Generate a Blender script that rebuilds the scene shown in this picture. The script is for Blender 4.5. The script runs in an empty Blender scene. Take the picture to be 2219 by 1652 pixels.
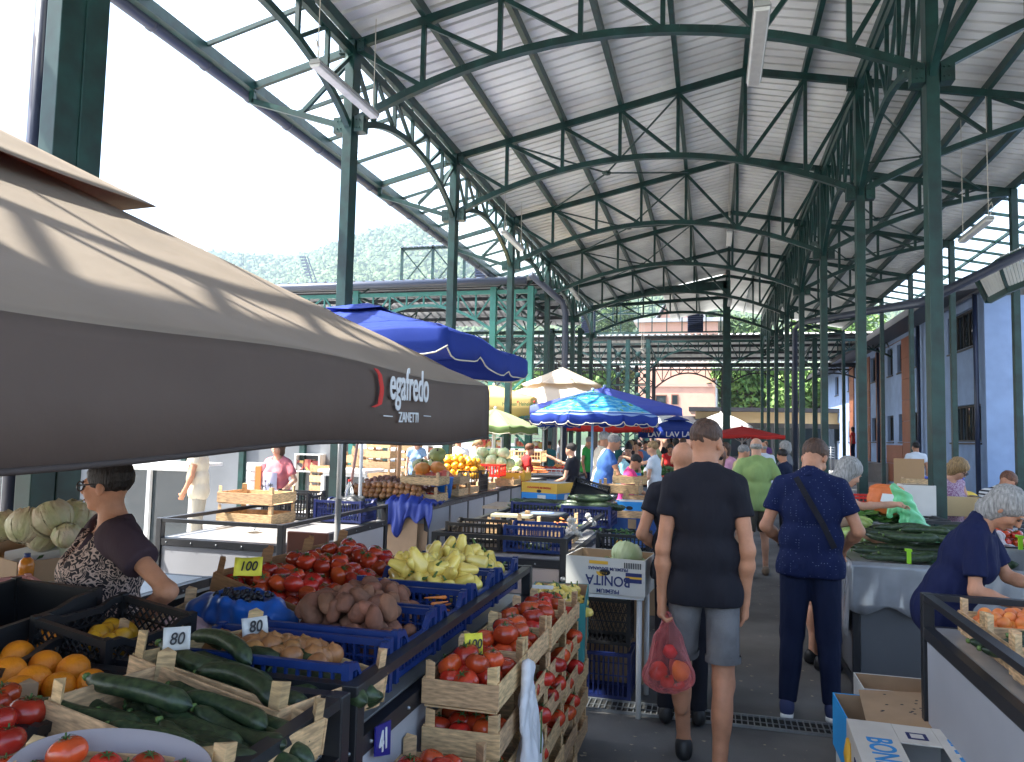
import bpy, math, random
import numpy as np
from mathutils import Vector, Matrix
random.seed(7); RNG = np.random.default_rng(7)
R = math.radians
S = bpy.context.scene
COL = S.collection

# ---------------------------------------------------------------- camera
FPX = 1662.0
cam_d = bpy.data.cameras.new('camera'); cam = bpy.data.objects.new('camera', cam_d); COL.objects.link(cam)
cam_d.sensor_width = 36; cam_d.lens = 36*FPX/2219.0; cam_d.clip_end = 3000; cam_d.clip_start = 0.05
YAW, PITCH, ROLL = R(14.67), R(4.1), R(1.27)
_f0 = Vector((-math.sin(YAW), math.cos(YAW), 0)); _r0 = Vector((math.cos(YAW), math.sin(YAW), 0)); _z = Vector((0, 0, 1))
CF = _f0*math.cos(PITCH)+_z*math.sin(PITCH); _u0 = _z*math.cos(PITCH)-_f0*math.sin(PITCH)
CXA = _r0*math.cos(ROLL)+_u0*math.sin(ROLL); CYA = _u0*math.cos(ROLL)-_r0*math.sin(ROLL)
M = Matrix((CXA, CYA, -CF)).transposed().to_4x4(); M.translation = Vector((0, 0, 1.7)); cam.matrix_world = M
S.camera = cam

# ---------------------------------------------------------------- world, sun, exposure
SUN_EL, SUN_AZ = R(55.5), R(-107)          # azimuth measured from +Y towards +X
w = bpy.data.worlds.new('World'); S.world = w; w.use_nodes = True
nt = w.node_tree; nt.nodes.clear()
sky = nt.nodes.new('ShaderNodeTexSky'); sky.sky_type = 'NISHITA'; sky.sun_disc = False
sky.sun_elevation = SUN_EL; sky.sun_rotation = SUN_AZ; sky.air_density = 1.0; sky.dust_density = 2.2; sky.ozone_density = 1.2
bg = nt.nodes.new('ShaderNodeBackground'); bg.inputs[1].default_value = 0.115
out = nt.nodes.new('ShaderNodeOutputWorld'); nt.links.new(sky.outputs[0], bg.inputs[0]); nt.links.new(bg.outputs[0], out.inputs[0])
sun_d = bpy.data.lights.new('sun', 'SUN'); sun_d.energy = 4.5; sun_d.angle = R(0.6); sun_d.color = (1, .95, .87)
sun = bpy.data.objects.new('sun', sun_d); COL.objects.link(sun)
SD = Vector((math.sin(SUN_AZ)*math.cos(SUN_EL), math.cos(SUN_AZ)*math.cos(SUN_EL), math.sin(SUN_EL)))
sun.rotation_euler = SD.to_track_quat('Z', 'Y').to_euler()
S.view_settings.view_transform = 'Standard'; S.view_settings.look = 'None'; S.view_settings.gamma = 1
S.view_settings.exposure = 2.45
HAZE = .00045
S.render.engine = 'CYCLES'
S.cycles.max_bounces = 8; S.cycles.diffuse_bounces = 4; S.cycles.transparent_max_bounces = 16
S.cycles.sample_clamp_indirect = 6

# ---------------------------------------------------------------- helpers
def at(u, v, X=None, Y=None, Z=None):
    d = CF + CXA*((u-1109.5)/FPX) - CYA*((v-826.0)/FPX)
    c = Vector((0, 0, 1.7))
    t = X/d.x if X is not None else (Y/d.y if Y is not None else (Z-1.7)/d.z)
    return c + d*t
def mat(name, col, rough=.6, metal=0, noise=0, nscale=8, bump=0, bscale=40, col2=None, stretch=None, spec=.5, coat=0, obj_var=0, detail=5, sss=0, trans=0, alpha=1):
    m = bpy.data.materials.new(name); m.use_nodes = True; nt = m.node_tree; b = nt.nodes['Principled BSDF']; L = nt.links
    b.inputs['Roughness'].default_value = rough; b.inputs['Metallic'].default_value = metal
    b.inputs['Specular IOR Level'].default_value = spec; b.inputs['Coat Weight'].default_value = coat
    if coat: b.inputs['Coat Roughness'].default_value = .12
    if trans: b.inputs['Transmission Weight'].default_value = trans
    if alpha < 1: b.inputs['Alpha'].default_value = alpha
    if sss: b.inputs['Subsurface Weight'].default_value = sss; b.inputs['Subsurface Radius'].default_value = (.02, .008, .004); b.inputs['Subsurface Scale'].default_value = 1
    col = (*col, 1)
    tc = nt.nodes.new('ShaderNodeTexCoord'); co = tc.outputs['Object']
    if stretch:
        mp = nt.nodes.new('ShaderNodeMapping'); mp.inputs['Scale'].default_value = stretch; L.new(co, mp.inputs[0]); co = mp.outputs[0]
    src = None
    if noise or col2:
        n = nt.nodes.new('ShaderNodeTexNoise'); n.inputs['Scale'].default_value = nscale; n.inputs['Detail'].default_value = detail; L.new(co, n.inputs['Vector'])
        rp = nt.nodes.new('ShaderNodeValToRGB'); L.new(n.outputs[0], rp.inputs[0])
        c2 = (*col2, 1) if col2 else tuple(max(0, c*(1-noise)) for c in col[:3])+(1,)
        c1 = col if col2 else tuple(min(1, c*(1+noise*.5)) for c in col[:3])+(1,)
        rp.color_ramp.elements[0].position = .32; rp.color_ramp.elements[1].position = .68
        rp.color_ramp.elements[0].color = c2; rp.color_ramp.elements[1].color = c1; src = rp.outputs[0]
    if obj_var:
        oi = nt.nodes.new('ShaderNodeObjectInfo'); hs = nt.nodes.new('ShaderNodeHueSaturation')
        mr = nt.nodes.new('ShaderNodeMapRange'); mr.inputs[3].default_value = 1-obj_var; mr.inputs[4].default_value = 1+obj_var*.7
        L.new(oi.outputs['Random'], mr.inputs[0]); L.new(mr.outputs[0], hs.inputs['Value'])
        mr2 = nt.nodes.new('ShaderNodeMapRange'); mr2.inputs[3].default_value = .5-obj_var*.01; mr2.inputs[4].default_value = .5+obj_var*.05
        wn = nt.nodes.new('ShaderNodeMath'); wn.operation = 'FRACT'; ml = nt.nodes.new('ShaderNodeMath'); ml.operation = 'MULTIPLY'; ml.inputs[1].default_value = 7.3
        L.new(oi.outputs['Random'], ml.inputs[0]); L.new(ml.outputs[0], wn.inputs[0]); L.new(wn.outputs[0], mr2.inputs[0]); L.new(mr2.outputs[0], hs.inputs['Hue'])
        if src: L.new(src, hs.inputs['Color'])
        else: hs.inputs['Color'].default_value = col
        src = hs.outputs[0]
    if src: L.new(src, b.inputs['Base Color'])
    else: b.inputs['Base Color'].default_value = col
    if bump:
        n2 = nt.nodes.new('ShaderNodeTexNoise'); n2.inputs['Scale'].default_value = bscale; n2.inputs['Detail'].default_value = 4; L.new(co, n2.inputs['Vector'])
        bp = nt.nodes.new('ShaderNodeBump'); bp.inputs['Strength'].default_value = bump; bp.inputs['Distance'].default_value = .02
        L.new(n2.outputs[0], bp.inputs['Height']); L.new(bp.outputs[0], b.inputs['Normal'])
    return m
def setp(o, label=None, cat=None, group=None, kind=None):
    if label: o['label'] = label
    if cat: o['category'] = cat
    if group: o['group'] = group
    if kind: o['kind'] = kind
    return o
def thing(name, label, cat, loc=(0, 0, 0), rot=(0, 0, 0), group=None):
    o = bpy.data.objects.new(name, None); COL.objects.link(o); o.location = loc; o.rotation_euler = rot if not isinstance(rot, (int, float)) else (0, 0, rot)
    o.empty_display_size = .1
    return setp(o, label, cat, group)
class MB:
    def __init__(s): s.v = []; s.f = []; s.m = []; s.cm = 0
    def add(s, vs, fs, mi=None):
        n = len(s.v); s.v.extend([tuple(p) for p in vs]); s.f.extend([tuple(i+n for i in f) for f in fs]); s.m.extend([s.cm if mi is None else mi]*len(fs)); return s
    def box(s, a, b, mi=None):
        x0, y0, z0 = a; x1, y1, z1 = b
        return s.add([(x0, y0, z0), (x1, y0, z0), (x1, y1, z0), (x0, y1, z0), (x0, y0, z1), (x1, y0, z1), (x1, y1, z1), (x0, y1, z1)],
              [(3, 2, 1, 0), (4, 5, 6, 7), (0, 1, 5, 4), (1, 2, 6, 5), (2, 3, 7, 6), (3, 0, 4, 7)], mi)
    def hexa(s, p, mi=None):   # 4 bottom, 4 top
        return s.add(p, [(3, 2, 1, 0), (4, 5, 6, 7), (0, 1, 5, 4), (1, 2, 6, 5), (2, 3, 7, 6), (3, 0, 4, 7)], mi)
    def bar(s, p, q, w=.08, h=.08, up=(0, 0, 1), mi=None):
        p = Vector(p); q = Vector(q); d = (q-p)
        if d.length < 1e-6: return s
        d.normalize(); up = Vector(up)
        if abs(d.dot(up)) > .98: up = Vector((0, 1, 0)) if abs(d.y) < .9 else Vector((1, 0, 0))
        sx = d.cross(up).normalized()*(w/2); sz = sx.cross(d).normalized()*(h/2)
        return s.hexa([p-sx-sz, p+sx-sz, q+sx-sz, q-sx-sz, p-sx+sz, p+sx+sz, q+sx+sz, q-sx+sz], mi)
    def tube(s, pts, r, n=8, mi=None, cap=True):
        pts = [Vector(p) for p in pts]; k = len(pts); rs = r if isinstance(r, (list, tuple)) else [r]*k; vs = []; fs = []
        ref = Vector((0, 0, 1))
        for i, p in enumerate(pts):
            d = (pts[min(i+1, k-1)]-pts[max(i-1, 0)]).normalized()
            if abs(d.dot(ref)) > .95: ref = Vector((1, .2, 0)).normalized()
            a = d.cross(ref).normalized(); b = a.cross(d)
            for j in range(n):
                t = 2*math.pi*j/n; vs.append(p+a*(math.cos(t)*rs[i])+b*(math.sin(t)*rs[i]))
        for i in range(k-1):
            for j in range(n): fs.append((i*n+j, i*n+(j+1) % n, (i+1)*n+(j+1) % n, (i+1)*n+j))
        if cap: fs.append(tuple(range(n))[::-1]); fs.append(tuple((k-1)*n+j for j in range(n)))
        return s.add(vs, fs, mi)
    def lathe(s, prof, c=(0, 0, 0), n=16, mi=None):
        vs = []; fs = []
        for r, z in prof:
            for j in range(n): t = 2*math.pi*j/n; vs.append((c[0]+r*math.cos(t), c[1]+r*math.sin(t), c[2]+z))
        for i in range(len(prof)-1):
            for j in range(n): fs.append((i*n+j, i*n+(j+1) % n, (i+1)*n+(j+1) % n, (i+1)*n+j))
        return s.add(vs, fs, mi)
    def ball(s, c, r, n=10, sc=(1, 1, 1), mi=None):
        k = n//2; prof = [(math.sin(math.pi*i/k), -math.cos(math.pi*i/k)) for i in range(k+1)]
        vs = []; fs = []
        for a, z in prof:
            for j in range(n): t = 2*math.pi*j/n; vs.append((c[0]+a*math.cos(t)*r*sc[0], c[1]+a*math.sin(t)*r*sc[1], c[2]+z*r*sc[2]))
        for i in range(k):
            for j in range(n): fs.append((i*n+j, i*n+(j+1) % n, (i+1)*n+(j+1) % n, (i+1)*n+j))
        return s.add(vs, fs, mi)
    def mesh(s, name, mats, off=(0, 0, 0), smooth=False):
        me = bpy.data.meshes.new(name); v = np.array(s.v, float)-np.array(off)
        me.from_pydata(v.tolist(), [], s.f)
        for m in (mats if isinstance(mats, (list, tuple)) else [mats]): me.materials.append(m)
        if len(me.materials) > 1: me.polygons.foreach_set('material_index', s.m)
        if smooth: me.polygons.foreach_set('use_smooth', [True]*len(me.polygons))
        me.update(); return me
    def build(s, name, mats, parent=None, smooth=False, local=False, bevel=0):
        off = (0, 0, 0) if (parent is None or local) else tuple(_wloc(parent))
        o = bpy.data.objects.new(name, s.mesh(name, mats, off, smooth)); COL.objects.link(o)
        if parent: o.parent = parent
        if bevel:
            bm = o.modifiers.new('bevel', 'BEVEL'); bm.width = bevel; bm.segments = 2; bm.limit_method = 'ANGLE'
        return o
def _wloc(o):
    l = Vector(o.location)
    while o.parent: o = o.parent; l += Vector(o.location)
    return l
def kids(o): return [c for c in _ch.get(o.name, [])] if False else list(o.children)
def dup(o, loc=None, rot=None, parent=None, label=None, group=None, scale=None):
    c = o.copy(); COL.objects.link(c)
    if parent: c.parent = parent
    if loc is not None: c.location = loc
    if rot is not None: c.rotation_euler = rot if not isinstance(rot, (int, float)) else (0, 0, rot)
    if scale is not None: c.scale = scale if not isinstance(scale, (int, float)) else (scale,)*3
    if label: c['label'] = label
    if group: c['group'] = group
    for ch in list(o.children): dup(ch, parent=c)
    return c
def text(body, size, mt, loc, rot=None, parent=None, name='lettering', mtx=None, ext=.0015, xs=1, align='CENTER', shear=0):
    cu = bpy.data.curves.new('txt', 'FONT'); cu.body = body; cu.size = size; cu.extrude = ext; cu.align_x = align; cu.align_y = 'CENTER'; cu.shear = shear; cu.offset = size*.012
    to = bpy.data.objects.new('txt', cu); COL.objects.link(to); bpy.context.view_layer.update()
    me = bpy.data.meshes.new_from_object(to); bpy.data.objects.remove(to); me.materials.clear(); me.materials.append(mt)
    o = bpy.data.objects.new(name, me); COL.objects.link(o)
    if xs != 1:
        for v in me.vertices: v.co.x *= xs
    if parent: o.parent = parent
    if mtx is not None: o.matrix_local = mtx
    else:
        o.location = loc
        if rot: o.rotation_euler = rot
    return o
def frame_mtx(p, x, y):   # local matrix with origin p, axes x (text direction) and y (text up)
    x = Vector(x).normalized(); y = Vector(y); y = (y-x*y.dot(x)).normalized(); z = x.cross(y)
    m = Matrix((x, y, z)).transposed().to_4x4(); m.translation = Vector(p); return m

# ---------------------------------------------------------------- materials
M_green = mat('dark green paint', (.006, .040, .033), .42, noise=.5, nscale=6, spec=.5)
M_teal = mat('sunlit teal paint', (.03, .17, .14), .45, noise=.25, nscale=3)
M_navy = mat('navy paint', (.018, .025, .055), .35)
M_pipe = mat('grey blue pipe', (.05, .06, .09), .4)
M_sheet = mat('galvanised roof sheet', (.78, .785, .75), .55, metal=0, noise=.26, nscale=.7, bump=.05, bscale=3)
M_sheetd = mat('weathered roof sheet', (.42, .43, .45), .45, metal=.3, noise=.2, nscale=2)
M_asph = mat('asphalt', (.16, .155, .15), .88, noise=.55, nscale=1.1, bump=.6, bscale=220, detail=9)
M_steelg = mat('galvanised steel', (.32, .34, .36), .4, metal=.8, noise=.2, nscale=20)
M_black = mat('black steel frame', (.018, .019, .023), .38)
M_panel = mat('light grey panel', (.36, .37, .40), .55, noise=.06, nscale=3)
M_paneld = mat('dark grey panel', (.10, .105, .115), .5, noise=.06, nscale=3)
M_top = mat('worn stainless table top', (.42, .41, .40), .32, metal=.35, noise=.25, nscale=5)
M_wood = mat('pale poplar wood', (.60, .38, .20), .75, noise=.45, nscale=7, stretch=(3, 3, 16), obj_var=.24, bump=.12, bscale=60)
M_wooddk = mat('orange brown wood', (.36, .17, .07), .7, noise=.3, nscale=7, stretch=(3, 3, 16), obj_var=.1)
M_card = mat('brown cardboard', (.40, .26, .15), .85, noise=.12, nscale=6)
M_cardw = mat('white printed cardboard', (.62, .60, .56), .7, noise=.07, nscale=6)
M_white = mat('white enamel', (.75, .75, .73), .4)
M_blk = mat('black plastic', (.012, .012, .014), .4)
M_blue = mat('blue plastic', (.008, .03, .15), .38, noise=.15, nscale=10)
M_bluedk = mat('dark blue plastic', (.006, .014, .09), .4)
M_redpl = mat('red plastic', (.55, .02, .012), .35)
M_ink = mat('black marker ink', (.01, .01, .012), .6)
M_bluewall = mat('pale blue render', (.25, .345, .53), .85, noise=.12, nscale=2, bump=.05, bscale=60)
M_brown = mat('brown cladding panel', (.24, .085, .045), .5, noise=.15, nscale=2)
M_pink = mat('pink render', (.62, .36, .27), .9, noise=.1, nscale=1.2)
M_glassd = mat('dark window glass', (.02, .03, .035), .06, spec=.8)
M_dkroof = mat('dark fascia', (.03, .03, .035), .5)
M_cream = mat('cream fascia', (.72, .52, .27), .7)
M_lamp = mat('frosted lamp cover', (.62, .62, .58), .3, noise=.1, nscale=12)
M_rope = mat('pale rope', (.5, .47, .4), .9)
def glass_sheet():
    m = bpy.data.materials.new('clear corrugated canopy'); m.use_nodes = True; nt = m.node_tree; nt.nodes.clear(); L = nt.links
    o = nt.nodes.new('ShaderNodeOutputMaterial'); t = nt.nodes.new('ShaderNodeBsdfTransparent'); t.inputs[0].default_value = (.93, .97, .97, 1)
    d = nt.nodes.new('ShaderNodeBsdfTranslucent'); d.inputs[0].default_value = (.8, .85, .88, 1)
    g = nt.nodes.new('ShaderNodeBsdfDiffuse'); g.inputs[0].default_value = (.6, .65, .68, 1)
    a = nt.nodes.new('ShaderNodeMixShader'); a.inputs[0].default_value = .35; L.new(d.outputs[0], a.inputs[1]); L.new(g.outputs[0], a.inputs[2])
    n = nt.nodes.new('ShaderNodeTexNoise'); n.inputs['Scale'].default_value = 1.5; r = nt.nodes.new('ShaderNodeMapRange'); r.inputs[3].default_value = .12; r.inputs[4].default_value = .45
    L.new(n.outputs[0], r.inputs[0])
    b = nt.nodes.new('ShaderNodeMixShader'); L.new(r.outputs[0], b.inputs[0]); L.new(t.outputs[0], b.inputs[1]); L.new(a.outputs[0], b.inputs[2]); L.new(b.outputs[0], o.inputs[0]); return m
M_clear = glass_sheet()
# ================================================================ ground
g = MB(); g.add([(-900, -60, 0), (900, -60, 0), (900, 1200, 0), (-900, 1200, 0)], [(0, 1, 2, 3)])
go = g.build('ground', M_asph); go['kind'] = 'structure'
for nm_, bx_, cl_ in (('plaza_bounce_paving', ((-60, -50, .002), (-5.2, 120, .003)), (.36, .35, .33)), ('yard_bounce_paving', ((2.9, -50, .002), (40, 60, .003)), (.27, .265, .26)), ('far_paving', ((-5.2, 40, .002), (2.9, 120, .003)), (.32, .31, .29))):  # pale plaza and yard ground, unseen, added to bounce light onto the roof
    m = MB(); m.box(*bx_); o = m.build(nm_, mat(nm_.replace('_', ' '), cl_, .9, noise=.25, nscale=.8, bump=.3, bscale=30)); o['kind'] = 'structure'
# drain channel across the aisle
dr = thing('drain_grate', 'long galvanised bar grate set across the grey asphalt aisle', 'drain grate', (0, 5.0, 0))
m = MB(); m.box((-.95, 4.91, .004), (.95, 5.09, .007)); m.build('drain_slot', mat('drain dark', (.008, .008, .008), .9), dr)
m = MB()
for y in (4.905, 5.095): m.box((-.96, y-.008, .002), (.96, y+.008, .018))
x = -.94
while x < .95: m.box((x, 4.913, .008), (x+.007, 5.087, .016)); x += .036
m.box((-.96, 4.995, .008), (.96, 5.002, .012))
m.build('grate_bars', M_steelg, dr)
# small litter on the asphalt
lit = MB()
for i in range(300):
    x = random.uniform(-.9, 1.0); y = random.uniform(2.3, 10); a = random.uniform(0, 6.3); s_ = random.uniform(.004, .013)
    lit.add([(x+s_*math.cos(a+k*1.6)*(1+.5*(k % 2)), y+s_*math.sin(a+k*1.6), .004+.002*(k % 2)) for k in range(4)], [(0, 1, 2, 3)])
lo = lit.build('litter', mat('litter', (.42, .36, .26), .9, noise=.5, nscale=9)); setp(lo, 'small pale crumbs and scraps littering the asphalt of the aisle', 'litter', kind='stuff')

# ================================================================ market hall
XL, XR, XG, XE = -4.42, 2.2, .5, 5.65
def rz(x): return 7.75-.22*(XG-x) if x < XG else 7.75-.2*(x-XG)
YS = [4.58+4*k for k in range(-2, 7)]
hall = thing('market_hall', 'open steel market hall with dark green trusses, arches and a pale corrugated roof', 'market hall', (0, 4.58, 0))
def corr(mb, x0, x1, z0, z1, ya, yb, per=.235, rib=.10, seg=1):
    ys = []; y = ya
    while y < yb: ys += [(y, 0), (y+per*.74, 0), (y+per*.78, rib), (y+per*.96, rib)]; y += per
    ys.append((min(y, yb+per), 0)); vs = []; fs = []
    for yy, dz in ys: vs += [(x0, yy, z0+dz), (x1, yy, z1+dz)]
    for i in range(len(ys)-1): fs.append((2*i, 2*i+1, 2*i+3, 2*i+2))
    mb.add(vs, fs)
for nm, x0, x1, ya, yb in (('roof_sheet', -4.62, XG, -4, 29.0), ('roof_sheet', XG, XE+.1, -4, 36.8), ('roof_sheet', -1.9, XG, 29.3, 36.8)):
    m = MB(); corr(m, x0, x1, rz(x0)+.14 if x0 != XG else 7.89, rz(x1)+.14, ya, yb); m.build(nm, M_sheet, hall)
m = MB(); m.box((XG-.16, -4, 7.93), (XG+.16, 36.8, 7.97)); m.build('ridge_cap', mat('rusty ridge strip', (.3, .13, .09), .7, noise=.4, nscale=3), hall)
NX = [XL, -3.47, -2.49, -1.51, -.56, XG, 1.41, XR]
NR = [XR, 3.1, 4.0, 4.85, XE]
for x in NX+NR[1:]:
    m = MB(); y1 = 28.7 if x < -.6 else 36.7
    if x < XG and x > -2: y1 = 36.7
    m.bar((x, -3.9, rz(x)+.05), (x, y1, rz(x)+.05), .07, .14); m.build('purlin', M_green, hall)
def arc_l(x): return 6.38-.8*((x+1.11)/3.31)**2
def arc_r(x): return 6.62-1.04*((XE-x)/3.45)**1.8
def curve_bar(mb, pts, w, h):
    for a, b in zip(pts[:-1], pts[1:]): mb.bar(a, b, w, h)
def plate(mb, x, y, z, sx=.1, sz=.16, t=.012):
    for s in (-1, 1):
        mb.box((x+s*.075-(.0 if s > 0 else sx), y-.07, z-sz/2), (x+s*.075+(sx if s > 0 else 0), y+.07, z+sz/2))
        for dz in (-.05, .05):
            for dx in (.03, .075): mb.ball((x+s*(.075+dx), y-.072, z+dz), .012, 6)
def xtruss(mb, y, nodes, topf, botf, lower=True, cw=.07):
    n = len(nodes)
    for a, b in zip(nodes[:-1], nodes[1:]): mb.bar((a, y, topf(a)-.07), (b, y, topf(b)-.07), cw, .11)
    xs = np.linspace(nodes[0], nodes[-1], 19)
    curve_bar(mb, [(x, y, botf(x)) for x in xs], cw+.012, .09)
    for i, x in enumerate(nodes[1:-1], 1): mb.bar((x, y, botf(x)), (x, y, topf(x)-.09), .055, .06, up=(0, 1, 0))
for y in YS+[32.58, 36.58]:
    full = y < 29
    if full:
        m = MB(); xtruss(m, y, NX, rz, arc_l)
        for i in range(0, 5): m.bar((NX[i], y+.001, rz(NX[i])-.1), (NX[i+1], y+.001, arc_l(NX[i+1])), .05, .055)
        for i in (6, 7): m.bar((NX[i], y+.001, rz(NX[i])-.1), (NX[i-1], y+.001, arc_l(NX[i-1])), .05, .055)
        plate(m, XL, y, rz(XL)-.1); plate(m, XL, y, 5.55, .13, .2); plate(m, XR, y, rz(XR)-.1); plate(m, XR, y, 5.55, .13, .2)
        m.build('roof_truss', M_green, hall)
    m = MB(); xtruss(m, y, NR, rz, arc_r)
    for i in range(0, 3): m.bar((NR[i+1], y+.001, rz(NR[i+1])-.1), (NR[i], y+.001, max(arc_r(NR[i]), 5.6)), .05, .055) if i == 0 else m.bar((NR[i], y+.001, rz(NR[i])-.1), (NR[i+1], y+.001, arc_r(NR[i+1])), .05, .055)
    m.build('side_truss', M_green, hall)
# columns
def column(x, y, top, mt, w=.125, d=.2):
    m = MB(); m.box((x-w/2, y-d/2, 0), (x+w/2, y+d/2, top)); m.box((x-w/2-.06, y-d/2-.06, 0), (x+w/2+.06, y+d/2+.06, .02))
    o = m.build('column', mt, hall, bevel=.006); return o
for i, y in enumerate(YS):
    if y < 0: continue
    if abs(y-4.58) < .1:
        m = MB(); m.box((XL-.065, 4.14, 0), (XL+.065, 4.34, 6.6)); m.box((XL-.055, 4.342, 0), (XL+.075, 4.55, 6.6)); m.build('column', M_green, hall, bevel=.006)
    else: column(XL, y, rz(XL)-.03, M_green)
    column(XR, y+.04, rz(XR)-.03, M_green)
column(.5, 28.62, 7.5, M_green, .26, .2)
for y in (32.6, 36.6): column(XR, y, 7.4, M_green); column(XE, y, 6.7, M_green)
for y in YS[5:]: column(XE, y, 6.7, M_green, .12, .14)
# longitudinal arched girders
def ygirder(x, ya, yb, ztop, zfoot, rise, zt2=None):
    m = MB(); m.bar((x, ya, ztop), (x, yb, ztop), .07, .12)
    f = lambda y: zfoot+rise*(1-((2*(y-ya)/(yb-ya)-1)**2))**.8 if abs(2*(y-ya)/(yb-ya)-1) < 1 else zfoot
    ts = [.5-.5*math.cos(math.pi*i/18) for i in range(19)]
    curve_bar(m, [(x, ya+(yb-ya)*t, f(ya+(yb-ya)*t)) for t in ts], .07, .08)
    nn = [ya+(yb-ya)*k/6 for k in range(7)]
    for k in (1, 2, 3, 4, 5): m.bar((x, nn[k], f(nn[k])), (x, nn[k], ztop), .05, .05, up=(1, 0, 0))
    for k in (0, 1, 2): m.bar((x, nn[k], ztop), (x, nn[k+1], f(nn[k+1])), .045, .045)
    for k in (6, 5, 4): m.bar((x, nn[k], ztop), (x, nn[k-1], f(nn[k-1])), .045, .045)
    m.build('arched_girder', M_green, hall)
for a, b in zip(YS[:-1], YS[1:]):
    ygirder(XL, a, b, 6.5, 5.45, .62); ygirder(XR, a+.04, b+.04, 7.25, 5.45, .75)
for a, b in ((28.62, 32.6), (32.6, 36.6)): ygirder(XR, a, b, 7.25, 5.45, .75)
# left glazed canopy
XC = -5.85
for y in YS:
    m = MB(); m.bar((XL, y, 6.55), (XC, y, 6.2), .06, .09); m.bar((XC, y, 6.24), (XC, y, 5.98), .07, .06, up=(0, 1, 0)); m.bar((XC, y, 6.0), (XL, y, 5.52), .06, .07)
    m.bar((XL, y, 6.45), (-5.1, y, 5.8), .045, .05)
    m.build('canopy_bracket', M_green, hall)
for a in YS[:-1]:
    for k in (1, 2, 3):
        m = MB(); m.bar((XL, a+k, 6.6), (XC, a+k, 6.25), .04, .05); m.build('canopy_rafter', M_green, hall)
m = MB(); m.bar((XC, -3.9, 6.2), (XC, 28.7, 6.2), .09, .14); m.build('canopy_beam', M_green, hall)
m = MB(); m.tube([(XC-.13, -3.9, 6.13), (XC-.13, 28.7, 6.13)], .075, 10)
for k in range(36): m.tube([(XC-.13, -3.4+k*.93, 6.13), (XC-.13, -3.36+k*.93, 6.13)], .085, 10)
m.build('gutter', M_pipe, hall, smooth=True)
m = MB(); corr(m, -6.0, -4.4, 6.27, 6.68, -4, 28.8, .2, .02); m.build('glazed_canopy', M_clear, hall)
# downpipes
m = MB(); m.tube([(-4.6, 4.22, 6.2), (-4.6, 4.22, 0)], .055, 12); m.tube([(-4.6, 4.22, 3.55), (-4.6, 4.22, 3.5)], .062, 12); m.build('downpipe', M_navy, hall, smooth=True)
p0 = at(1150, 595, Y=19.6); p1 = at(1218, 655, Y=20.4); p2 = Vector((p1.x+.1, p1.y, p1.z-.3))
m = MB(); m.tube([p0, p1, p2, (p2.x, p2.y, 0)], .09, 10); m.build('downpipe', M_pipe, hall, smooth=True)
# right skylight band
m = MB(); corr(m, XE+.05, 7.35, 6.8, 6.45, 4, 30, .25, .02); m.build('glazed_canopy', M_clear, hall)
m = MB()
y = 4.2
while y < 30: m.bar((XE, y, 6.72), (7.35, y, 6.37), .045, .06); y += 1.0
m.bar((7.35, 4, 6.35), (7.35, 30, 6.35), .08, .12); m.bar((6.5, 4, 6.54), (6.5, 30, 6.54), .05, .07)
m.build('skylight_frame', M_green, hall)
m = MB(); m.tube([(7.45, 4, 6.2), (7.45, 30, 6.2)], .08, 10); m.build('gutter', M_pipe, hall, smooth=True)
q = [at(1660, 715, Y=27.8), at(1725, 690, Y=27)]
m = MB(); a0 = at(1723, 880, Y=27); 
m.tube([(a0.x, 27, 0), (a0.x, 27, at(1723, 715, Y=27).z), at(1735, 700, Y=26.6), at(2000, 655, Y=14.2), (7.4, 14.5, 6.15)], .085, 10); m.build('downpipe', M_pipe, hall, smooth=True)
# crossing beams
m = MB(); m.bar((XL, 28.62, 7.0), (XG, 28.62, 7.35), .2, .3); m.bar((XL, 28.9, 6.7), (XG, 28.9, 6.95), .1, .12); m.build('crossing_beam', M_green, hall)
# diagonal rods with hubs in the far bays
for k in (5, 6, 7):
    y = YS[k] if k < len(YS) else 28.6
    for x in (-2.0, 3.6):
        m = MB(); z = rz(x)-.35; m.ball((x, y-2, z), .1, 8, (1, 1, .4))
        for sx in (-1.5, 1.5):
            for sy in (-2, 2): m.tube([(x, y-2, z), (x+sx, y-2+sy, rz(x+sx)-.08)], .018, 6)
        m.build('tie_rod', M_green, hall)

# ---------------------------------------------------------------- hanging lamps
def lamp(y0, y1, x, z, label, dz=0):
    L_ = y1-y0; t = thing('hanging_lamp', label, 'ceiling light', (x, y0, z), group='fluorescent lamps hung under the roof')
    m = MB(); m.hexa([(-.05, 0, 0), (.05, 0, 0), (.05, L_, dz), (-.05, L_, dz), (-.062, 0, .035), (.062, 0, .035), (.062, L_, .035+dz), (-.062, L_, .035+dz)]); m.build('diffuser', M_lamp, t, local=True, bevel=.008)
    m = MB(); m.hexa([(-.07, -.01, .037), (.07, -.01, .037), (.07, L_+.01, .037+dz), (-.07, L_+.01, .037+dz), (-.05, -.01, .085), (.05, -.01, .085), (.05, L_+.01, .085+dz), (-.05, L_+.01, .085+dz)]); m.build('housing', mat('lamp housing', (.32, .33, .31), .5), t, local=True, bevel=.008)
    m = MB(); top = rz(x)-z
    m.tube([(0, .05, .08), (0, .06, top)], .006, 5); m.tube([(0, L_-.05, .08+dz), (0, L_-.06, top)], .006, 5); m.tube([(0, .05, .08), (.05, .0, .2), (.02, -.02, .28), (0, .05, .22)], .007, 5); m.build('hanging_wire', M_rope, t, local=True)
def lamp_at(u0, v0, u1, v1, X, label):
    a = at(u0, v0, X=X); b = at(u1, v1, X=X); lamp(a.y, b.y, X, a.z, label, b.z-a.z)
lamp_at(682, 145, 812, 258, -4.0, 'white fluorescent lamp hanging beside the first left column against the sky')
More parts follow.
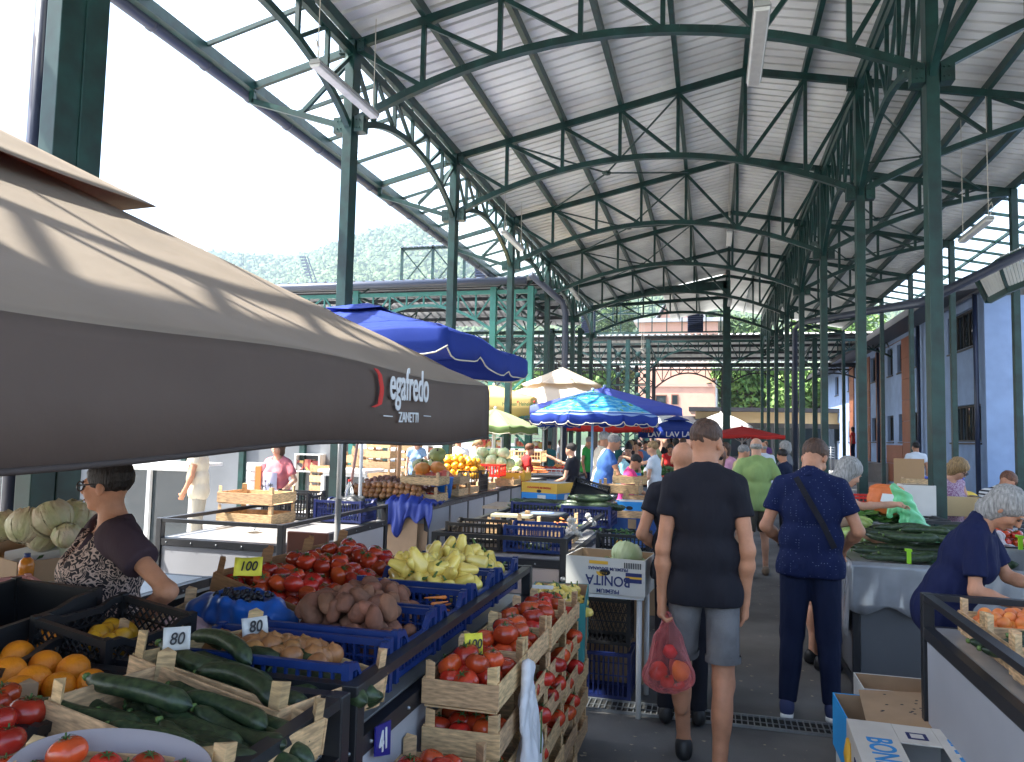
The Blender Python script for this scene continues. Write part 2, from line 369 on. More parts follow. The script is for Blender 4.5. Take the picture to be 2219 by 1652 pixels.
lamp(5.9, 7.2, .36, 4.97, 'large white fluorescent lamp hanging near the ridge at the top of the photo')
lamp_at(1092, 508, 1130, 545, -4.0, 'slim white fluorescent lamp hanging beside the second left column')
lamp_at(1236, 627, 1254, 652, -4.0, 'small white fluorescent lamp hanging near the far left columns')
lamp(17.0, 18.2, .36, 6.2, 'white fluorescent lamp hanging below the ridge in mid hall')
p = at(1582, 632, Y=26); lamp(26, 27.2, p.x, p.z-.3, 'small fluorescent lamp hanging in front of the far middle column')
p = at(1580, 735, Y=30); lamp(30, 31.2, p.x, p.z-.3, 'tiny fluorescent lamp hanging low by the far middle column')
p = at(2145, 480, Y=12.5); lamp(12.5, 13.8, p.x, p.z, 'white fluorescent lamp hanging in front of the right skylight')
p = at(1390, 760, Y=30); lamp(30, 31.1, p.x, p.z, 'tiny fluorescent lamp hanging before the lattice columns')

# ================================================================ left side hall (eave faces the camera)
sh = thing('side_hall', 'lower side market hall with teal arched trusses and corrugated roof beyond the left columns', 'market hall', (-9, 20, 0))
m = MB()
def corr_x(mb, x0, x1, y0, y1, z0, z1, per=.3, rib=.05):
    xs = []; x = x0
    while x < x1: xs += [(x, 0), (x+per*.62, 0), (x+per*.74, rib), (x+per*.9, rib)]; x += per
    xs.append((x, 0)); vs = []; fs = []
    for xx, dz in xs: vs += [(xx, y0, z0+dz), (xx, y1, z1+dz)]
    for i in range(len(xs)-1): fs.append((2*i, 2*i+1, 2*i+3, 2*i+2))
    mb.add(vs, fs)
corr_x(m, -17, -4.7, 19.7, 24, 5.95, 6.65); corr_x(m, -17, -4.7, 24, 28.2, 6.65, 5.9); m.build('roof_sheet', M_sheetd, sh)
m = MB(); m.tube([(-17, 19.62, 5.85), (-4.8, 19.62, 5.85)], .1, 10); m.build('gutter', M_pipe, sh, smooth=True)
m = MB()
for y, z in ((20.9, 6.05), (22, 6.22), (23, 6.4), (24, 6.52), (25, 6.38), (26, 6.2), (27, 6.0)): m.bar((-17, y, z), (-4.8, y, z), .07, .12)
m.build('purlin', M_black, sh)
SX = [-14.0, -9.9, -5.8]
def arch_truss(parent, y, xa, xb, ztop, zfoot, rise, mt, n=8, w=.07):
    m = MB(); m.bar((xa, y, ztop), (xb, y, ztop), w, .11)
    f = lambda x: zfoot+rise*(1-((2*(x-xa)/(xb-xa)-1)**2))
    xs = np.linspace(xa, xb, 17); curve_bar(m, [(x, y, f(x)) for x in xs], w, .08)
    nn = np.linspace(xa, xb, n+1)
    for k in range(1, n): m.bar((nn[k], y, f(nn[k])), (nn[k], y, ztop), .045, .045, up=(0, 1, 0))
    for k in range(n):
        if k % 2 == 0: m.bar((nn[k], y+.002, ztop), (nn[k+1], y+.002, f(nn[k+1])), .045, .045)
        else: m.bar((nn[k+1], y+.002, ztop), (nn[k], y+.002, f(nn[k])), .045, .045)
    return m.build('arched_truss', mt, parent)
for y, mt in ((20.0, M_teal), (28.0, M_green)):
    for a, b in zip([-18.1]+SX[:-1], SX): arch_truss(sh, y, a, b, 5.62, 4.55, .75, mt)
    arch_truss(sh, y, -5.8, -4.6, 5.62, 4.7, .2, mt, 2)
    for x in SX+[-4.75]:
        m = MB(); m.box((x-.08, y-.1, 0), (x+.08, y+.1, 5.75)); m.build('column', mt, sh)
# cross braced panel between the last two posts
m = MB()
for k in range(5):
    z = k*1.0+.4
    m.bar((-5.8, 20.02, z), (-4.75, 20.02, z+1.0), .06, .06); m.bar((-4.75, 20.05, z), (-5.8, 20.05, z+1.0), .06, .06); m.bar((-5.8, 20.03, z+1.0), (-4.75, 20.03, z+1.0), .05, .05)
    m.box((-5.36, 19.97, z+.42), (-5.19, 20.08, z+.58))
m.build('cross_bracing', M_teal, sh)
for x in (-14, -9.9, -5.8):
    m = MB()
    for ya, yb in ((20, 24), (24, 28)):
        m.bar((x, ya, 5.6), (x, yb, 5.6), .05, .08)
        for k in range(4): m.bar((x, ya+k, 5.6), (x, ya+k+1, 6.1+.0*k), .04, .04)
    # star shaped strut fan
    for a in range(10): m.bar((x, 24, 5.0), (x+.9*math.cos(a*.628), 24, 5.0+.9*math.sin(a*.628)), .03, .03)
    m.build('strut_fan', M_green, sh)
# raised lantern roof
ln = thing('roof_lantern', 'small raised roof lantern with open lattice sides and a dark louvre above the side hall', 'roof lantern', (-9, 30, 6))
a = at(872, 540, Y=30); b = at(1078, 500, Y=30); c = at(1078, 588, Y=30); dkk = at(872, 592, Y=30)
m = MB(); corr_x(m, a.x-.2, b.x, 29.8, 33, a.z, a.z+.9, .25, .04); m.build('roof_sheet', M_sheetd, ln)
m = MB()
for t in np.linspace(0, 1, 4): x = a.x+(b.x-a.x)*t; m.bar((x, 30, dkk.z-1), (x, 30, a.z+.9*0+.1), .1, .1, up=(0, 1, 0))
for i in range(3):
    x0 = a.x+(b.x-a.x)*i/3; x1 = a.x+(b.x-a.x)*(i+1)/3; m.bar((x0, 30.01, dkk.z-.6), (x1, 30.01, a.z), .05, .05); m.bar((x1, 30.03, dkk.z-.6), (x0, 30.03, a.z), .05, .05)
m.bar((a.x, 30, a.z), (b.x, 30, a.z+.02), .1, .14); m.build('lattice_side', M_green, ln)
m = MB(); m.bar((a.x, 32.8, dkk.z), (b.x, 32.8, dkk.z+.1), .1, .2); m.build('rear_beam', M_green, ln)
m = MB(); l0 = at(1030, 560, Y=29.9)
for k in range(9): m.box((l0.x, 29.85, l0.z-1.1+k*.12), (c.x, 29.93, l0.z-1.02+k*.12))
m.box((l0.x, 29.94, l0.z-1.1), (c.x, 29.97, l0.z)); m.build('louvre', M_navy, ln)

# ================================================================ far cross hall
fh = thing('far_hall', 'cross hall at the far end of the aisle with lattice columns and arched trusses', 'market hall', (0, 37, 0))
m = MB(); corr_x(m, -26, 9.5, 36.9, 41, 6.65, 7.2); corr_x(m, -26, 9.5, 41, 45.2, 7.2, 6.2); m.build('roof_sheet', M_sheet, fh)
m = MB(); corr_x(m, -26, 9.5, 45.25, 47, 6.3, 6.0, .3, .02); m.build('glazed_canopy', M_clear, fh)
m = MB()
for y, z in ((37.4, 6.6), (38.4, 6.7), (39.4, 6.8), (40.4, 6.95), (41, 7.05), (42.2, 6.75), (43.2, 6.5), (44.2, 6.28), (45.2, 6.05)): m.bar((-26, y, z), (9.5, y, z), .08, .14)
m.bar((-26, 47, 5.9), (9.5, 47, 5.9), .08, .1); m.build('purlin', M_black, fh)
FX = [-16.4, -12.6, -8.7, -4.84, -3.94, -2.97, .75, 4.5, 8.4]
BX = [-17, -13, -9.1, -5.4, -4.3, -3.3, .6, 4.4, 8.6]
for xs, y, zt, mt in ((FX, 37.0, 6.35, M_green), (BX, 45.3, 5.95, M_black)):
    for x in xs:
        m = MB(); m.box((x-.1, y-.1, 0), (x+.1, y+.1, zt+.1)); m.build('column', mt, fh)
    for a, b in zip(xs[:-1], xs[1:]):
        if b-a > 2: arch_truss(fh, y, a, b, zt, zt-1.35, .95, mt, 8, .08)
        else:
            m = MB(); nz = 6
            for k in range(nz):
                z = .3+k*(zt-.4)/nz; z2 = z+(zt-.4)/nz
                m.bar((a, y, z), (b, y, z2), .06, .06); m.bar((b, y+.03, z), (a, y+.03, z2), .06, .06); m.bar((a, y+.01, z2), (b, y+.01, z2), .06, .06)
                m.ball(((a+b)/2, y, (z+z2)/2), .14, 8, (1, .3, 1))
            m.build('cross_bracing', mt, fh)
for x in FX:
    m = MB(); m.bar((x, 37, 6.3), (x, 45.3, 6.0), .06, .08)
    for k in range(8): m.bar((x, 37+k, 6.3-.04*k), (x, 38+k, 5.6 if k % 2 == 0 else 6.25), .045, .045)
    m.build('tie_truss', M_green, fh)
# gable glazing grid above the cross hall
gg = thing('gable_screen', 'tall arched grid of glazing bars with dark louvre panels above the cross hall', 'glazing screen', (-2, 37, 6.7))
m = MB(); zb = at(1400, 722, Y=37).z; gx = lambda u: at(u, 700, Y=37).x
zt_ = lambda x: zb+1.95-.05*(x+1.6)**2
for u in (1290, 1328, 1345, 1383, 1413, 1445, 1478, 1530, 1562):
    x = gx(u); m.bar((x, 37, zb), (x, 37, zt_(x)), .05, .05, up=(0, 1, 0))
for dz in (.02, .95): m.bar((gx(1260), 37, zb+dz), (gx(1566), 37, zb+dz), .06, .07)
xs = np.linspace(gx(1262), gx(1566), 14); curve_bar(m, [(x, 37, zt_(x)) for x in xs], .07, .08); curve_bar(m, [(x, 37, zt_(x)-.55) for x in xs], .06, .06)
for i in range(13): m.bar((xs[i], 37.02, zt_(xs[i])-(.55 if i % 2 else 0)), (xs[i+1], 37.02, zt_(xs[i+1])-(0 if i % 2 else .55)), .04, .04)
m.build('glazing_bars', M_green, gg)
for ua, ub in ((1260, 1289), (1490, 1524)):
    m = MB(); xa, xb = gx(ua), gx(ub)
    for k in range(16): m.hexa([(xa, 36.9, zb+.05+k*.095), (xb, 36.9, zb+.05+k*.095), (xb, 36.96, zb+.09+k*.095), (xa, 36.96, zb+.09+k*.095), (xa, 36.9, zb+.07+k*.095), (xb, 36.9, zb+.07+k*.095), (xb, 36.96, zb+.11+k*.095), (xa, 36.96, zb+.11+k*.095)])
    m.box((xa, 36.965, zb), (xb, 36.98, zb+1.6)); m.build('louvre', M_navy, gg)

# ================================================================ blue building on the right
bb = thing('blue_building', 'two storey pale blue building with brown cladding strips and dark barred windows', 'building', (7.6, 25, 0))
BXW = 7.6
yN = at(2130, 900, X=BXW).y; yF = 56; ztop = 6.35
def wall_open(mb, x, ys, zs, opens, t=.3):
    # wall plane at x facing -X built from a grid of cells, openings left out
    for i in range(len(ys)-1):
        for j in range(len(zs)-1):
            yc = (ys[i]+ys[i+1])/2; zc = (zs[j]+zs[j+1])/2
            if any(o[0] < yc < o[1] and o[2] < zc < o[3] for o in opens): continue
            mb.box((x, ys[i], zs[j]), (x+t, ys[i+1], zs[j+1]))
def wy(u): return at(u, 900, X=BXW).y
g7 = lambda zx, zy: ((2700+.549*zx)/1.7657, (1050+.549*zy)/1.7657)
def wrect(x0, x1, y0, y1):     # zoom rect of the photo to wall rect (ya, yb, za, zb)
    ua, va = g7(x0, (y0+y1)/2); ub, vb = g7(x1, (y0+y1)/2)
    ya, yb = at(ub, va, X=BXW).y, at(ua, va, X=BXW).y; um, v0 = g7((x0+x1)/2, y0); _, v1 = g7(0, y1)
    return (ya, yb, at(um, v1, X=BXW).z, at(um, v0, X=BXW).z)
UP = [wrect(1690, 1895, 320, 570), wrect(1447, 1490, 455, 660), wrect(1335, 1368, 493, 690), wrect(1268, 1304, 520, 705), wrect(1150, 1185, 560, 720), wrect(990, 1004, 640, 775), wrect(902, 926, 670, 800)]
LO = [wrect(1712, 1922, 970, 1220), wrect(1440, 1500, 980, 1190), wrect(1347, 1380, 982, 1172), wrect(1268, 1310, 985, 1165), wrect(1160, 1190, 990, 1150), wrect(995, 1008, 1000, 1130), wrect(907, 935, 1002, 1122)]
uz = (np.median([o[2] for o in UP]), np.median([o[3] for o in UP])); lz = (np.median([o[2] for o in LO]), np.median([o[3] for o in LO]))
UP = [(o[0], o[1], uz[0], uz[1]) for o in UP]; LO = [(o[0], o[1], lz[0], lz[1]) for o in LO]
ops = UP+LO; ys = sorted(set([yN, yF]+[v for o in ops for v in o[:2]])); zs = sorted(set([0, ztop]+[v for o in ops for v in o[2:]]))
m = MB(); wall_open(m, BXW, ys, zs, ops)
m.box((BXW, yN-.3, 0), (16, yN, ztop-.3)); m.build('wall', M_bluewall, bb)
M_bars = mat('dark window frame', (.03, .026, .022), .5)
for k, (ya, yb, za, zb2) in enumerate(ops):
    m = MB(); t = .06
    m.box((BXW+.12, ya, za), (BXW+.18, ya+t, zb2)); m.box((BXW+.12, yb-t, za), (BXW+.18, yb, zb2)); m.box((BXW+.121, ya+t, za), (BXW+.179, yb-t, za+t)); m.box((BXW+.121, ya+t, zb2-t), (BXW+.179, yb-t, zb2))
    n = max(2, int((yb-ya)/.5)) if (yb-ya) > 1.2 else 2
    for i in range(1, n): y = ya+(yb-ya)*i/n; m.box((BXW+.122, y-.025, za+t), (BXW+.178, y+.025, zb2-t))
    m.box((BXW-.05, ya-.05, za-.08), (BXW-.004, yb+.05, za-.03))
    wf = m.build('window_frame', M_bars, bb)
    m = MB(); m.box((BXW+.2, ya, za), (BXW+.22, yb, zb2)); m.build('pane', M_glassd, wf)
def wstrip(x0, x1, z0, z1, mt=M_brown, name='cladding_strip', th=.05):
    ua = g7(x0, 0)[0]; ub = g7(x1, 0)[0]; m = MB(); ya, yb = wy(ub), wy(ua)
    n = max(1, int((z1-z0)/.75))
    for i in range(n): m.box((BXW-th, ya, z0+(z1-z0)*i/n+.008), (BXW-.002, yb, z0+(z1-z0)*(i+1)/n-.008))
    m.build(name, mt, bb)
wstrip(1378, 1432, .1, ztop-.3); wstrip(1008, 1038, .1, ztop-.3); wstrip(1195, 1228, .1, ztop-.3); wstrip(1130, 1150, .1, ztop-.3)
wstrip(1265, 1376, .1, lz[0]-.15, name='plinth_cladding'); wstrip(1228, 1376, uz[1]+.12, ztop-.3, name='upper_cladding')
m = MB(); m.hexa([(BXW-1.3, yN-.9, ztop-.35), (17, yN-.9, ztop+1.6), (17, yF, ztop+1.6), (BXW-1.3, yF, ztop-.35), (BXW-1.3, yN-.9, ztop-.1), (17, yN-.9, ztop+1.85), (17, yF, ztop+1.85), (BXW-1.3, yF, ztop-.1)])
m.build('eaves_roof', M_dkroof, bb)
for u in (1230, 1520, 1935): 
    m = MB(); y = wy(g7(u, 0)[0]); m.tube([(BXW-.16, y, ztop-.2), (BXW-.16, y, 0)], .07, 8); m.build('downpipe', M_navy, bb, smooth=True)
m = MB(); y0 = wy(g7(985, 0)[0])
for k in range(5): m.tube([(BXW-1.1, y0-3, .9+k*.14), (BXW-1.1, y0+3, .9+k*.14)], .02, 6)
for k in range(5): m.tube([(BXW-1.1, y0-3+k*1.5, 0), (BXW-1.1, y0-3+k*1.5, 1.5)], .025, 6)
m.build('railing', M_steelg, bb, smooth=True)
# curved corrugated awning at the right edge of the view
aw = thing('corrugated_awning', 'curved corrugated awning on a green frame at the upper right edge', 'awning', (7.5, 13, 6))
m = MB(); ca = [at(2118, 598, Y=15.5), at(2165, 560, Y=15.2), at(2228, 532, Y=15)]; cb = [at(2142, 645, Y=15.0), at(2185, 622, Y=14.8), at(2240, 600, Y=14.6)]
for i in range(2):
    for k in range(8):
        t0, t1 = k/8, (k+.8)/8; A0 = ca[i].lerp(ca[i+1], t0); A1 = ca[i].lerp(ca[i+1], t1); B0 = cb[i].lerp(cb[i+1], t0); B1 = cb[i].lerp(cb[i+1], t1)
        dz = Vector((0, 0, .03)); m.hexa([A0, A1, B1, B0, A0+dz, A1+dz, B1+dz, B0+dz])
m.build('awning_sheet', M_sheet, aw)
m = MB()
for a, b in zip(ca, cb): m.bar(a-Vector((0, 0, .06)), b-Vector((0, 0, .06)), .09, .1)
for c_ in (ca, cb):
    for a, b in zip(c_[:-1], c_[1:]): m.bar(a-Vector((0, 0, .06)), b-Vector((0, 0, .06)), .08, .1)
m.build('awning_frame', M_green, aw)

# ================================================================ kiosk and pink houses
kx0, kx1 = at(1596, 950, Y=52).x, 7.4
kk = thing('kiosk_row', 'low flat roofed shop row with a cream fascia and dark glass front', 'shop', (4, 52, 0))
zr = at(1700, 886, Y=52).z; zf0 = at(1700, 918, Y=52).z
m = MB(); m.box((kx0-3, 50.8, zr-.25), (kx1+4, 58, zr)); m.build('flat_roof', M_dkroof, kk)
m = MB(); m.box((kx0-2.6, 51.6, zf0), (kx1+3, 51.9, zr-.26)); m.build('fascia', M_cream, kk)
m = MB(); m.box((kx0-2.6, 52, 0), (kx1+3, 52.3, zf0)); m.build('shop_wall', mat('dim shop wall', (.12, .12, .12), .7, noise=.3, nscale=1), kk)
for i in range(7):
    x = kx0-2.2+i*1.5; m = MB(); m.box((x, 51.93, .7), (x+1.3, 51.97, zf0-.3)); m.build('shop_window', M_glassd, kk)
def house(name, label, Y, u0, u1, vtop, wins, gable=None, mt=M_pink, depth=8):
    a = at(u0, vtop, Y=Y); b = at(u1, vtop, Y=Y); zt = a.z
    t = thing(name, label, 'house', ((a.x+b.x)/2, Y, 0)); m = MB(); m.box((a.x, Y, 0), (b.x, Y+depth, zt))
    if gable: gx_ = (a.x+b.x)/2; m.add([(a.x, Y, zt), (b.x, Y, zt), (gx_, Y, zt+gable), (a.x, Y+depth, zt), (b.x, Y+depth, zt), (gx_, Y+depth, zt+gable)], [(0, 1, 2), (5, 4, 3)])
    m.build('wall', mt, t)
    m = MB()
    if gable:
        for sgn, ex in ((-1, a.x-.5), (1, b.x+.5)):
            m.hexa([(gx_, Y-.5, zt+gable+.02), (ex, Y-.5, zt-.3), (ex, Y+depth, zt-.3), (gx_, Y+depth, zt+gable+.02), (gx_, Y-.5, zt+gable+.25), (ex, Y-.5, zt-.08), (ex, Y+depth, zt-.08), (gx_, Y+depth, zt+gable+.25)])
    else: m.box((a.x-.4, Y-.4, zt+.002), (b.x+.4, Y+depth, zt+.3))
    m.build('roof', M_sheetd, t)
    for (ua, ub, va, vb) in wins:
        p = at(ua, va, Y=Y); q = at(ub, vb, Y=Y); m = MB()
        for x in (p.x-.08, q.x): m.box((x, Y-.05, q.z), (x+.08, Y-.002, p.z))
        m.box((p.x, Y-.05, p.z-.08), (q.x, Y-.003, p.z)); wf = m.build('window', mat('brown window frame', (.16, .07, .04), .6), t)
        m = MB(); m.box((p.x, Y-.03, q.z), (q.x, Y-.004, p.z-.08)); m.build('pane', M_glassd, wf)
    return t
pink = house('pink_house', 'tall pink rendered house with small brown windows behind the far arch', 62, 1385, 1556, 700, [(1437, 1470, 776, 794), (1422, 1443, 856, 878), (1457, 1468, 855, 877)])
m = MB(); p = at(1385, 838, Y=62); q = at(1556, 838, Y=62); m.box((p.x, 61.9, p.z), (q.x, 61.998, p.z+.25)); m.build('string_course', mat('pale band', (.55, .33, .26), .9), pink)
m = MB(); p = at(1553, 850, Y=61.8); m.tube([(p.x, 61.8, 0), (p.x, 61.8, 9)], .12, 8); m.build('downpipe', M_steelg, pink)
house('gabled_house', 'pink gabled house seen through the far glazing grid', 78, 1425, 1525, 700, [(1442, 1480, 702, 715)], gable=4.6)
sd = thing('shed', 'low grey lean-to roof in front of the pink house', 'shed', (-2, 48, 0))
pa = at(1425, 918, Y=50); pb = at(1555, 925, Y=50); m = MB(); m.hexa([(pa.x, 49, pa.z-.1), (pb.x, 49, pa.z-.1), (pb.x, 53, pa.z+.5), (pa.x, 53, pa.z+.5), (pa.x, 49, pa.z), (pb.x, 49, pa.z), (pb.x, 53, pa.z+.6), (pa.x, 53, pa.z+.6)]); m.build('roof', M_dkroof, sd)
m = MB(); m.box((pa.x, 49.5, 0), (pb.x, 53, pa.z-.12)); m.build('wall', M_pink, sd)

# ================================================================ hills, forest, masts, trees
M_hill = mat('wooded hillside', (.03, .06, .02), .95, noise=.4, nscale=.05)
M_forest = mat('forest leaves', (.06, .10, .035), .9, col2=(.085, .13, .045), nscale=.06)
M_leaf = mat('tree leaves', (.07, .16, .03), .7, col2=(.16, .26, .06), nscale=1.5)
M_leafd = mat('dark tree leaves', (.03, .08, .02), .7, col2=(.09, .15, .04), nscale=1.5)
M_bark = mat('bark', (.08, .06, .045), .9, noise=.3, nscale=9)
HY = 620
ridge = [(-200, 470), (100, 500), (380, 530), (450, 536), (520, 541), (600, 546), (655, 547), (700, 531), (750, 510), (800, 492), (870, 478), (940, 470), (1000, 476), (1100, 520), (1250, 590), (1330, 600), (1450, 560), (1560, 590), (1700, 600), (1900, 640), (2400, 700)]
ru = np.array([r[0] for r in ridge]); rv = np.array([r[1] for r in ridge])
nu, nd = 90, 22; vs = []; fs = []
for j in range(nd):
    t = j/(nd-1)
    for i in range(nu):
        u = -200+2600*i/(nu-1); v = np.interp(u, ru, rv); p = at(u, v, Y=HY)
        e = t**1.25
        y = HY-(1-t)*HY*.72; x = p.x*(y/HY)**.6; z = (p.z-4)*e*(1+.07*math.sin(i*.9+j)*(1-t))
        vs.append((x, y, max(z, -2)))
for j in range(nd-1):
    for i in range(nu-1): fs.append((j*nu+i, j*nu+i+1, (j+1)*nu+i+1, (j+1)*nu+i))
m = MB(); m.add(vs, fs); ho = m.build('hills', M_hill, smooth=True); ho['kind'] = 'structure'
HV = np.array(vs).reshape(nd, nu, 3)
# forest crowns: jittered low icospheres
t_ = (1+5**.5)/2; ico = np.array([(-1, t_, 0), (1, t_, 0), (-1, -t_, 0), (1, -t_, 0), (0, -1, t_), (0, 1, t_), (0, -1, -t_), (0, 1, -t_), (t_, 0, -1), (t_, 0, 1), (-t_, 0, -1), (-t_, 0, 1)])/1.9
icf = [(0, 11, 5), (0, 5, 1), (0, 1, 7), (0, 7, 10), (0, 10, 11), (1, 5, 9), (5, 11, 4), (11, 10, 2), (10, 7, 6), (7, 1, 8), (3, 9, 4), (3, 4, 2), (3, 2, 6), (3, 6, 8), (3, 8, 9), (4, 9, 5), (2, 4, 11), (6, 2, 10), (8, 6, 7), (9, 8, 1)]
NF = 34000
fi = RNG.uniform(0, nu-1.001, NF); fj = RNG.uniform(2, nd-1.001, NF)**1; i0 = fi.astype(int); j0 = fj.astype(int); a = (fi-i0)[:, None]; b = (fj-j0)[:, None]
P = (HV[j0, i0]*(1-a)+HV[j0, i0+1]*a)*(1-b)+(HV[j0+1, i0]*(1-a)+HV[j0+1, i0+1]*a)*b
sz = RNG.uniform(1.0, 2.5, NF)[:, None, None]*(.6+.7*(P[:, 1]/HY))[:, None, None]
V = P[:, None, :]+ico[None]*sz*RNG.uniform(.6, 1.25, (NF, 12, 1))*np.array([1, 1, 1.15])
F = (np.array(icf)[None]+12*np.arange(NF)[:, None, None]).reshape(-1, 3)
me = bpy.data.meshes.new('forest'); me.from_pydata(V.reshape(-1, 3).tolist(), [], F.tolist()); me.materials.append(M_forest)
fo = bpy.data.objects.new('forest', me); COL.objects.link(fo); setp(fo, 'hazy green wooded hillside beyond the market roofs', 'forest', kind='stuff')
def mast(u, v0, v1, Y, label, name='mast'):
    a = at(u, v0, Y=Y); b = at(u, v1, Y=Y); t = thing(name, label, 'mast', (b.x, Y, b.z)); m = MB()
    n = 14
    for sx in (-1, 1): m.bar((b.x+sx*.7, Y, b.z-8), (a.x+sx*.25, Y, a.z-4), .16, .16)
    for i in range(n):
        f = i/n; g_ = (i+1)/n; w0 = .7-.45*f; w1 = .7-.45*g_; z0 = b.z-8+(a.z-4-b.z+8)*f; z1 = b.z-8+(a.z-4-b.z+8)*g_
        m.bar((b.x-w0, Y, z0), (b.x+w1, Y, z1), .1, .1); m.bar((b.x-w1, Y, z1), (b.x+w1, Y, z1), .1, .1)
    m.bar((a.x, Y, a.z-4), (a.x, Y, a.z), .2, .2, up=(0, 1, 0)); m.build('lattice', M_navy, t); return t
mast(526, 513, 590, 300, 'thin lattice radio mast standing before the hills')
t = thing('floodlight_tower', 'leaning floodlight tower of a stadium before the hills', 'floodlight tower', (0, 300, 10)); m = MB()
for k in range(7):
    p = at(657+k*2.2, 558+k*6.5, Y=300); m.box((p.x-1.5, 299.5, p.z-.35), (p.x+1.5, 300, p.z+.35))
p = at(660, 556, Y=300.5); q = at(685, 640, Y=300.5); m.bar(p, q, .5, .5); p = at(666, 556, Y=301); q = at(697, 640, Y=301); m.bar(p, q, .4, .4); m.build('lamp_rack', M_navy, t)

def tree(name, label, base, h, rad, n, mt, leaf=.22, droop=0, zc=.62, group=None):
    t = thing(name, label, 'tree', base, group=group); b = Vector(base); m = MB()
    m.tube([(0, 0, 0), (.1, 0, h*.3), (-.05, .1, h*.55), (0, 0, h*.8)], [h*.035, h*.026, h*.018, .04], 8)
    cl = []
    for k in range(14):
        a = random.uniform(0, 6.28); e = random.uniform(.1, 1); r = rad*random.uniform(.45, .95)*math.sqrt(1-(e-.45)**2)
        p = Vector((r*math.cos(a), r*math.sin(a), h*(.38+.58*e))); cl.append((p, rad*random.uniform(.28, .5)))
        m.tube([(0, 0, h*(.25+.4*e)), p*.6+Vector((0, 0, h*.12*e)), p], [h*.012, h*.007, .02], 5)
    cl.append((Vector((0, 0, h*.9)), rad*.45)); cl.append((Vector((0, 0, h*.65)), rad*.6))
    m.build('trunk', M_bark, t, local=True, smooth=True)
    C = np.array([c[0] for c in cl]); Rr = np.array([c[1] for c in cl]); idx = RNG.integers(0, len(cl), n)
    d = RNG.normal(size=(n, 3)); d /= np.linalg.norm(d, axis=1)[:, None]; rr = RNG.uniform(.35, 1, n)**.5
    c = C[idx]+d*(Rr[idx]*rr)[:, None]*np.array([1, 1, .75]); c[:, 2] -= droop*RNG.uniform(0, 1, n)**2
    a = RNG.normal(size=(n, 3)); a /= np.linalg.norm(a, axis=1)[:, None]; bb_ = np.cross(a, RNG.normal(size=(n, 3))); bb_ /= np.linalg.norm(bb_, axis=1)[:, None]
    s = (leaf*RNG.uniform(.5, 1.2, n))[:, None]
    V = np.stack([c-a*s, c+bb_*s*.5, c+a*s, c-bb_*s*.5], 1).reshape(-1, 3); F = np.arange(4*n).reshape(-1, 4)
    me = bpy.data.meshes.new('crown'); me.from_pydata(V.tolist(), [], F.tolist()); me.materials.append(mt); o = bpy.data.objects.new('crown', me); COL.objects.link(o); o.parent = t
for i, (u, v, Y, rad, mt, lb, dr_) in enumerate([
    (1630, 760, 64, 4.2, M_leaf, 'light green tree with hanging sprays behind the kiosk beside the far middle column', 1.5),
    (1700, 775, 68, 4.6, M_leafd, 'dark green tree rising behind the middle of the kiosk roof', .5),
    (1775, 770, 64, 4.0, M_leaf, 'bright green tree behind the right end of the kiosk', .6),
    (1600, 690, 85, 5.5, M_leafd, 'tall green tree beyond the gabled house', .3),
    (1290, 770, 66, 4.2, M_leafd, 'green tree seen between the far left columns', .4),
    (1225, 760, 60, 3.6, M_leaf, 'small green tree beyond the side hall beside the cream parasol', .4),
    (1340, 655, 110, 6, M_leafd, 'distant green tree seen through the glazing grid', .3),
    (1840, 690, 75, 5, M_leaf, 'green tree above the far end of the blue building', .3)]):
    top = at(u, v, Y=Y); tree('leafy_tree', lb, (top.x, Y, 0), top.z, rad, 9000, mt, leaf=.3, droop=dr_)
rh = thing('tiled_house', 'small house with an orange tiled roof between trees by the blue building', 'house', (0, 70, 0))
p = at(1785, 800, Y=70); q = at(1830, 830, Y=70); m = MB(); m.box((p.x, 70, 0), (q.x, 75, q.z)); m.build('wall', M_cardw, rh)
m = MB(); m.hexa([(p.x-.4, 69.5, q.z), (q.x+.4, 69.5, q.z), (q.x+.4, 75, p.z), (p.x-.4, 75, p.z), (p.x-.4, 69.5, q.z+.2), (q.x+.4, 69.5, q.z+.2), (q.x+.4, 75, p.z+.2), (p.x-.4, 75, p.z+.2)]); m.build('roof', mat('orange tiles', (.4, .14, .07), .8, noise=.3, nscale=2), rh)
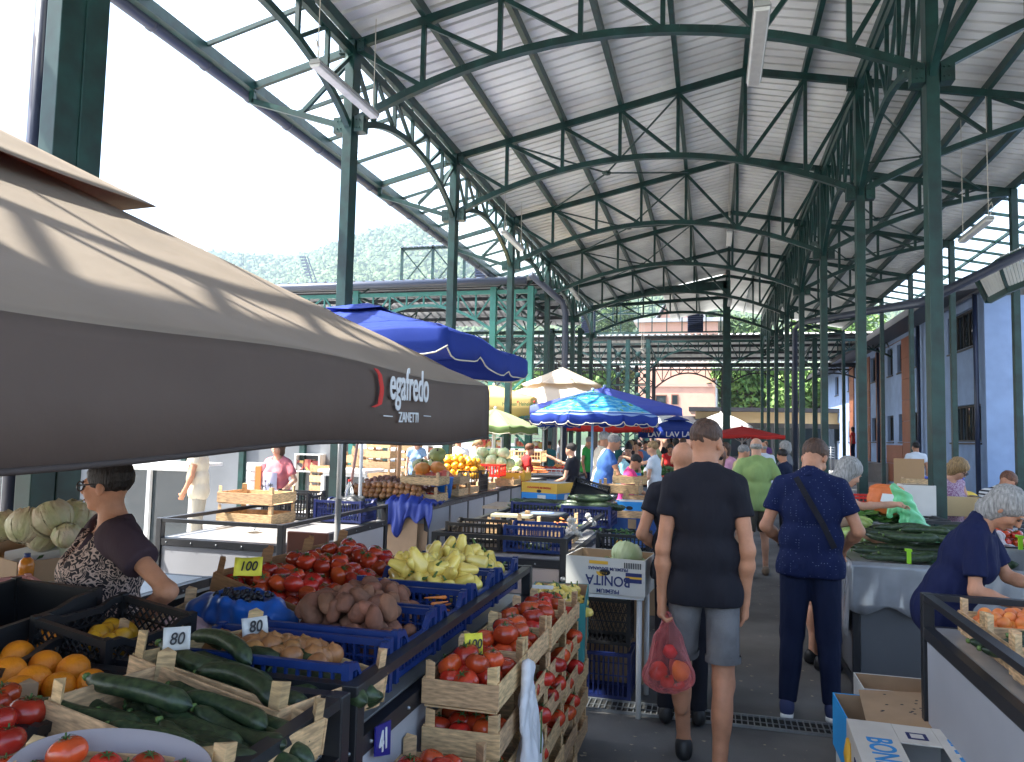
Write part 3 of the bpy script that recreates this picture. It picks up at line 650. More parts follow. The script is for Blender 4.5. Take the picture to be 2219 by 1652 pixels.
# ================================================================ implicit surface mesher (bodies, cloth, bags)
def cap(a, b, ra, rb=None, n=None, f=1, flat=False, k=None): return dict(t='c', a=np.array(a, float), b=np.array(b, float), ra=ra, rb=ra if rb is None else rb, n=None if n is None else np.array(n, float)/np.linalg.norm(n), f=f, flat=flat, k=k)
def ell(c, r, rot=None, k=None, neg=False): return dict(t='e', c=np.array(c, float), r=np.array(r, float), rot=None if rot is None else np.array(rot, float), k=k, neg=neg)
def sdf_eval(prims, lo, hi, h, k0):
    n = np.ceil((hi-lo)/h).astype(int)+1
    V = np.full(n, .3, np.float32); ax = [lo[i]+h*np.arange(n[i]) for i in range(3)]
    for p in prims:
        if p['t'] == 'c':
            r = max(p['ra'], p['rb'])*max(1, p['f']); l_ = np.minimum(p['a'], p['b'])-r; h_ = np.maximum(p['a'], p['b'])+r
        else: r = p['r'].max(); l_ = p['c']-r; h_ = p['c']+r
        k = p['k'] if p['k'] is not None else k0; mg = k+4*h
        i0 = np.maximum(0, np.floor((l_-mg-lo)/h).astype(int)); i1 = np.minimum(n, np.ceil((h_+mg-lo)/h).astype(int)+1)
        if (i1 <= i0).any(): continue
        X, Y, Z = np.meshgrid(*[ax[i][i0[i]:i1[i]] for i in range(3)], indexing='ij'); P = np.stack([X, Y, Z], -1)
        if p['t'] == 'c':
            a, b = p['a'], p['b']
            if p['n'] is not None:
                nn = p['n']; s = (1/p['f']-1); P = P+((P-a)@nn)[..., None]*s*nn; b = b+((b-a)@nn)*s*nn
            ab = b-a; L2 = max(ab@ab, 1e-9); t = ((P-a)@ab)/L2; tc = np.clip(t, 0, 1)
            d = np.linalg.norm(P-a-tc[..., None]*ab, axis=-1)-(p['ra']+(p['rb']-p['ra'])*tc)
            if p['flat']: L = math.sqrt(L2); d = np.maximum(d, (t-1)*L)
        else:
            Q = P-p['c']
            if p['rot'] is not None: Q = Q@p['rot']
            q0 = np.linalg.norm(Q/p['r'], axis=-1); q1 = np.linalg.norm(Q/(p['r']**2), axis=-1)+1e-9; d = q0*(q0-1)/q1
        sl = V[i0[0]:i1[0], i0[1]:i1[1], i0[2]:i1[2]]
        if p.get('neg'): np.maximum(sl, -d, out=sl)
        else:
            hh = np.clip(.5+.5*(sl-d)/k, 0, 1); sl[:] = sl*(1-hh)+d*hh-k*hh*(1-hh)
    return V, ax
def surf_nets(V, lo, h):
    n = np.array(V.shape); s = V < 0; c = n-1
    acc = np.zeros((*c, 3), np.float32); cnt = np.zeros(c, np.float32)
    offs = [(0, 0), (0, 1), (1, 0), (1, 1)]
    for ax in range(3):
        o1, o2 = [a for a in range(3) if a != ax]
        sa = [slice(None)]*3; sb = [slice(None)]*3; sa[ax] = slice(0, -1); sb[ax] = slice(1, None)
        va = V[tuple(sa)]; vb = V[tuple(sb)]; x = (va < 0) != (vb < 0); t = np.where(x, va/(va-vb+1e-12), 0)
        for e1, e2 in offs:
            sl = [slice(None)]*3; sl[o1] = slice(e1, e1+c[o1]); sl[o2] = slice(e2, e2+c[o2]); xx = x[tuple(sl)]; tt = t[tuple(sl)]
            cnt += xx; acc[..., ax] += tt*xx; acc[..., o1] += e1*xx; acc[..., o2] += e2*xx
    mk = cnt > 0; idx = np.full(c, -1); ii = np.argwhere(mk); idx[mk] = np.arange(len(ii))
    vs = (ii+acc[mk]/cnt[mk][:, None])*h+lo; fs = []
    for ax in range(3):
        o1, o2 = [(1, 2), (2, 0), (0, 1)][ax]
        sa = [slice(None)]*3; sb = [slice(None)]*3; sa[ax] = slice(0, -1); sb[ax] = slice(1, None)
        A = s[tuple(sa)]; B = s[tuple(sb)]; e = np.argwhere(A != B); e = e[(e[:, o1] > 0) & (e[:, o2] > 0) & (e[:, o1] < c[o1]) & (e[:, o2] < c[o2])]
        if not len(e): continue
        d1 = np.zeros(3, int); d1[o1] = 1; d2 = np.zeros(3, int); d2[o2] = 1
        g = lambda q: idx[q[:, 0], q[:, 1], q[:, 2]]
        q = np.stack([g(e-d1-d2), g(e-d2), g(e), g(e-d1)], 1); fl = ~A[e[:, 0], e[:, 1], e[:, 2]]; q[fl] = q[fl][:, ::-1]; fs.append(q)
    return vs, (np.concatenate(fs) if fs else np.zeros((0, 4), int))
def wobble(P, amp, fr, seed=0):
    r = np.random.default_rng(seed); o = np.zeros(len(P))
    for i in range(5):
        k = r.normal(size=3)*fr*(1.5**i); o += np.sin(P@k+r.uniform(0, 6.3))/(1.4**i)
    return o*amp/2.5
def sdf_geo(prims, h, k=.03, cuts=(), post=None):
    los, his = [], []
    for p in prims:
        if p.get('neg'): continue
        if p['t'] == 'c': r = max(p['ra'], p['rb'])*max(1, p['f']); los.append(np.minimum(p['a'], p['b'])-r); his.append(np.maximum(p['a'], p['b'])+r)
        else: r = p['r'].max(); los.append(p['c']-r); his.append(p['c']+r)
    lo = np.min(los, 0)-3*h-k*.5; hi = np.max(his, 0)+3*h+k*.5
    V, ax = sdf_eval(prims, lo, hi, h, k)
    if cuts or post:
        X, Y, Z = np.meshgrid(*ax, indexing='ij'); P = np.stack([X, Y, Z], -1)
        for n_, d_ in cuts: V = np.maximum(V, (P@np.array(n_, float)-d_)*np.float32(1))     # keep n.p < d
        if post: V = post(V, P)
    V[0], V[-1] = .1, .1; V[:, 0], V[:, -1] = .1, .1; V[:, :, 0], V[:, :, -1] = .1, .1
    return surf_nets(V, lo, h)
def geo_obj(name, geos, mt, parent=None, wob=None, smooth=True):
    vs = []; fs = []; n = 0
    for v, f in geos: vs.append(v); fs.append(f+n); n += len(v)
    v = np.concatenate(vs); f = np.concatenate(fs)
    me = bpy.data.meshes.new(name); me.from_pydata(v.tolist(), [], f.tolist()); me.materials.append(mt); me.polygons.foreach_set('use_smooth', [smooth]*len(me.polygons)); me.update()
    if wob:
        nr = np.empty(len(v)*3); me.vertices.foreach_get('normal', nr); nr = nr.reshape(-1, 3); co = v+nr*wobble(v*np.array(wob[3] if len(wob) > 3 else (1, 1, 1)), wob[0], wob[1], wob[2])[:, None]
        me.vertices.foreach_set('co', co.reshape(-1)); me.update()
    o = bpy.data.objects.new(name, me); COL.objects.link(o)
    sm_ = o.modifiers.new('relax', 'SMOOTH'); sm_.factor = .5; sm_.iterations = 3 if name != 'body' else 1
    if parent: o.parent = parent
    return o

# ================================================================ parasols
def fabric(name, col, trans=.25, col2=None, bump=.25, rough=.8, tcol=None):
    m = mat(name, col, rough, noise=.08 if not col2 else 0, nscale=3, bump=bump, bscale=5, col2=col2)
    nt = m.node_tree; L = nt.links; b = nt.nodes['Principled BSDF']; o = nt.nodes['Material Output']
    t = nt.nodes.new('ShaderNodeBsdfTranslucent'); t.inputs[0].default_value = (*(tcol or [min(1, c*1.3) for c in col]), 1)
    x = nt.nodes.new('ShaderNodeMixShader'); x.inputs[0].default_value = trans; L.new(b.outputs[0], x.inputs[1]); L.new(t.outputs[0], x.inputs[2]); L.new(x.outputs[0], o.inputs[0]); return m
def parasol(label, c, az, ez, half, n=4, rot=0, val=.25, mt=None, vmt=None, scal=0, vent=None, tilt=0, pole_r=.022, pole_mt=None, trim=None, wr=.012, sag=.05, curve=0, seed=1, ribs=True, group='market parasols', pole_off=(0, 0)):
    t = thing('parasol', label, 'parasol', (c[0], c[1], 0), group=group); t.rotation_euler = (0, 0, 0)
    rr = half/math.cos(math.pi/n); r = np.random.default_rng(seed)
    cs = [np.array([rr*math.cos(rot+math.pi/n+2*math.pi*k/n), rr*math.sin(rot+math.pi/n+2*math.pi*k/n)]) for k in range(n)]
    NS, NT = 28, 22; T0 = 1 if not vent else 1
    def sf(k, s, tt):
        a, b = cs[k], cs[(k+1) % n]; e = a+(b-a)*s; p = e*(1-tt)
        hh = tt+curve*math.sin(math.pi*tt)*.5
        z = ez+(az-ez)*hh - sag*half*math.sin(math.pi*s)*math.sin(math.pi*min(1, tt*1.0+.0))*.5
        cn = min(s, 1-s)
        z += wr*math.sin(9*s+7*tt+seed)*math.sin(math.pi*s)*(1-tt)+wr*1.2*math.exp(-((cn-.06-.25*tt)/.035)**2)*(1-tt)*tt*3
        z += wr*.8*math.sin(30*(tt+s*.35)+seed)*math.exp(-(tt/.22)**2)
        return (p[0], p[1], z+tilt*p[1])
    m = MB()
    for k in range(n):
        vs = [sf(k, i/NS, (j/NT)**1.3) for j in range(NT+1) for i in range(NS+1)]; fs = [(j*(NS+1)+i, j*(NS+1)+i+1, (j+1)*(NS+1)+i+1, (j+1)*(NS+1)+i) for j in range(NT) for i in range(NS)]
        m.add(vs, fs)
    cano = m.build('canopy', mt, t, local=True, smooth=True)
    so = cano.modifiers.new('s', 'SOLIDIFY'); so.thickness = .004
    m = MB(); tr = MB()
    for k in range(n):
        vs = []
        for i in range(NS+1):
            s = i/NS; p = sf(k, s, 0); bot = val*(1-(scal*(1-abs(math.sin(math.pi*s*3)))**3 if scal else 0)); nrm = np.array([p[0], p[1]])/np.linalg.norm(p[:2])
            w1 = .012*math.sin(14*s+seed)*(1 if val > .1 else 0)
            for q in (0, .12, .5, 1):
                vs.append((p[0]+nrm[0]*(w1*q*q+.012*min(1, q*8)), p[1]+nrm[1]*(w1*q*q+.012*min(1, q*8)), p[2]-bot*q))
        fs = [(i*4+j, i*4+j+1, (i+1)*4+j+1, (i+1)*4+j) for i in range(NS) for j in range(3)]; m.add(vs, fs)
        if trim: tr.tube([vs[i*4+3] for i in range(NS+1)], .008, 5)
    vo = m.build('valance', vmt or mt, t, local=True, smooth=True); so = vo.modifiers.new('s', 'SOLIDIFY'); so.thickness = .004
    if trim: tr.build('trim', trim, t, local=True, smooth=True)
    if vent:
        fr, up = vent; m = MB()
        for k in range(n):
            vs = []
            for j in range(9):
                for i in range(9):
                    s, q = i/8, j/8; a, b = cs[k]*fr, cs[(k+1) % n]*fr; e = (a+(b-a)*s)*(1-q); tt = 1-fr*(1-q)
                    z = ez+(az-ez)*(tt+curve*math.sin(math.pi*tt)*.5)+up*(1-q*.0)-.02*math.sin(math.pi*s)*(1-q)
                    vs.append((e[0], e[1], z+tilt*e[1]))
            m.add(vs, [(j*9+i, j*9+i+1, (j+1)*9+i+1, (j+1)*9+i) for j in range(8) for i in range(8)])
        vn = m.build('vent_cap', mt, t, local=True, smooth=True); so = vn.modifiers.new('s', 'SOLIDIFY'); so.thickness = .004
    pm = pole_mt or M_white
    m = MB(); m.tube([(pole_off[0], pole_off[1], 0), (0, 0, az-.02)], pole_r, 10); m.ball((0, 0, az+.02), pole_r*1.6, 8); m.build('pole', pm, t, local=True, smooth=True)
    if ribs:
        for k in range(n):
            m = MB(); e = cs[k]; m.tube([(0, 0, az-.05), (e[0]*.985, e[1]*.985, ez-.015+tilt*e[1])], .01, 6); m.tube([(0, 0, az-.55*(az-ez)-.35), (e[0]*.5, e[1]*.5, ez+(az-ez)*.5-.02)], .008, 5); m.build('rib', pm, t, local=True)
    return t
M_hem = mat('taupe hem', (.06, .045, .04), .8); F_brown_shade = fabric('shade tone taupe valance canvas', (.125, .09, .072), .12, bump=.3, tcol=(.40, .14, .09))  # valance copy of the parasol canvas, its shade put into a darker colour
F_brown_lit = fabric('lit tone taupe canvas', (.27, .215, .165), .14, bump=.35, tcol=(.50, .17, .10))  # same canvas for the top, sunlight put into a lighter colour
F_blue = fabric('royal blue canvas', (.010, .042, .32), .22)
F_bluel = fabric('periwinkle blue canvas', (.12, .16, .60), .35)
F_green = fabric('pale green canvas', (.33, .40, .22), .4)
F_yel = fabric('yellow cream canvas', (.66, .50, .20), .35)
F_cream = fabric('cream canvas', (.72, .64, .54), .35)
F_red = fabric('red canvas', (.62, .03, .02), .3)
F_white = fabric('white canvas', (.75, .75, .74), .3)
F_trim = mat('cream piping', (.62, .57, .45), .8)
M_txtw = mat('white print', (.7, .7, .7), .7); M_txtr = mat('red print', (.6, .03, .02), .7); M_txtg = mat('green print', (.02, .12, .04), .7)
seg = parasol('huge taupe market parasol with red and white lettering filling the left of the view', (-3.40, 2.39), 3.08, 1.955, 2.08, 4, 0, .31, F_brown_lit, vmt=F_brown_shade, vent=(.36, .1), tilt=.018, pole_r=.03, wr=.011, sag=.012, seed=3, trim=M_hem)
# lettering on the side that faces the aisle
def val_text(par, body, u, v, size, mt, X, xs=1, shear=0, dirv=(0, 1, .018)):
    p = at(u, v, X=X); o = text(body, size, mt, None, parent=par, mtx=frame_mtx(p-_wloc(par), dirv, (0, 0, 1)), xs=xs, shear=shear, ext=.002); return o
vx = -1.292
val_text(seg, 'egafredo', 890, 838, .20, M_txtw, vx, .64); val_text(seg, 'ZANETTI', 886, 906, .062, M_txtw, vx, .9)
for u in (841, 926):
    p = at(u, 902, X=vx); m = MB(); m.bar(p-Vector((0, .045, 0)), p+Vector((0, .045, 0)), .003, .004); m.build('dash_print', M_txtw, seg)
p = at(818, 800, X=vx); q = at(822, 884, X=vx); m = MB(); w_ = .035; dy = .05
pts = [(p.y-.02, p.z-.0), (p.y+.02, p.z-.02), (p.y+.045, p.z-.07), (p.y+.045, q.z+.06), (p.y+.03, q.z+.015), (p.y-.03, q.z)]
for a, b in zip(pts[:-1], pts[1:]): m.hexa([(vx, a[0]-w_/2, a[1]), (vx, a[0]+w_/2, a[1]), (vx, b[0]+w_/2, b[1]), (vx, b[0]-w_/2, b[1]), (vx+.003, a[0]-w_/2, a[1]), (vx+.003, a[0]+w_/2, a[1]), (vx+.003, b[0]+w_/2, b[1]), (vx+.003, b[0]-w_/2, b[1])])
m.build('red_initial', M_txtr, seg)
parasol('large square royal blue parasol with cream piping behind the taupe parasol', (-4.05, 8.45), 3.22, 2.72, 1.62, 4, 0, .28, F_blue, scal=.35, vent=(.22, .05), trim=F_trim, seed=5, wr=.02)
hk = parasol('yellow parasol with printed green lettering tucked below the big blue parasol', (-5.25, 18.3), 2.95, 2.6, 1.3, 4, 0, .42, F_yel, seed=2)
for u, s_ in ((1104, .13), (1141, .13)):
    p = at(u, 876, Y=16.96); text('Heineken' if s_ < .2 else 'Heinek', s_, M_txtg, None, parent=hk, mtx=frame_mtx(p-_wloc(hk), (1, 0, 0), (0, 0, 1)), xs=.7)
for u in (1122, 1158):
    p = at(u, 871, Y=16.95); m = MB(); m.lathe([(.025, 0), (.01, .01), (0, .01)], (0, 0, 0), 5); o = m.build('star_print', M_txtr, hk, local=True); o.matrix_local = frame_mtx(p-_wloc(hk), (1, 0, 0), (0, 0, 1))
parasol('pale green round parasol with darker valance under the yellow parasol', (at(1073, 900, Y=16).x, 16), 2.28, 1.9, .92, 8, .2, .15, F_green, vmt=fabric('olive canvas', (.17, .26, .09), .3), trim=F_trim, seed=4, curve=.15)
parasol('two tier cream parasol standing behind the blue parasols', (at(1219, 820, Y=19).x, 19), 3.34, 2.45, 1.9, 8, .1, .12, F_cream, vent=(.52, .12), seed=8)
parasol('plain periwinkle blue parasol directly behind the palm print parasol', (at(1310, 850, Y=16.2).x, 16.2), 2.78, 2.36, 1.13, 4, .8, .17, F_bluel, seed=6, pole_mt=M_bluewall)
# palm print beach parasol
def beach():
    m = bpy.data.materials.new('palm beach print'); m.use_nodes = True; nt = m.node_tree; b = nt.nodes['Principled BSDF']; L = nt.links; b.inputs['Roughness'].default_value = .7
    tc = nt.nodes.new('ShaderNodeTexCoord'); mp = nt.nodes.new('ShaderNodeMapping'); mp.inputs['Scale'].default_value = (3, 3, 26); L.new(tc.outputs['Object'], mp.inputs[0])
    n = nt.nodes.new('ShaderNodeTexNoise'); n.inputs['Scale'].default_value = 2; n.inputs['Detail'].default_value = 6; L.new(mp.outputs[0], n.inputs[0])
    r = nt.nodes.new('ShaderNodeValToRGB'); L.new(n.outputs[0], r.inputs[0]); e = r.color_ramp.elements; e[0].position = .35; e[0].color = (.01, .26, .68, 1); e[1].position = .62; e[1].color = (.35, .75, .88, 1); e2 = e.new(.5); e2.color = (.05, .48, .85, 1)
    v = nt.nodes.new('ShaderNodeTexVoronoi'); v.inputs['Scale'].default_value = 5.5; L.new(tc.outputs['Object'], v.inputs['Vector'])
    n2 = nt.nodes.new('ShaderNodeTexNoise'); n2.inputs['Scale'].default_value = 22; L.new(tc.outputs['Object'], n2.inputs[0])
    ad = nt.nodes.new('ShaderNodeMath'); ad.operation = 'MULTIPLY_ADD'; ad.inputs[1].default_value = .5; L.new(n2.outputs[0], ad.inputs[0]); L.new(v.outputs[0], ad.inputs[2])
    cp = nt.nodes.new('ShaderNodeMath'); cp.operation = 'LESS_THAN'; cp.inputs[1].default_value = .47; L.new(ad.outputs[0], cp.inputs[0])
    mx = nt.nodes.new('ShaderNodeMix'); mx.data_type = 'RGBA'; L.new(cp.outputs[0], mx.inputs[0]); L.new(r.outputs[0], mx.inputs[6]); mx.inputs[7].default_value = (.22, .5, .06, 1)
    sp = nt.nodes.new('ShaderNodeSeparateXYZ'); L.new(tc.outputs['Object'], sp.inputs[0]); cr = nt.nodes.new('ShaderNodeValToRGB'); cr.color_ramp.interpolation = 'CONSTANT'
    mr = nt.nodes.new('ShaderNodeMapRange'); mr.inputs[1].default_value = 2.08; mr.inputs[2].default_value = 2.53; L.new(sp.outputs[2], mr.inputs[0]); L.new(mr.outputs[0], cr.inputs[0])
    e = cr.color_ramp.elements; e[0].position = 0; e[0].color = (.35, .5, .8, 1); e[1].position = .14; e[1].color = (0, 0, 0, 1)
    for ps, cl in ((.05, (.02, .1, .5, 1)), (.1, (.6, .75, .85, 1))): x = e.new(ps); x.color = cl
    lt = nt.nodes.new('ShaderNodeMath'); lt.operation = 'LESS_THAN'; lt.inputs[1].default_value = .14; L.new(mr.outputs[0], lt.inputs[0])
    m2 = nt.nodes.new('ShaderNodeMix'); m2.data_type = 'RGBA'; L.new(lt.outputs[0], m2.inputs[0]); L.new(mx.outputs[2], m2.inputs[6]); L.new(cr.outputs[0], m2.inputs[7]); L.new(m2.outputs[2], b.inputs['Base Color'])
    t = nt.nodes.new('ShaderNodeBsdfTranslucent'); L.new(m2.outputs[2], t.inputs[0]); x = nt.nodes.new('ShaderNodeMixShader'); x.inputs[0].default_value = .3; L.new(b.outputs[0], x.inputs[1]); L.new(t.outputs[0], x.inputs[2]); L.new(x.outputs[0], nt.nodes['Material Output'].inputs[0]); return m
M_beach = beach()
pb_ = parasol('round beach parasol printed with palms and blue water above a blue scalloped valance', (at(1284, 900, Y=13.5).x, 13.5), 2.53, 2.08, 1.08, 8, .2, .16, M_beach, vmt=F_blue, scal=.3, trim=F_trim, curve=.22, seed=9, pole_mt=mat('pale blue pole', (.3, .45, .62), .4), sag=.02)
parasol('small beach parasol with blue palm print peeking out beside the green parasol', (at(1150, 900, Y=18).x, 19.5), 2.4, 2.05, .9, 8, 0, .1, M_beach, vmt=F_blue, seed=11, curve=.2)
cr_ = parasol('cream parasol with a red striped valance in the far crowd', (at(1325, 920, Y=25).x, 25), 2.4, 2.1, 1.35, 4, 0, .2, F_cream, vmt=F_red, seed=12)
p = at(1400, 934, Y=23.62); text('deb', .2, M_ink, None, parent=cr_, mtx=frame_mtx(p-_wloc(cr_), (1, 0, 0), (0, 0, 1)))
parasol('white parasol with sagging top left of the blue lettered parasol', (at(1420, 915, Y=29).x, 29), 2.75, 2.25, 1.3, 4, .3, .08, F_white, seed=13)
lav = parasol('blue parasol with white lettering on its valance in front of the pink house', (at(1467, 913, Y=26).x, 26), 2.42, 1.99, 1.15, 4, 0, .25, F_blue, vent=(.35, .08), seed=14, trim=None)
for u in (1418, 1457, 1492):
    p = at(u, 942, Y=24.82); text('LAV', .24, M_txtw, None, parent=lav, mtx=frame_mtx(p-_wloc(lav), (1, 0, 0), (0, 0, 1)))
an = parasol('white parasol with a lettered valance behind the far middle column', (at(1562, 905, Y=34).x, 34), 2.9, 2.3, 1.15, 4, .1, .25, F_white, seed=15, curve=.2)
p = at(1590, 934, Y=32.75); text('ANC', .2, mat('grey print', (.15, .2, .25), .7), None, parent=an, mtx=frame_mtx(p-_wloc(an), (1, .1, 0), (0, 0, 1)))
parasol('red parasol with a pointed top beside the far middle column', (at(1608, 940, Y=24).x, 24), 2.15, 1.88, .95, 4, .25, .1, F_red, seed=16)
# bare pole standing through the display at mid left
po = thing('parasol_pole', 'grey and white metal pole rising beside the water bottle', 'pole', (-2.95, 5.6, 0))
a = at(728, 1230, Y=5.3); b = at(738, 960, Y=5.3); m = MB(); m.tube([(a.x, 5.3, 0), (a.x, 5.3, a.z), a.lerp(b, .55)], .024, 12); m.build('lower_pole', mat('grey pole', (.16, .16, .16), .5), po, smooth=True)
m = MB(); m.tube([a.lerp(b, .55), b+Vector((0, 0, .6))], .019, 12); m.build('upper_pole', M_white, po, smooth=True)
p = at(1056, 790, Y=12)
def pole_thing(u0, v0, u1, v1, Y, r, mt, lb):
    a = at(u0, v0, Y=Y); b = at(u1, v1, Y=Y); d = (a-b)/(a.z-b.z); t = thing('parasol_pole', lb, 'pole', (a.x, Y, 0)); m = MB(); m.tube([b-d*b.z, a+d*.5], r, 10); m.build('tube', mt, t, smooth=True)
pole_thing(867, 950, 862, 1050, 9.6, .028, mat('orange pole', (.62, .3, .12), .5), 'orange painted pole standing among the pumpkins')
pole_thing(775, 960, 762, 1042, 8.9, .018, mat('pink pole', (.55, .28, .22), .5), 'thin pinkish leaning pole behind the water bottle')

# ================================================================ stalls
def bolts(mb, pts, r=.012):
    for p in pts: mb.ball(p, r, 8)
def stall(label, x0, x1, y0, y1, top=.86, rail=.15, rails='xyXY', panels='xyXY', npan=(1, 2), mtp=M_panel, mtt=M_top, group='market stalls', post=.05):
    t = thing('market_stall', label, 'stall', ((x0+x1)/2, (y0+y1)/2, 0), group=group)
    for (x, y) in ((x0, y0), (x1-post, y0), (x0, y1-post), (x1-post, y1-post)):
        m = MB(); m.box((x, y, 0), (x+post, y+post, top+(rail if rails else 0))); m.build('leg', M_black, t, bevel=.004)
    m = MB(); m.box((x0+post, y0+.004, top-.055), (x1-post, y0+post-.004, top-.002)); m.box((x0+post, y1-post+.004, top-.055), (x1-post, y1-.004, top-.002))
    m.box((x0+.004, y0+post, top-.055), (x0+post-.004, y1-post, top-.002)); m.box((x1-post+.004, y0+post, top-.055), (x1-.004, y1-post, top-.002))
    m.box((x0+post, y0+.004, .06), (x1-post, y0+post-.004, .11)); m.box((x1-post+.004, y0+post, .06), (x1-.004, y1-post, .11)); m.box((x0+.004, y0+post, .06), (x0+post-.004, y1-post, .11)); m.build('frame', M_black, t)
    m = MB(); m.box((x0+post+.002, y0+post+.002, top-.03), (x1-post-.002, y1-post-.002, top)); m.build('tabletop', mtt, t)
    if rails:
        z = top+rail
        for s_ in rails:
            m = MB(); b = (post-.008)/2
            if s_ == 'x': m.box((x0+.004, y0+post, z-.03), (x0+post-.004, y1-post, z-.002))
            if s_ == 'X': m.box((x1-post+.004, y0+post, z-.03), (x1-.004, y1-post, z-.002))
            if s_ == 'y': m.box((x0+post, y0+.004, z-.03), (x1-post, y0+post-.004, z-.002))
            if s_ == 'Y': m.box((x0+post, y1-post+.004, z-.03), (x1-post, y1-.004, z-.002))
            m.build('guard_rail', M_black, t)
    for s_ in panels:
        n = npan[1] if s_ in 'xX' else npan[0]
        for i in range(n):
            m = MB(); g = .022
            if s_ in 'xX':
                a = y0+post+(y1-y0-2*post)*i/n; b = y0+post+(y1-y0-2*post)*(i+1)/n; xx = x0+.012 if s_ == 'x' else x1-.022
                m.box((xx, a+g, .12), (xx+.01, b-g, top-.06))
            else:
                a = x0+post+(x1-x0-2*post)*i/n; b = x0+post+(x1-x0-2*post)*(i+1)/n; yy = y0+.012 if s_ == 'y' else y1-.022
                m.box((a+g*.2, yy, .12), (b-g*.2, yy+.01, top-.06))
            m.build('side_panel', mtp, t)
        if s_ in 'xX' and n > 1:
            m = MB(); xx = x0 if s_ == 'x' else x1-post
            for i in range(1, n): y = y0+post+(y1-y0-2*post)*i/n; m.box((xx+.003, y-.022, .11), (xx+post-.003, y+.022, top-.056))
            m.build('panel_divider', M_black, t)
    m = MB()
    for y in np.arange(y0+.1, y1, .28): m.ball((x1-.001, y, top-.03), .007, 6)
    for x in np.arange(x0+.1, x1, .22): m.ball((x, y0+.001, top-.03), .007, 6)
    bolts(m, [(x1+.003, y0+.025, top-.12), (x0+.025, y0-.003, top-.12), (x1-.025, y0-.003, top-.12)], .02); m.build('bolt', M_steelg, t, smooth=True)
    return t
stA = stall('front stall by the camera piled with cucumbers, oranges and tomatoes', -2.15, -.93, -.4, 1.93, npan=(1, 2), mtp=M_paneld)
stB = stall('stall with the number 41 on its panel and blue crates behind its rail', -2.15, -.93, 1.97, 4.08, npan=(1, 1))
stC = stall('stall with a pinkish end panel holding black and blue crates and garlic', -1.93, -.95, 5.2, 8.1, npan=(1, 2), mtp=mat('pinkish panel', (.42, .35, .33), .6))
stD = stall('stall with a bare metal top, coffee cup and water bottle', -4.15, -3.05, 5.1, 7.0, npan=(1, 2))
stE = stall('long stall heaped with pumpkins and peppers, jackets hanging from its end', -4.5, -3.2, 8.5, 11.6, npan=(1, 4), rails='')
stE2 = stall('long stall behind the pumpkin stall carrying cabbages in a red basket', -4.6, -3.3, 11.75, 15.6, npan=(1, 4), rails='')
stF = stall('sunlit white topped stall carrying the yellow and blue banana box', -2.45, -1.35, 9.0, 11.6, npan=(1, 2), rails='', mtt=M_white)
stG = stall('stall with a white sheet where people lean in front of the pink shirted woman', -2.3, -1.3, 12.0, 14.2, npan=(1, 2), rails='', mtt=M_white)
stH = stall('right stall wrapped in shiny plastic with zucchini on top', .93, 2.05, 5.75, 7.4, npan=(1, 1), mtp=M_paneld, rails='')
stI = stall('nearest right stall with crates of apricots and tomatoes behind its rail', .95, 2.3, 1.2, 4.05, npan=(1, 1), mtp=M_panel)
stI2 = stall('right stall with a plastic wrapped rail where the striped shirt shopper leans', 1.75, 2.9, 6.1, 7.9, npan=(1, 1), mtp=M_paneld)
stJ = stall('right rear stall covered by a blue and yellow cloth', 2.4, 3.6, 10.5, 13.5, npan=(1, 2))
stK = stall('right stall behind the grey haired woman holding a red crate and orange sack', 1.05, 2.15, 8.0, 10.2, npan=(1, 2))
stL = stall('far left stall with red fruit and a white crate', -4.3, -2.9, 16.0, 19.0, npan=(1, 2), rails='')
stM = stall('far middle stall in the crowd with leafy greens under the blue bag', -1.6, -.6, 14.6, 17.5, npan=(1, 2), rails='')
# number plate 41
nb = thing('number_plate', 'blue plate with the white number 41 on the stall panel', 'number plate', (-.94, 2.35, .4))
c0 = [at(812, 1575, X=-.925), at(845, 1560, X=-.925), at(843, 1635, X=-.925), at(810, 1640, X=-.925)]
m = MB(); dx = Vector((.004, 0, 0)); m.hexa([c0[3], c0[2], c0[1], c0[0]]+[c+dx for c in (c0[3], c0[2], c0[1], c0[0])]); m.build('plate', mat('sign blue', (.01, .012, .2), .4), nb)
pc = (c0[0]+c0[2])/2+Vector((.006, 0, 0)); text('41', .085, M_txtw, None, parent=nb, mtx=frame_mtx(pc-_wloc(nb), (0, 1, .04), (0, 0, 1)), xs=.75)

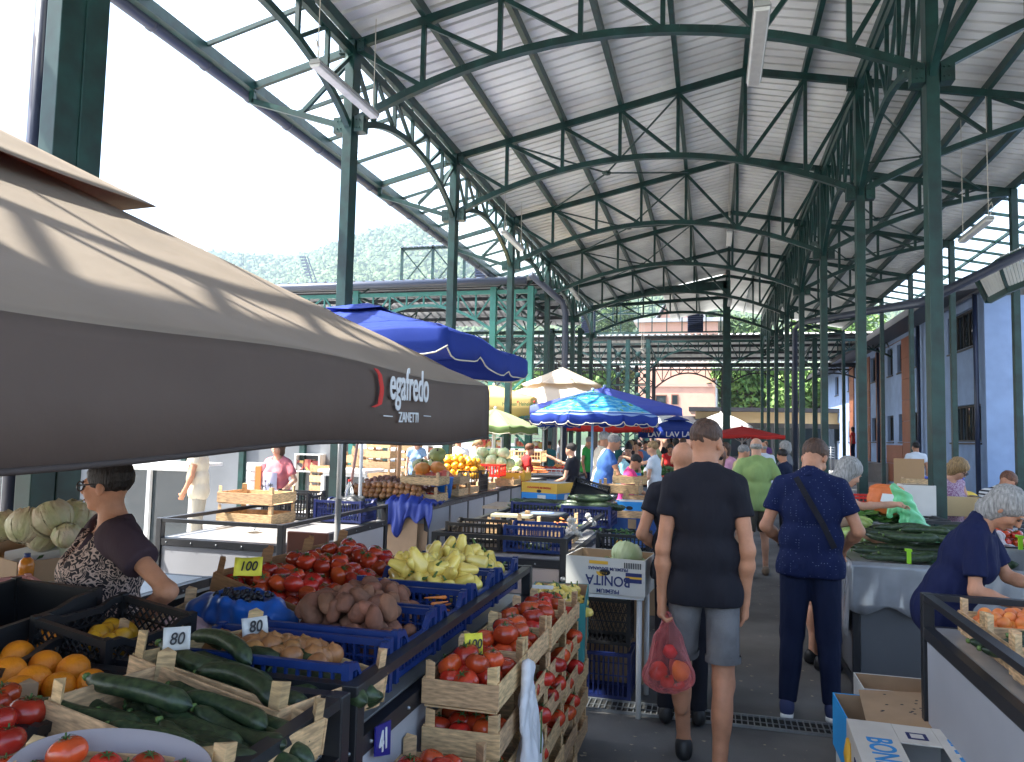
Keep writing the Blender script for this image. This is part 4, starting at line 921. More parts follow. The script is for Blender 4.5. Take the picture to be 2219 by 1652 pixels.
# ================================================================ containers
def qf(c, h=0):   # pixel corners FL, FR, BR, BL each (u, v, z) -> matrix, lx, ly ; local x right, y back
    P = [at(a, b, Z=z) for a, b, z in c]; X = ((P[1]-P[0])+(P[2]-P[3]))/2; Y = ((P[3]-P[0])+(P[2]-P[1]))/2
    cen = (P[0]+P[1]+P[2]+P[3])/4; lx, ly = X.length, Y.length; x = X.normalized(); y = (Y-x*Y.dot(x)).normalized(); z = x.cross(y)
    m = Matrix((x, y, z)).transposed().to_4x4(); m.translation = cen-z*h; return m, lx, ly
def mloc(x, y, z, a=0, tx=0, ty=0):
    return Matrix.Translation((x, y, z)) @ Matrix.Rotation(a, 4, 'Z') @ Matrix.Rotation(tx, 4, 'X') @ Matrix.Rotation(ty, 4, 'Y')
def setm(o, m): o.matrix_world = m; return o
def wood_crate(label, M_, lx, ly, h=.09, post=.16, mt=None, group='wooden fruit crates', t_=.008, base=True):
    mt = mt or M_wood; t = thing('wooden_crate', label, 'crate', group=group); setm(t, M_)
    if base:
        m = MB(); n = max(3, int(ly/.09))
        for i in range(n): a = -ly/2+ly*i/n; m.box((-lx/2+.01, a+.006, .002), (lx/2-.01, a+ly/n-.006, .008))
        m.build('base', mt, t, local=True)
    for s_ in (-1, 1):
        m = MB(); y = s_*(ly/2); m.box((-lx/2, min(y, y-s_*t_), .012), (lx/2, max(y, y-s_*t_), h)); m.build('side_board', mt, t, local=True, bevel=.002)
        m = MB(); x = s_*(lx/2); m.box((min(x-s_*.001, x-s_*t_), -ly/2+t_+.001, .014), (max(x-s_*.001, x-s_*t_), ly/2-t_-.001, h+.004)); m.build('end_board', mt, t, local=True, bevel=.002)
    for sx in (-1, 1):
        for sy in (-1, 1):
            x = sx*(lx/2-t_-.001); y = sy*(ly/2-t_-.001); e = .034
            m = MB(); pts = [(x, y), (x-sx*e, y), (x, y-sy*e)]; a = [(p[0], p[1], 0) for p in pts]; b = [(p[0], p[1], post-(0 if i == 0 else .006)) for i, p in enumerate(pts)]
            m.add(a+b, [(0, 1, 2), (3, 5, 4), (0, 3, 4, 1), (1, 4, 5, 2), (2, 5, 3, 0)]); m.build('corner_post', mt, t, local=True, bevel=.0015)
    return t
def slat_wall(mb, x0, x1, y, z0, z1, n, horiz=0, th=.006, diag=False, dip=None):
    # wall in the local XZ plane at y
    H = (lambda x: z1) if not dip else (lambda x: z1-dip*max(0, min(1, (min(x-x0, x1-x)/(x1-x0)-.14)/.12)))
    xs = np.linspace(x0, x1, 25)
    for a, b in zip(xs[:-1], xs[1:]):
        mb.hexa([(a, y-th*1.6, H(a)-.022), (b, y-th*1.6, H(b)-.022), (b, y+th*1.6, H(b)-.022), (a, y+th*1.6, H(a)-.022), (a, y-th*1.6, H(a)), (b, y-th*1.6, H(b)), (b, y+th*1.6, H(b)), (a, y+th*1.6, H(a))])
    mb.box((x0, y-th, z0), (x1, y+th, z0+.018))
    if diag:
        L = (x1-x0); k = n
        for i in range(-3, k):
            a = x0+L*i/k; b = a+L*3/k
            for s_ in (0, 1):
                p, q = ((a, z0+.01), (b, z1-.02)) if s_ == 0 else ((a, z1-.02), (b, z0+.01))
                # clip to the wall
                (xa, za), (xb, zb) = p, q; 
                if xa < x0: za += (zb-za)*(x0-xa)/(xb-xa); xa = x0
                if xb > x1: zb = za+(zb-za)*(x1-xa)/(xb-xa); xb = x1
                if xb-xa > .004: mb.bar((xa, y, za), (xb, y, zb), .005, .005)
    else:
        for i in range(n+1): x = x0+(x1-x0)*i/n; mb.box((x-.004, y-th*.8, z0+.018), (x+.004, y+th*.8, H(x)-.02))
    for j in range(horiz): z = z0+.02+(z1-(dip or 0)-z0-.04)*(j+1)/(horiz+1); mb.box((x0, y-th*.7, z-.003), (x1, y+th*.7, z+.003))
def plastic_crate(label, M_, lx, ly, h=.17, mt=None, n=14, horiz=1, diag=False, dip=.05, group='plastic crates', name='plastic_crate'):
    mt = mt or M_blue; t = thing(name, label, 'crate', group=group); setm(t, M_)
    m = MB(); m.box((-lx/2+.01, -ly/2+.01, .004), (lx/2-.01, ly/2-.01, .01)); m.build('base', mt, t, local=True)
    c = .018
    for s_ in (-1, 1):
        m = MB(); slat_wall(m, -lx/2+c, lx/2-c, s_*(ly/2-.01), .01, h, n, horiz, diag=diag); m.build('side_wall', mt, t, local=True)
        m = MB(); slat_wall(m, -ly/2+c, ly/2-c, 0, .01, h, max(4, int(n*ly/lx)), horiz, dip=dip, diag=diag)
        o = m.build('end_wall', mt, t, local=True); o.rotation_euler = (0, 0, math.pi/2); o.location = (s_*(lx/2-.01), 0, 0)
    for sx in (-1, 1):
        for sy in (-1, 1): m = MB(); x = sx*(lx/2-.012); y = sy*(ly/2-.012); m.box((x-.012, y-.012, 0), (x+.012, y+.012, h+.006)); m.build('corner_post', mt, t, local=True)
    return t

# ================================================================ produce
M_tom = mat('ripe tomato skin', (.54, .028, .014), .27, noise=.35, nscale=14, obj_var=.3, spec=.5, coat=.25)
M_cal = mat('tomato calyx', (.05, .10, .02), .7)
M_pot = mat('red potato skin', (.25, .095, .055), .8, col2=(.15, .065, .04), nscale=18, bump=.25, bscale=60, obj_var=.25)
M_oni = mat('onion skin', (.42, .18, .065), .4, col2=(.24, .095, .035), nscale=6, stretch=(6, 6, 1), obj_var=.2, bump=.15, bscale=20)
M_pep = mat('yellow pepper skin', (.86, .64, .15), .22, noise=.12, nscale=6, obj_var=.12, coat=.4)
M_pepo = mat('orange yellow fruit', (.75, .36, .02), .4, noise=.2, nscale=7, obj_var=.12, bump=.1, bscale=20)
M_zuc = mat('dark zucchini skin', (.011, .026, .013), .38, col2=(.055, .085, .035), nscale=55, obj_var=.3, spec=.5, bump=.12, bscale=50)
M_zucl = mat('pale marrow skin', (.34, .46, .12), .4, noise=.3, nscale=20, obj_var=.15)
M_ora = mat('orange peel', (.80, .24, .008), .42, noise=.1, nscale=6, obj_var=.06, bump=.25, bscale=260)
M_apr = mat('apricot skin', (.80, .30, .05), .5, col2=(.62, .11, .04), nscale=5, obj_var=.12)
M_cab = mat('cabbage leaf', (.42, .53, .24), .5, col2=(.62, .68, .42), nscale=9, stretch=(1, 1, .35), obj_var=.12, bump=.5, bscale=14)
M_cabp = mat('pale cabbage leaf', (.70, .56, .42), .5, col2=(.45, .47, .22), nscale=9, stretch=(1, 1, .3), obj_var=.1, bump=1, bscale=16)
M_car = mat('carrot skin', (.70, .20, .04), .5, noise=.2, nscale=20, obj_var=.1)
M_stem = mat('green stem', (.10, .17, .04), .6)
M_gar = mat('garlic skin', (.66, .60, .52), .6, noise=.2, nscale=12, obj_var=.1)
M_pum = mat('pumpkin skin', (.70, .25, .05), .5, noise=.25, nscale=4, obj_var=.2)
M_pumg = mat('green squash skin', (.22, .24, .06), .5, noise=.35, nscale=5, obj_var=.2)
protos = {}
def rnd_mesh(name, fn, nu=20, nv=12, mt=None, mts=None):
    vs = []; fs = []
    for j in range(nv+1):
        for i in range(nu): vs.append(fn(2*math.pi*i/nu, math.pi*j/nv))
    for j in range(nv):
        for i in range(nu): fs.append((j*nu+i, (j+1)*nu+i, (j+1)*nu+(i+1) % nu, j*nu+(i+1) % nu))
    m = MB(); m.add(vs, fs); return m
def proto(key, name, mb, mt, kidlist=(), cat=None):
    t = bpy.data.objects.new(name, mb.mesh(name, mt, smooth=True)); t['category'] = cat or name
    protos[key] = (t, [(n_, b_.mesh(n_, mt_, smooth=True)) for n_, b_, mt_ in kidlist])
def put(key, M_, label, group, scale=1):
    t, ks = protos[key]; o = t.copy(); COL.objects.link(o); o.matrix_world = M_ @ Matrix.Scale(scale, 4); setp(o, label, t['category'], group)
    for n_, me in ks: c = bpy.data.objects.new(n_, me); COL.objects.link(c); c.parent = o
    return o
rp_ = rnd_mesh('r', lambda a, p: (.036*math.sin(p)*math.cos(a)*(1+.1*math.cos(4*a)), .036*math.sin(p)*math.sin(a), .034*math.cos(p)), 12, 8)
for q in range(3):
    def f(a, p, q=q):
        r = .036*(math.sin(p)**.9 if math.sin(p) > 0 else 0)*(1+(.05+.02*q)*math.cos((5+q)*a+q)*math.sin(p)**2+.05*math.sin(a+q)); z = .0285*math.cos(p)-.006*math.exp(-(p/.35)**2)
        return (r*math.cos(a), r*math.sin(a), z+.0285)
    cm = MB()
    for k in range(6):
        a = k*1.047+q; d = Vector((math.cos(a), math.sin(a), 0)); s_ = Vector((-d.y, d.x, 0)); b = Vector((0, 0, .0535))
        cm.add([b-s_*.003, b+s_*.003, b+d*.013+Vector((0, 0, .004))+s_*.002, b+d*.013+Vector((0, 0, .004))-s_*.002, b+d*.022+Vector((0, 0, -.001))], [(0, 1, 2, 3), (3, 2, 4)])
    cm.tube([(0, 0, .052), (.003, 0, .064)], .002, 5)
    proto('tomato%d' % q, 'tomato', rnd_mesh('tomato', f), M_tom, [('calyx', cm, M_cal)] if q != 1 else [], 'tomato')
    def f(a, p, q=q): r = .031*math.sin(p)**.85*(1+.1*math.sin(2*a+q)+.06*math.sin(3*p+q)) if 0 < p < 3.14 else 0; return (r*math.cos(a)*1.0, r*math.sin(a)*(.9), .043*math.cos(p)+.006*math.sin(a*2+p*2+q)*math.sin(p))
    proto('potato%d' % q, 'potato', rnd_mesh('potato', f, 16, 10), M_pot)
    def f(a, p, q=q):
        r = .036*math.sin(p)*(1+.03*math.cos(4*a+q)); z = .034*math.cos(p)
        if p < .35: z += .008*(1-p/.35)**2
        return (r*math.cos(a), r*math.sin(a), z)
    proto('onion%d' % q, 'onion', rnd_mesh('onion', f, 16, 12), M_oni)
    def f(a, p, q=q):
        t = p/math.pi; R_ = .034*(math.sin(min(1, t*4+.02)*math.pi/2))*(1-.62*max(0, t-.25)**1.25*1.25)*(1 if t < .97 else max(0, (1-t)/.03)); r = R_*(1+.12*math.cos(3*a+q)*(1-t*.4))
        return (r*math.cos(a)+.014*math.sin(t*3+q), r*math.sin(a), -.125*t+.05-(.012*math.exp(-(t/.05)**2)))
    sm = MB(); sm.tube([(.004, 0, .036), (.008, 0, .05), (.016, 0, .062)], [.008, .0045, .004], 7)
    proto('pepper%d' % q, 'pepper', rnd_mesh('pepper', f, 18, 16), M_pep, [('stem', sm, M_stem)])
    def f(a, p, q=q):
        t = p/math.pi; R_ = .027*min(1, (math.sin(p)*2.4)**.6 if math.sin(p) > 0 else 0)*(.82+.28*t); x = -.16+.32*t; bend = .025*(q-.6)*(1-(2*t-1)**2)
        return (x, R_*math.cos(a)+bend, R_*math.sin(a)+.004*math.sin(6*t+q))
    em = MB(); em.tube([(-.165, 0, 0), (-.155, 0, 0)], [.008, .011], 7)
    proto('zucchini%d' % q, 'zucchini', rnd_mesh('zucchini', f, 14, 22), M_zuc, [('stalk_end', em, M_stem)])
    proto('marrow%d' % q, 'marrow', rnd_mesh('marrow', f, 14, 22), M_zucl)
    proto('yellow%d' % q, 'yellow_fruit', rnd_mesh('yellow_fruit', lambda a, p, q=q: (.04*math.sin(p)*math.cos(a)*(1+.15*math.cos(3*a+q)), .04*math.sin(p)*math.sin(a), .045*math.cos(p)+.008*math.sin(2*a+q)*math.sin(p)), 16, 10), M_pepo, cat='quince')
def f(a, p): r = .040*math.sin(p); return (r*math.cos(a), r*math.sin(a), .038*math.cos(p)-.003*math.exp(-(p/.15)**2))
nm_ = MB(); nm_.ball((0, 0, .0352), .0035, 6); proto('orange', 'orange', rnd_mesh('orange', f, 24, 16), M_ora, [('navel', nm_, M_bark)])
def f(a, p): s_ = 1-.16*math.exp(-((a-math.pi)/.3)**2)*math.sin(p); r = .026*math.sin(p)*s_; return (r*math.cos(a), r*math.sin(a), .027*math.cos(p))
proto('apricot', 'apricot', rnd_mesh('apricot', f, 20, 12), M_apr)
def f(a, p): r = .1*math.sin(p)*(1+.02*math.sin(5*a+4*p)+.015*math.sin(9*a-3*p)); return (r*math.cos(a), r*math.sin(a), .088*math.cos(p)+.003*math.sin(7*a))
def cab_leaves():
    m = MB()
    for k in range(5):
        a0 = k*1.257; vs = []; n = 9
        for j in range(n):
            for i in range(n):
                s_, t = i/(n-1)*2-1, j/(n-1); a = a0+s_*.75*(1-.25*t); p = math.pi*(.92-.72*t); rr = .103+.004*k*.3+.012*max(0, t-.75)*4*abs(s_)+.003*math.sin(9*s_)+.002*math.sin(12*t)
                vs.append((rr*math.sin(p)*math.cos(a), rr*math.sin(p)*math.sin(a), rr*.88*math.cos(p)))
        m.add(vs, [(j*n+i, j*n+i+1, (j+1)*n+i+1, (j+1)*n+i) for j in range(n-1) for i in range(n-1)])
        m.tube([(1.045*.1*math.sin(math.pi*(.9-.6*t/6))*math.cos(a0), 1.045*.1*math.sin(math.pi*(.9-.6*t/6))*math.sin(a0), 1.045*.088*math.cos(math.pi*(.9-.6*t/6))) for t in range(7)], [.006, .005, .004, .0035, .003, .002, .001], 5)
    return m
proto('cabbage', 'cabbage', rnd_mesh('cabbage', f, 28, 18), M_cab, [('outer_leaves', cab_leaves(), M_cab)])
proto('palecab', 'cabbage', rnd_mesh('cabbage', f, 28, 18), M_cabp, [('outer_leaves', cab_leaves(), M_cabp)], 'cabbage')
def f(a, p): t = p/math.pi; r = .013*(1-t*.75)*min(1, math.sin(p)*6+.0); return (-.07+.15*t, r*math.cos(a), r*math.sin(a))
proto('carrot', 'carrot', rnd_mesh('carrot', f, 10, 12), M_car)
def f(a, p): r = .12*math.sin(p)*(1-.07*abs(math.cos(4*a))**.6); return (r*math.cos(a), r*math.sin(a), .085*math.cos(p)-.015*math.exp(-(p/.4)**2))
sm = MB(); sm.tube([(0, 0, .06), (.01, 0, .1)], [.014, .009], 6)
proto('pumpkin', 'pumpkin', rnd_mesh('pumpkin', f, 32, 14), M_pum, [('stem', sm, M_bark)]); proto('squash', 'squash', rnd_mesh('squash', f, 32, 14), M_pumg, [('stem', sm, M_bark)])
def f(a, p): r = .022*math.sin(p)*(1+.08*math.cos(6*a)); z = .018*math.cos(p)+(.02*(1-p/.6)**2 if p < .6 else 0); return (r*math.cos(a), r*math.sin(a), z)
proto('garlic', 'garlic_bulb', rnd_mesh('garlic', f, 16, 10), M_gar, cat='garlic')
def heap(keys, M_, lx, ly, z, d, layers, label, group, scale=1.0, mound=0, jit=.15, lie=False, rz_=None, dy=None, skip=0, zstep=.62):
    dy = dy or d*.87; c = 0
    for l in range(layers):
        ax_, ay_ = lx-l*d*.9, ly-l*dy*.9
        nx = max(1, int(ax_/d)); ny = max(1, int(ay_/dy))
        for j in range(ny):
            for i in range(nx):
                if random.random() < skip: continue
                x = (i-(nx-1)/2+(.25 if (j+l) % 2 else -.25))*d+random.uniform(-1, 1)*d*jit; y = (j-(ny-1)/2)*dy+random.uniform(-1, 1)*d*jit
                mz = mound*max(0, 1-(2*x/lx)**2)*max(0, 1-(2*y/ly)**2)
                if lie == 'end': R_ = Matrix.Rotation(random.uniform(0, 6.28), 4, 'Z') @ Matrix.Rotation(random.uniform(1.1, 1.8), 4, 'X')
                elif lie == 'row': R_ = Matrix.Rotation((rz_ or 0)+random.uniform(-.14, .14), 4, 'Z') @ Matrix.Rotation(random.uniform(0, 6.28), 4, 'X')
                elif lie == 'any': R_ = Matrix.Rotation(random.uniform(0, 6.28), 4, 'Z') @ Matrix.Rotation(random.uniform(0, 3), 4, 'X')
                else: R_ = Matrix.Rotation(random.uniform(0, 6.28), 4, 'Z') @ Matrix.Rotation(random.gauss(0, .4), 4, 'X')
                put(random.choice(keys), M_ @ Matrix.Translation((x, y, z+l*d*zstep+mz+random.uniform(-.1, .1)*d)) @ R_, label, group, scale*random.uniform(.88, 1.14)); c += 1
    return c
proto('redprod', 'red_produce', rp_, M_tom); RED = ['redprod']  # one lobed shape stands in for tomatoes, red fruit and peppers in far heaps
TOM = ['tomato0', 'tomato1', 'tomato2']; POT = ['potato0', 'potato1', 'potato2']; ONI = ['onion0', 'onion1', 'onion2']; PEP = ['pepper0', 'pepper1', 'pepper2']; ZUC = ['zucchini0', 'zucchini1', 'zucchini2']; YEL = ['yellow0', 'yellow1', 'yellow2']; MAR = ['marrow0', 'marrow1', 'marrow2']
# ================================================================ front stall: cucumbers, oranges, tomatoes
ZR = 1.05
Mq, lx, ly = qf([(125, 1535, 1.06), (500, 1668, 1.0), (700, 1560, 1.0), (330, 1425, 1.06)], .1)
wood_crate('pale wooden crate of dark cucumbers nearest the camera', Mq, lx, ly, .1, .15)
CU = 'dark green cucumber lying in the wooden crate nearest the camera'
heap(ZUC, Mq, lx*.95, ly*.95, .045, .15, 1, CU, 'cucumbers in the front wooden crate', .86, lie='row', dy=.042, jit=.1)
heap(ZUC, Mq, lx*.85, ly*.85, .085, .19, 1, CU, 'cucumbers in the front wooden crate', .9, lie='row', dy=.045, jit=.15)
Mq2, lx2, ly2 = qf([(335, 1440, 1.06), (690, 1560, 1.0), (770, 1445, 1.0), (500, 1345, 1.06)], .1)
wood_crate('pale wooden crate of long cucumbers just behind the nearest one', Mq2, lx2, ly2, .1, .17)
CU = 'long dark cucumber in the second wooden crate'
heap(ZUC, Mq2, lx2*.92, ly2*.9, .05, .17, 1, CU, 'cucumbers in the second crate', .95, lie='row', dy=.05, jit=.12)
heap(ZUC, Mq2, lx2*.8, ly2*.75, .09, .21, 1, CU, 'cucumbers in the second crate', 1, lie='row', dy=.055)
def price(label, u, v, Z, txt, mtp, sz=.05, tilt=-.5, rot=0, w_=.085, h_=.075, key=None):
    w_ *= .82; h_ *= .82; sz *= .82
    p = at(u, v, Z=Z); t = thing('price_tag', label, 'price tag', p, group='handwritten price tags')
    d = Vector((0, 0, 1.7))-p; yaw = math.atan2(d.y, d.x)+math.pi/2+rot
    t.matrix_world = Matrix.Translation(p) @ Matrix.Rotation(yaw, 4, 'Z') @ Matrix.Rotation(math.pi/2+tilt, 4, 'X')
    m = MB(); n = 8; vs = []
    for j in range(3):
        for i in range(n+1): x = -w_/2+w_*i/n; vs.append((x, -h_/2+h_*j/2, .004*math.sin(i*.8+j)))
    m.add(vs, [(j*(n+1)+i, j*(n+1)+i+1, (j+1)*(n+1)+i+1, (j+1)*(n+1)+i) for j in range(2) for i in range(n)]); o = m.build('card', mtp, t, local=True, smooth=True); so = o.modifiers.new('s', 'SOLIDIFY'); so.thickness = .0015
    text(txt, sz, M_ink, (0, -.002, .006), parent=t, shear=.2, xs=.85)
M_pyel = mat('yellow price card', (.72, .66, .06), .7); M_pwh = mat('white price card', (.62, .62, .60), .7)
price('white price tag reading 80 clipped to the crate of long cucumbers', 383, 1384, 1.12, '80', M_pwh, .055, -.25)
price('white price tag reading 80 standing beside the onions', 552, 1358, 1.08, '80', M_pwh, .06, -.35, .35, .1, .07)
price('white price tag reading 80 hanging on the potato crate', 665, 1338, 1.03, '80', M_pwh, .05, -.2, .3, .07, .09)
price('white price tag reading 100 peeking out behind the potatoes', 715, 1308, 1.07, '100', M_pwh, .045, -.2, .3, .07, .06)
price('yellow price tag reading 100 on the large tomato crates', 538, 1228, 1.2, '100', M_pyel, .06, -.5, -.1, .12, .085)
price('yellow price tag reading 100 on the crate stack beside the aisle', 1026, 1396, .96, '100', M_pyel, .055, -.25, .25, .08, .09)
# orange crate
Mo, lox, loy = qf([(-120, 1600, 1.02), (130, 1590, .98), (350, 1440, 1.0), (40, 1370, 1.04)], .13)
plastic_crate('black plastic crate of bright oranges at the left edge', Mo, lox, loy, .16, M_blk, 12, 1, dip=.02)
for k, (u, v, sc) in enumerate(((90, 1400, 1.05), (38, 1432, 1.05), (158, 1462, 1.0), (98, 1452, 1.0), (18, 1470, 1.05), (72, 1486, 1.0), (198, 1492, .9), (38, 1512, 1.0), (128, 1500, .95), (-25, 1450, 1.05), (215, 1520, .85), (-20, 1500, 1.0), (60, 1440, .95), (120, 1480, .95))):
    p = at(u, v, Z=1.0-.012*(k > 5)-.03*(k > 8)); put('orange', Matrix.Translation(p+Vector((0, 0, .012))) @ Matrix.Rotation(k*1.9, 4, 'X') @ Matrix.Rotation(k*2.3, 4, 'Z'), 'bright orange fruit in the black plastic crate at the left edge', 'oranges in the black crate', sc*1.12)
# tall black crate side at far left
Mb, lbx, lby = qf([(-230, 1400, 1.08), (-20, 1430, 1.06), (78, 1290, 1.12), (-120, 1262, 1.12)], .2)
plastic_crate('tall black plastic crate cut off by the left edge', Mb, lbx, lby, .22, M_blk, 46, 2, dip=.02)
# black mesh crate with yellow fruit
Mk, lkx, lky = qf([(110, 1378, 1.05), (285, 1428, 1.03), (375, 1352, 1.05), (225, 1300, 1.09)], .10)
plastic_crate('black mesh crate with yellow quinces in front of the woman with glasses', Mk, lkx, lky, .14, M_blk, 10, 1, diag=True, dip=.02)
for k, (u, v) in enumerate(((215, 1378), (240, 1362), (264, 1385), (236, 1396), (276, 1370), (200, 1392), (256, 1404), (226, 1372))): put(YEL[k % 3], Matrix.Translation(at(u, v, Z=1.01)) @ Matrix.Rotation(k*1.7, 4, 'X') @ Matrix.Rotation(k*2.1, 4, 'Z'), 'yellow quince in the black mesh crate', 'quinces in the black mesh crate', .82)
Mw, lwx, lwy = qf([(270, 1395, 1.0), (430, 1400, .98), (500, 1320, .98), (380, 1300, 1.0)], .1)
wood_crate('small wooden crate lined with pink paper behind the black mesh crate', Mw, lwx, lwy, .1, .17)
g = sdf_geo([ell((0, 0, .08), (lwx*.38, lwy*.36, .045))], .008); o = geo_obj('pink_wrapping', [g], mat('pink wrapping paper', (.62, .42, .40), .6, noise=.2, nscale=20), None, (.012, 40, 3)); o.matrix_world = Mw; setp(o, 'crumpled pink wrapping paper in the small wooden crate', 'wrapping paper')
# bottom left tomatoes in a grey lined box
M_liner = mat('grey lilac liner board', (.34, .30, .31), .8)
Mt, ltx, lty = qf([(-60, 1760, 1.06), (420, 1760, 1.02), (470, 1640, 1.02), (30, 1600, 1.06)], .1)
wood_crate('wooden box with a curved grey liner and big tomatoes in the bottom left corner', Mt, ltx, lty, .09, .12)
ln_ = MB(); vs = []; n = 24
for i in range(n+1):
    a = math.pi*i/n; x = -ltx*.5*math.cos(a)*.98; y = lty*(.05+.44*math.sin(a)**.6); vs += [(x, y, .02), (x, y+.012, .10+.035*math.sin(a))]
ln_.add(vs, [(2*i, 2*i+2, 2*i+3, 2*i+1) for i in range(n)]); o = ln_.build('liner_sheet', M_liner, None, local=True, smooth=True); o.matrix_world = Mt; so = o.modifiers.new('s', 'SOLIDIFY'); so.thickness = .002; setp(o, 'curved grey lilac board lining the tomato box at the bottom left', 'liner')
for (u, v, z, s) in ((155, 1625, 1.06, 1.25), (222, 1648, 1.04, 1.05), (312, 1650, 1.03, 1.1), (385, 1665, 1.02, 1.0), (85, 1660, 1.03, .95), (270, 1675, 1.04, 1.1), (20, 1655, 1.03, 1.0)):
    p = at(u, v, Z=z); put('tomato0', Matrix.Translation(p-Vector((0, 0, .035))) @ Matrix.Rotation(u*.7, 4, 'Z') @ Matrix.Rotation(-.25, 4, 'X'), 'large red tomato with green calyx in the grey lined box', 'tomatoes in the grey lined box', s*.85)
for (u, v, z, s) in ((15, 1500, 1.05, 1.0), (50, 1545, 1.04, 1.2), (-5, 1560, 1.05, 1.1), (20, 1600, 1.03, 1.0), (-20, 1520, 1.04, 1.1)):
    p = at(u, v, Z=z); put('tomato2' if u < 20 else 'tomato0', Matrix.Translation(p-Vector((0, 0, .035))) @ Matrix.Rotation(u, 4, 'Z') @ Matrix.Rotation(-.2, 4, 'X'), 'red tomato in the lined tray at the left edge below the oranges', 'tomatoes at the left edge', s)
Mt2, a_, b_ = qf([(-120, 1640, 1.0), (60, 1640, .99), (130, 1560, .99), (-60, 1470, 1.02)], .08)
wood_crate('wooden tray of tomatoes cut by the left edge below the oranges', Mt2, a_, b_, .07, .12, M_card)

# ================================================================ second stall: onions, potatoes, carrots, peppers
def blue_c(label, y0, y1, x0=-1.5, zt=.985, h=.16, mt=M_blue, dip=.05, tl=0):
    M_ = Matrix.Translation(((x0-.975)/2, (y0+y1)/2, zt-h)) @ Matrix.Rotation(tl, 4, 'Y'); L = -.975-x0
    # long side along x; local x = world x
    plastic_crate(label, M_, L, y1-y0-.012, h, mt, 16, 2, dip=dip); return M_, L, y1-y0
A = blue_c('blue plastic crate of onions at the corner of the second stall', 2.0, 2.32, x0=-1.6, zt=1.05)
heap(ONI, A[0] @ Matrix.Translation((-.04, 0, 0)), A[1]*.86, A[2]*.8, .06, .07, 2, 'brown onion in the blue corner crate', 'onions in the blue crate', 1, lie='any', mound=.04)
heap(ONI, A[0] @ Matrix.Translation((-.06, .03, 0)), A[1]*.75, A[2]*.6, .115, .07, 1, 'brown onion in the blue corner crate', 'onions in the blue crate', 1.05, mound=.02)
B = blue_c('blue plastic crate of red potatoes beside the onions', 2.34, 2.72, zt=1.06)
heap(POT, B[0], B[1]*.86, A[2]*1.05, .08, .08, 2, 'red skinned potato in the blue crate beside the onions', 'red potatoes heaped in blue crates', 1.08, lie='any', mound=.06, zstep=.72)
heap(POT, B[0], B[1]*.65, A[2]*.75, .19, .08, 1, 'red skinned potato in the blue crate beside the onions', 'red potatoes heaped in blue crates', 1.08, lie='any', mound=.03)
C = blue_c('second blue crate with red potatoes and a few carrots', 2.74, 3.08, zt=1.06)
heap(POT, C[0] @ Matrix.Translation((-.08, 0, 0)), C[1]*.7, A[2]*.95, .06, .066, 2, 'red skinned potato in the blue crate beside the carrots', 'red potatoes beside the carrots', 1.08, lie='any', mound=.07, zstep=.75)
heap(['carrot'], C[0] @ Matrix.Translation((.17, .06, 0)), .16, .2, .10, .06, 2, 'small orange carrot beside the red potatoes', 'carrots in the blue crate', .6, lie='any')
D = blue_c('blue crate heaped with pale yellow peppers', 3.12, 3.5, zt=1.07)
heap(PEP, D[0], D[1]*.85, .33, .09, .078, 2, 'pale yellow pepper in the front pepper crate', 'yellow peppers heaped in the front blue crate', 1.0, lie='any', mound=.08)
heap(PEP, D[0], D[1]*.55, .22, .17, .075, 1, 'pale yellow pepper in the front pepper crate', 'yellow peppers heaped in the front blue crate', 1.0, lie='any', mound=.04)
E_ = blue_c('rear blue crate of yellow peppers at the stall end', 3.54, 3.94, zt=1.07)
heap(PEP, E_[0], E_[1]*.85, .33, .08, .078, 2, 'pale yellow pepper in the rear pepper crate', 'yellow peppers in the rear blue crate', 1.0, lie='any', mound=.08)
heap(PEP, E_[0], E_[1]*.5, .2, .17, .075, 1, 'pale yellow pepper in the rear pepper crate', 'yellow peppers in the rear blue crate', 1, lie='any', mound=.03)
# tilted tomato crates at the back of the stall
for i, (ya, yb, lb) in enumerate(((2.78, 3.10, 'nearest'), (3.12, 3.44, 'middle'), (3.46, 3.80, 'farthest'))):
    M_ = Matrix.Translation((-1.72, (ya+yb)/2+.02*i, .99)) @ Matrix.Rotation(-.12, 4, 'Z') @ Matrix.Rotation(R(13), 4, 'Y') @ Matrix.Translation((0, 0, -.03))
    wood_crate('%s orange brown wooden crate of the three tilted tomato crates' % lb, M_, .56, .32, .09, .16, M_wooddk)
    for z, sc in ((.05, .9), (.1, .8)): heap(TOM, M_, .56*sc, .32*sc, z-.03, .077, 1, 'red tomato in the %s tilted wooden crate' % lb, 'tomatoes in the %s tilted crate' % lb, 1.1, mound=.03)
# blue bag with dark grapes
g = sdf_geo([cap((-.2, 0, 0), (.18, .02, 0), .06, .05, (0, 1, 0), 1.6), ell((0, .02, .05), (.18, .1, .05)), ell((.0, 0, .085), (.15, .065, .05), neg=True, k=.01)], .009, .03)
bgb = geo_obj('blue_plastic_bag', [g], mat('blue film', (.01, .10, .42), .3, noise=.3, nscale=12), None, (.012, 30, 2)); p = at(525, 1322, Z=1.03); bgb.matrix_world = Matrix.Translation(p+Vector((0, 0, -.02))) @ Matrix.Rotation(-.35, 4, 'Z'); setp(bgb, 'crumpled bright blue plastic bag opened around dark grapes', 'plastic bag')
m = MB()
for i in range(70): m.ball((random.uniform(-.12, .12), random.gauss(0, .026), .045+random.uniform(0, .02)), .009, 8)
gr = m.build('grapes', mat('dark grape skin', (.008, .008, .015), .35), None, smooth=True, local=True); gr.matrix_world = Matrix.Translation(p) @ Matrix.Rotation(-.35, 4, 'Z'); setp(gr, 'bunch of black grapes inside the open blue bag', 'grapes', kind='stuff')

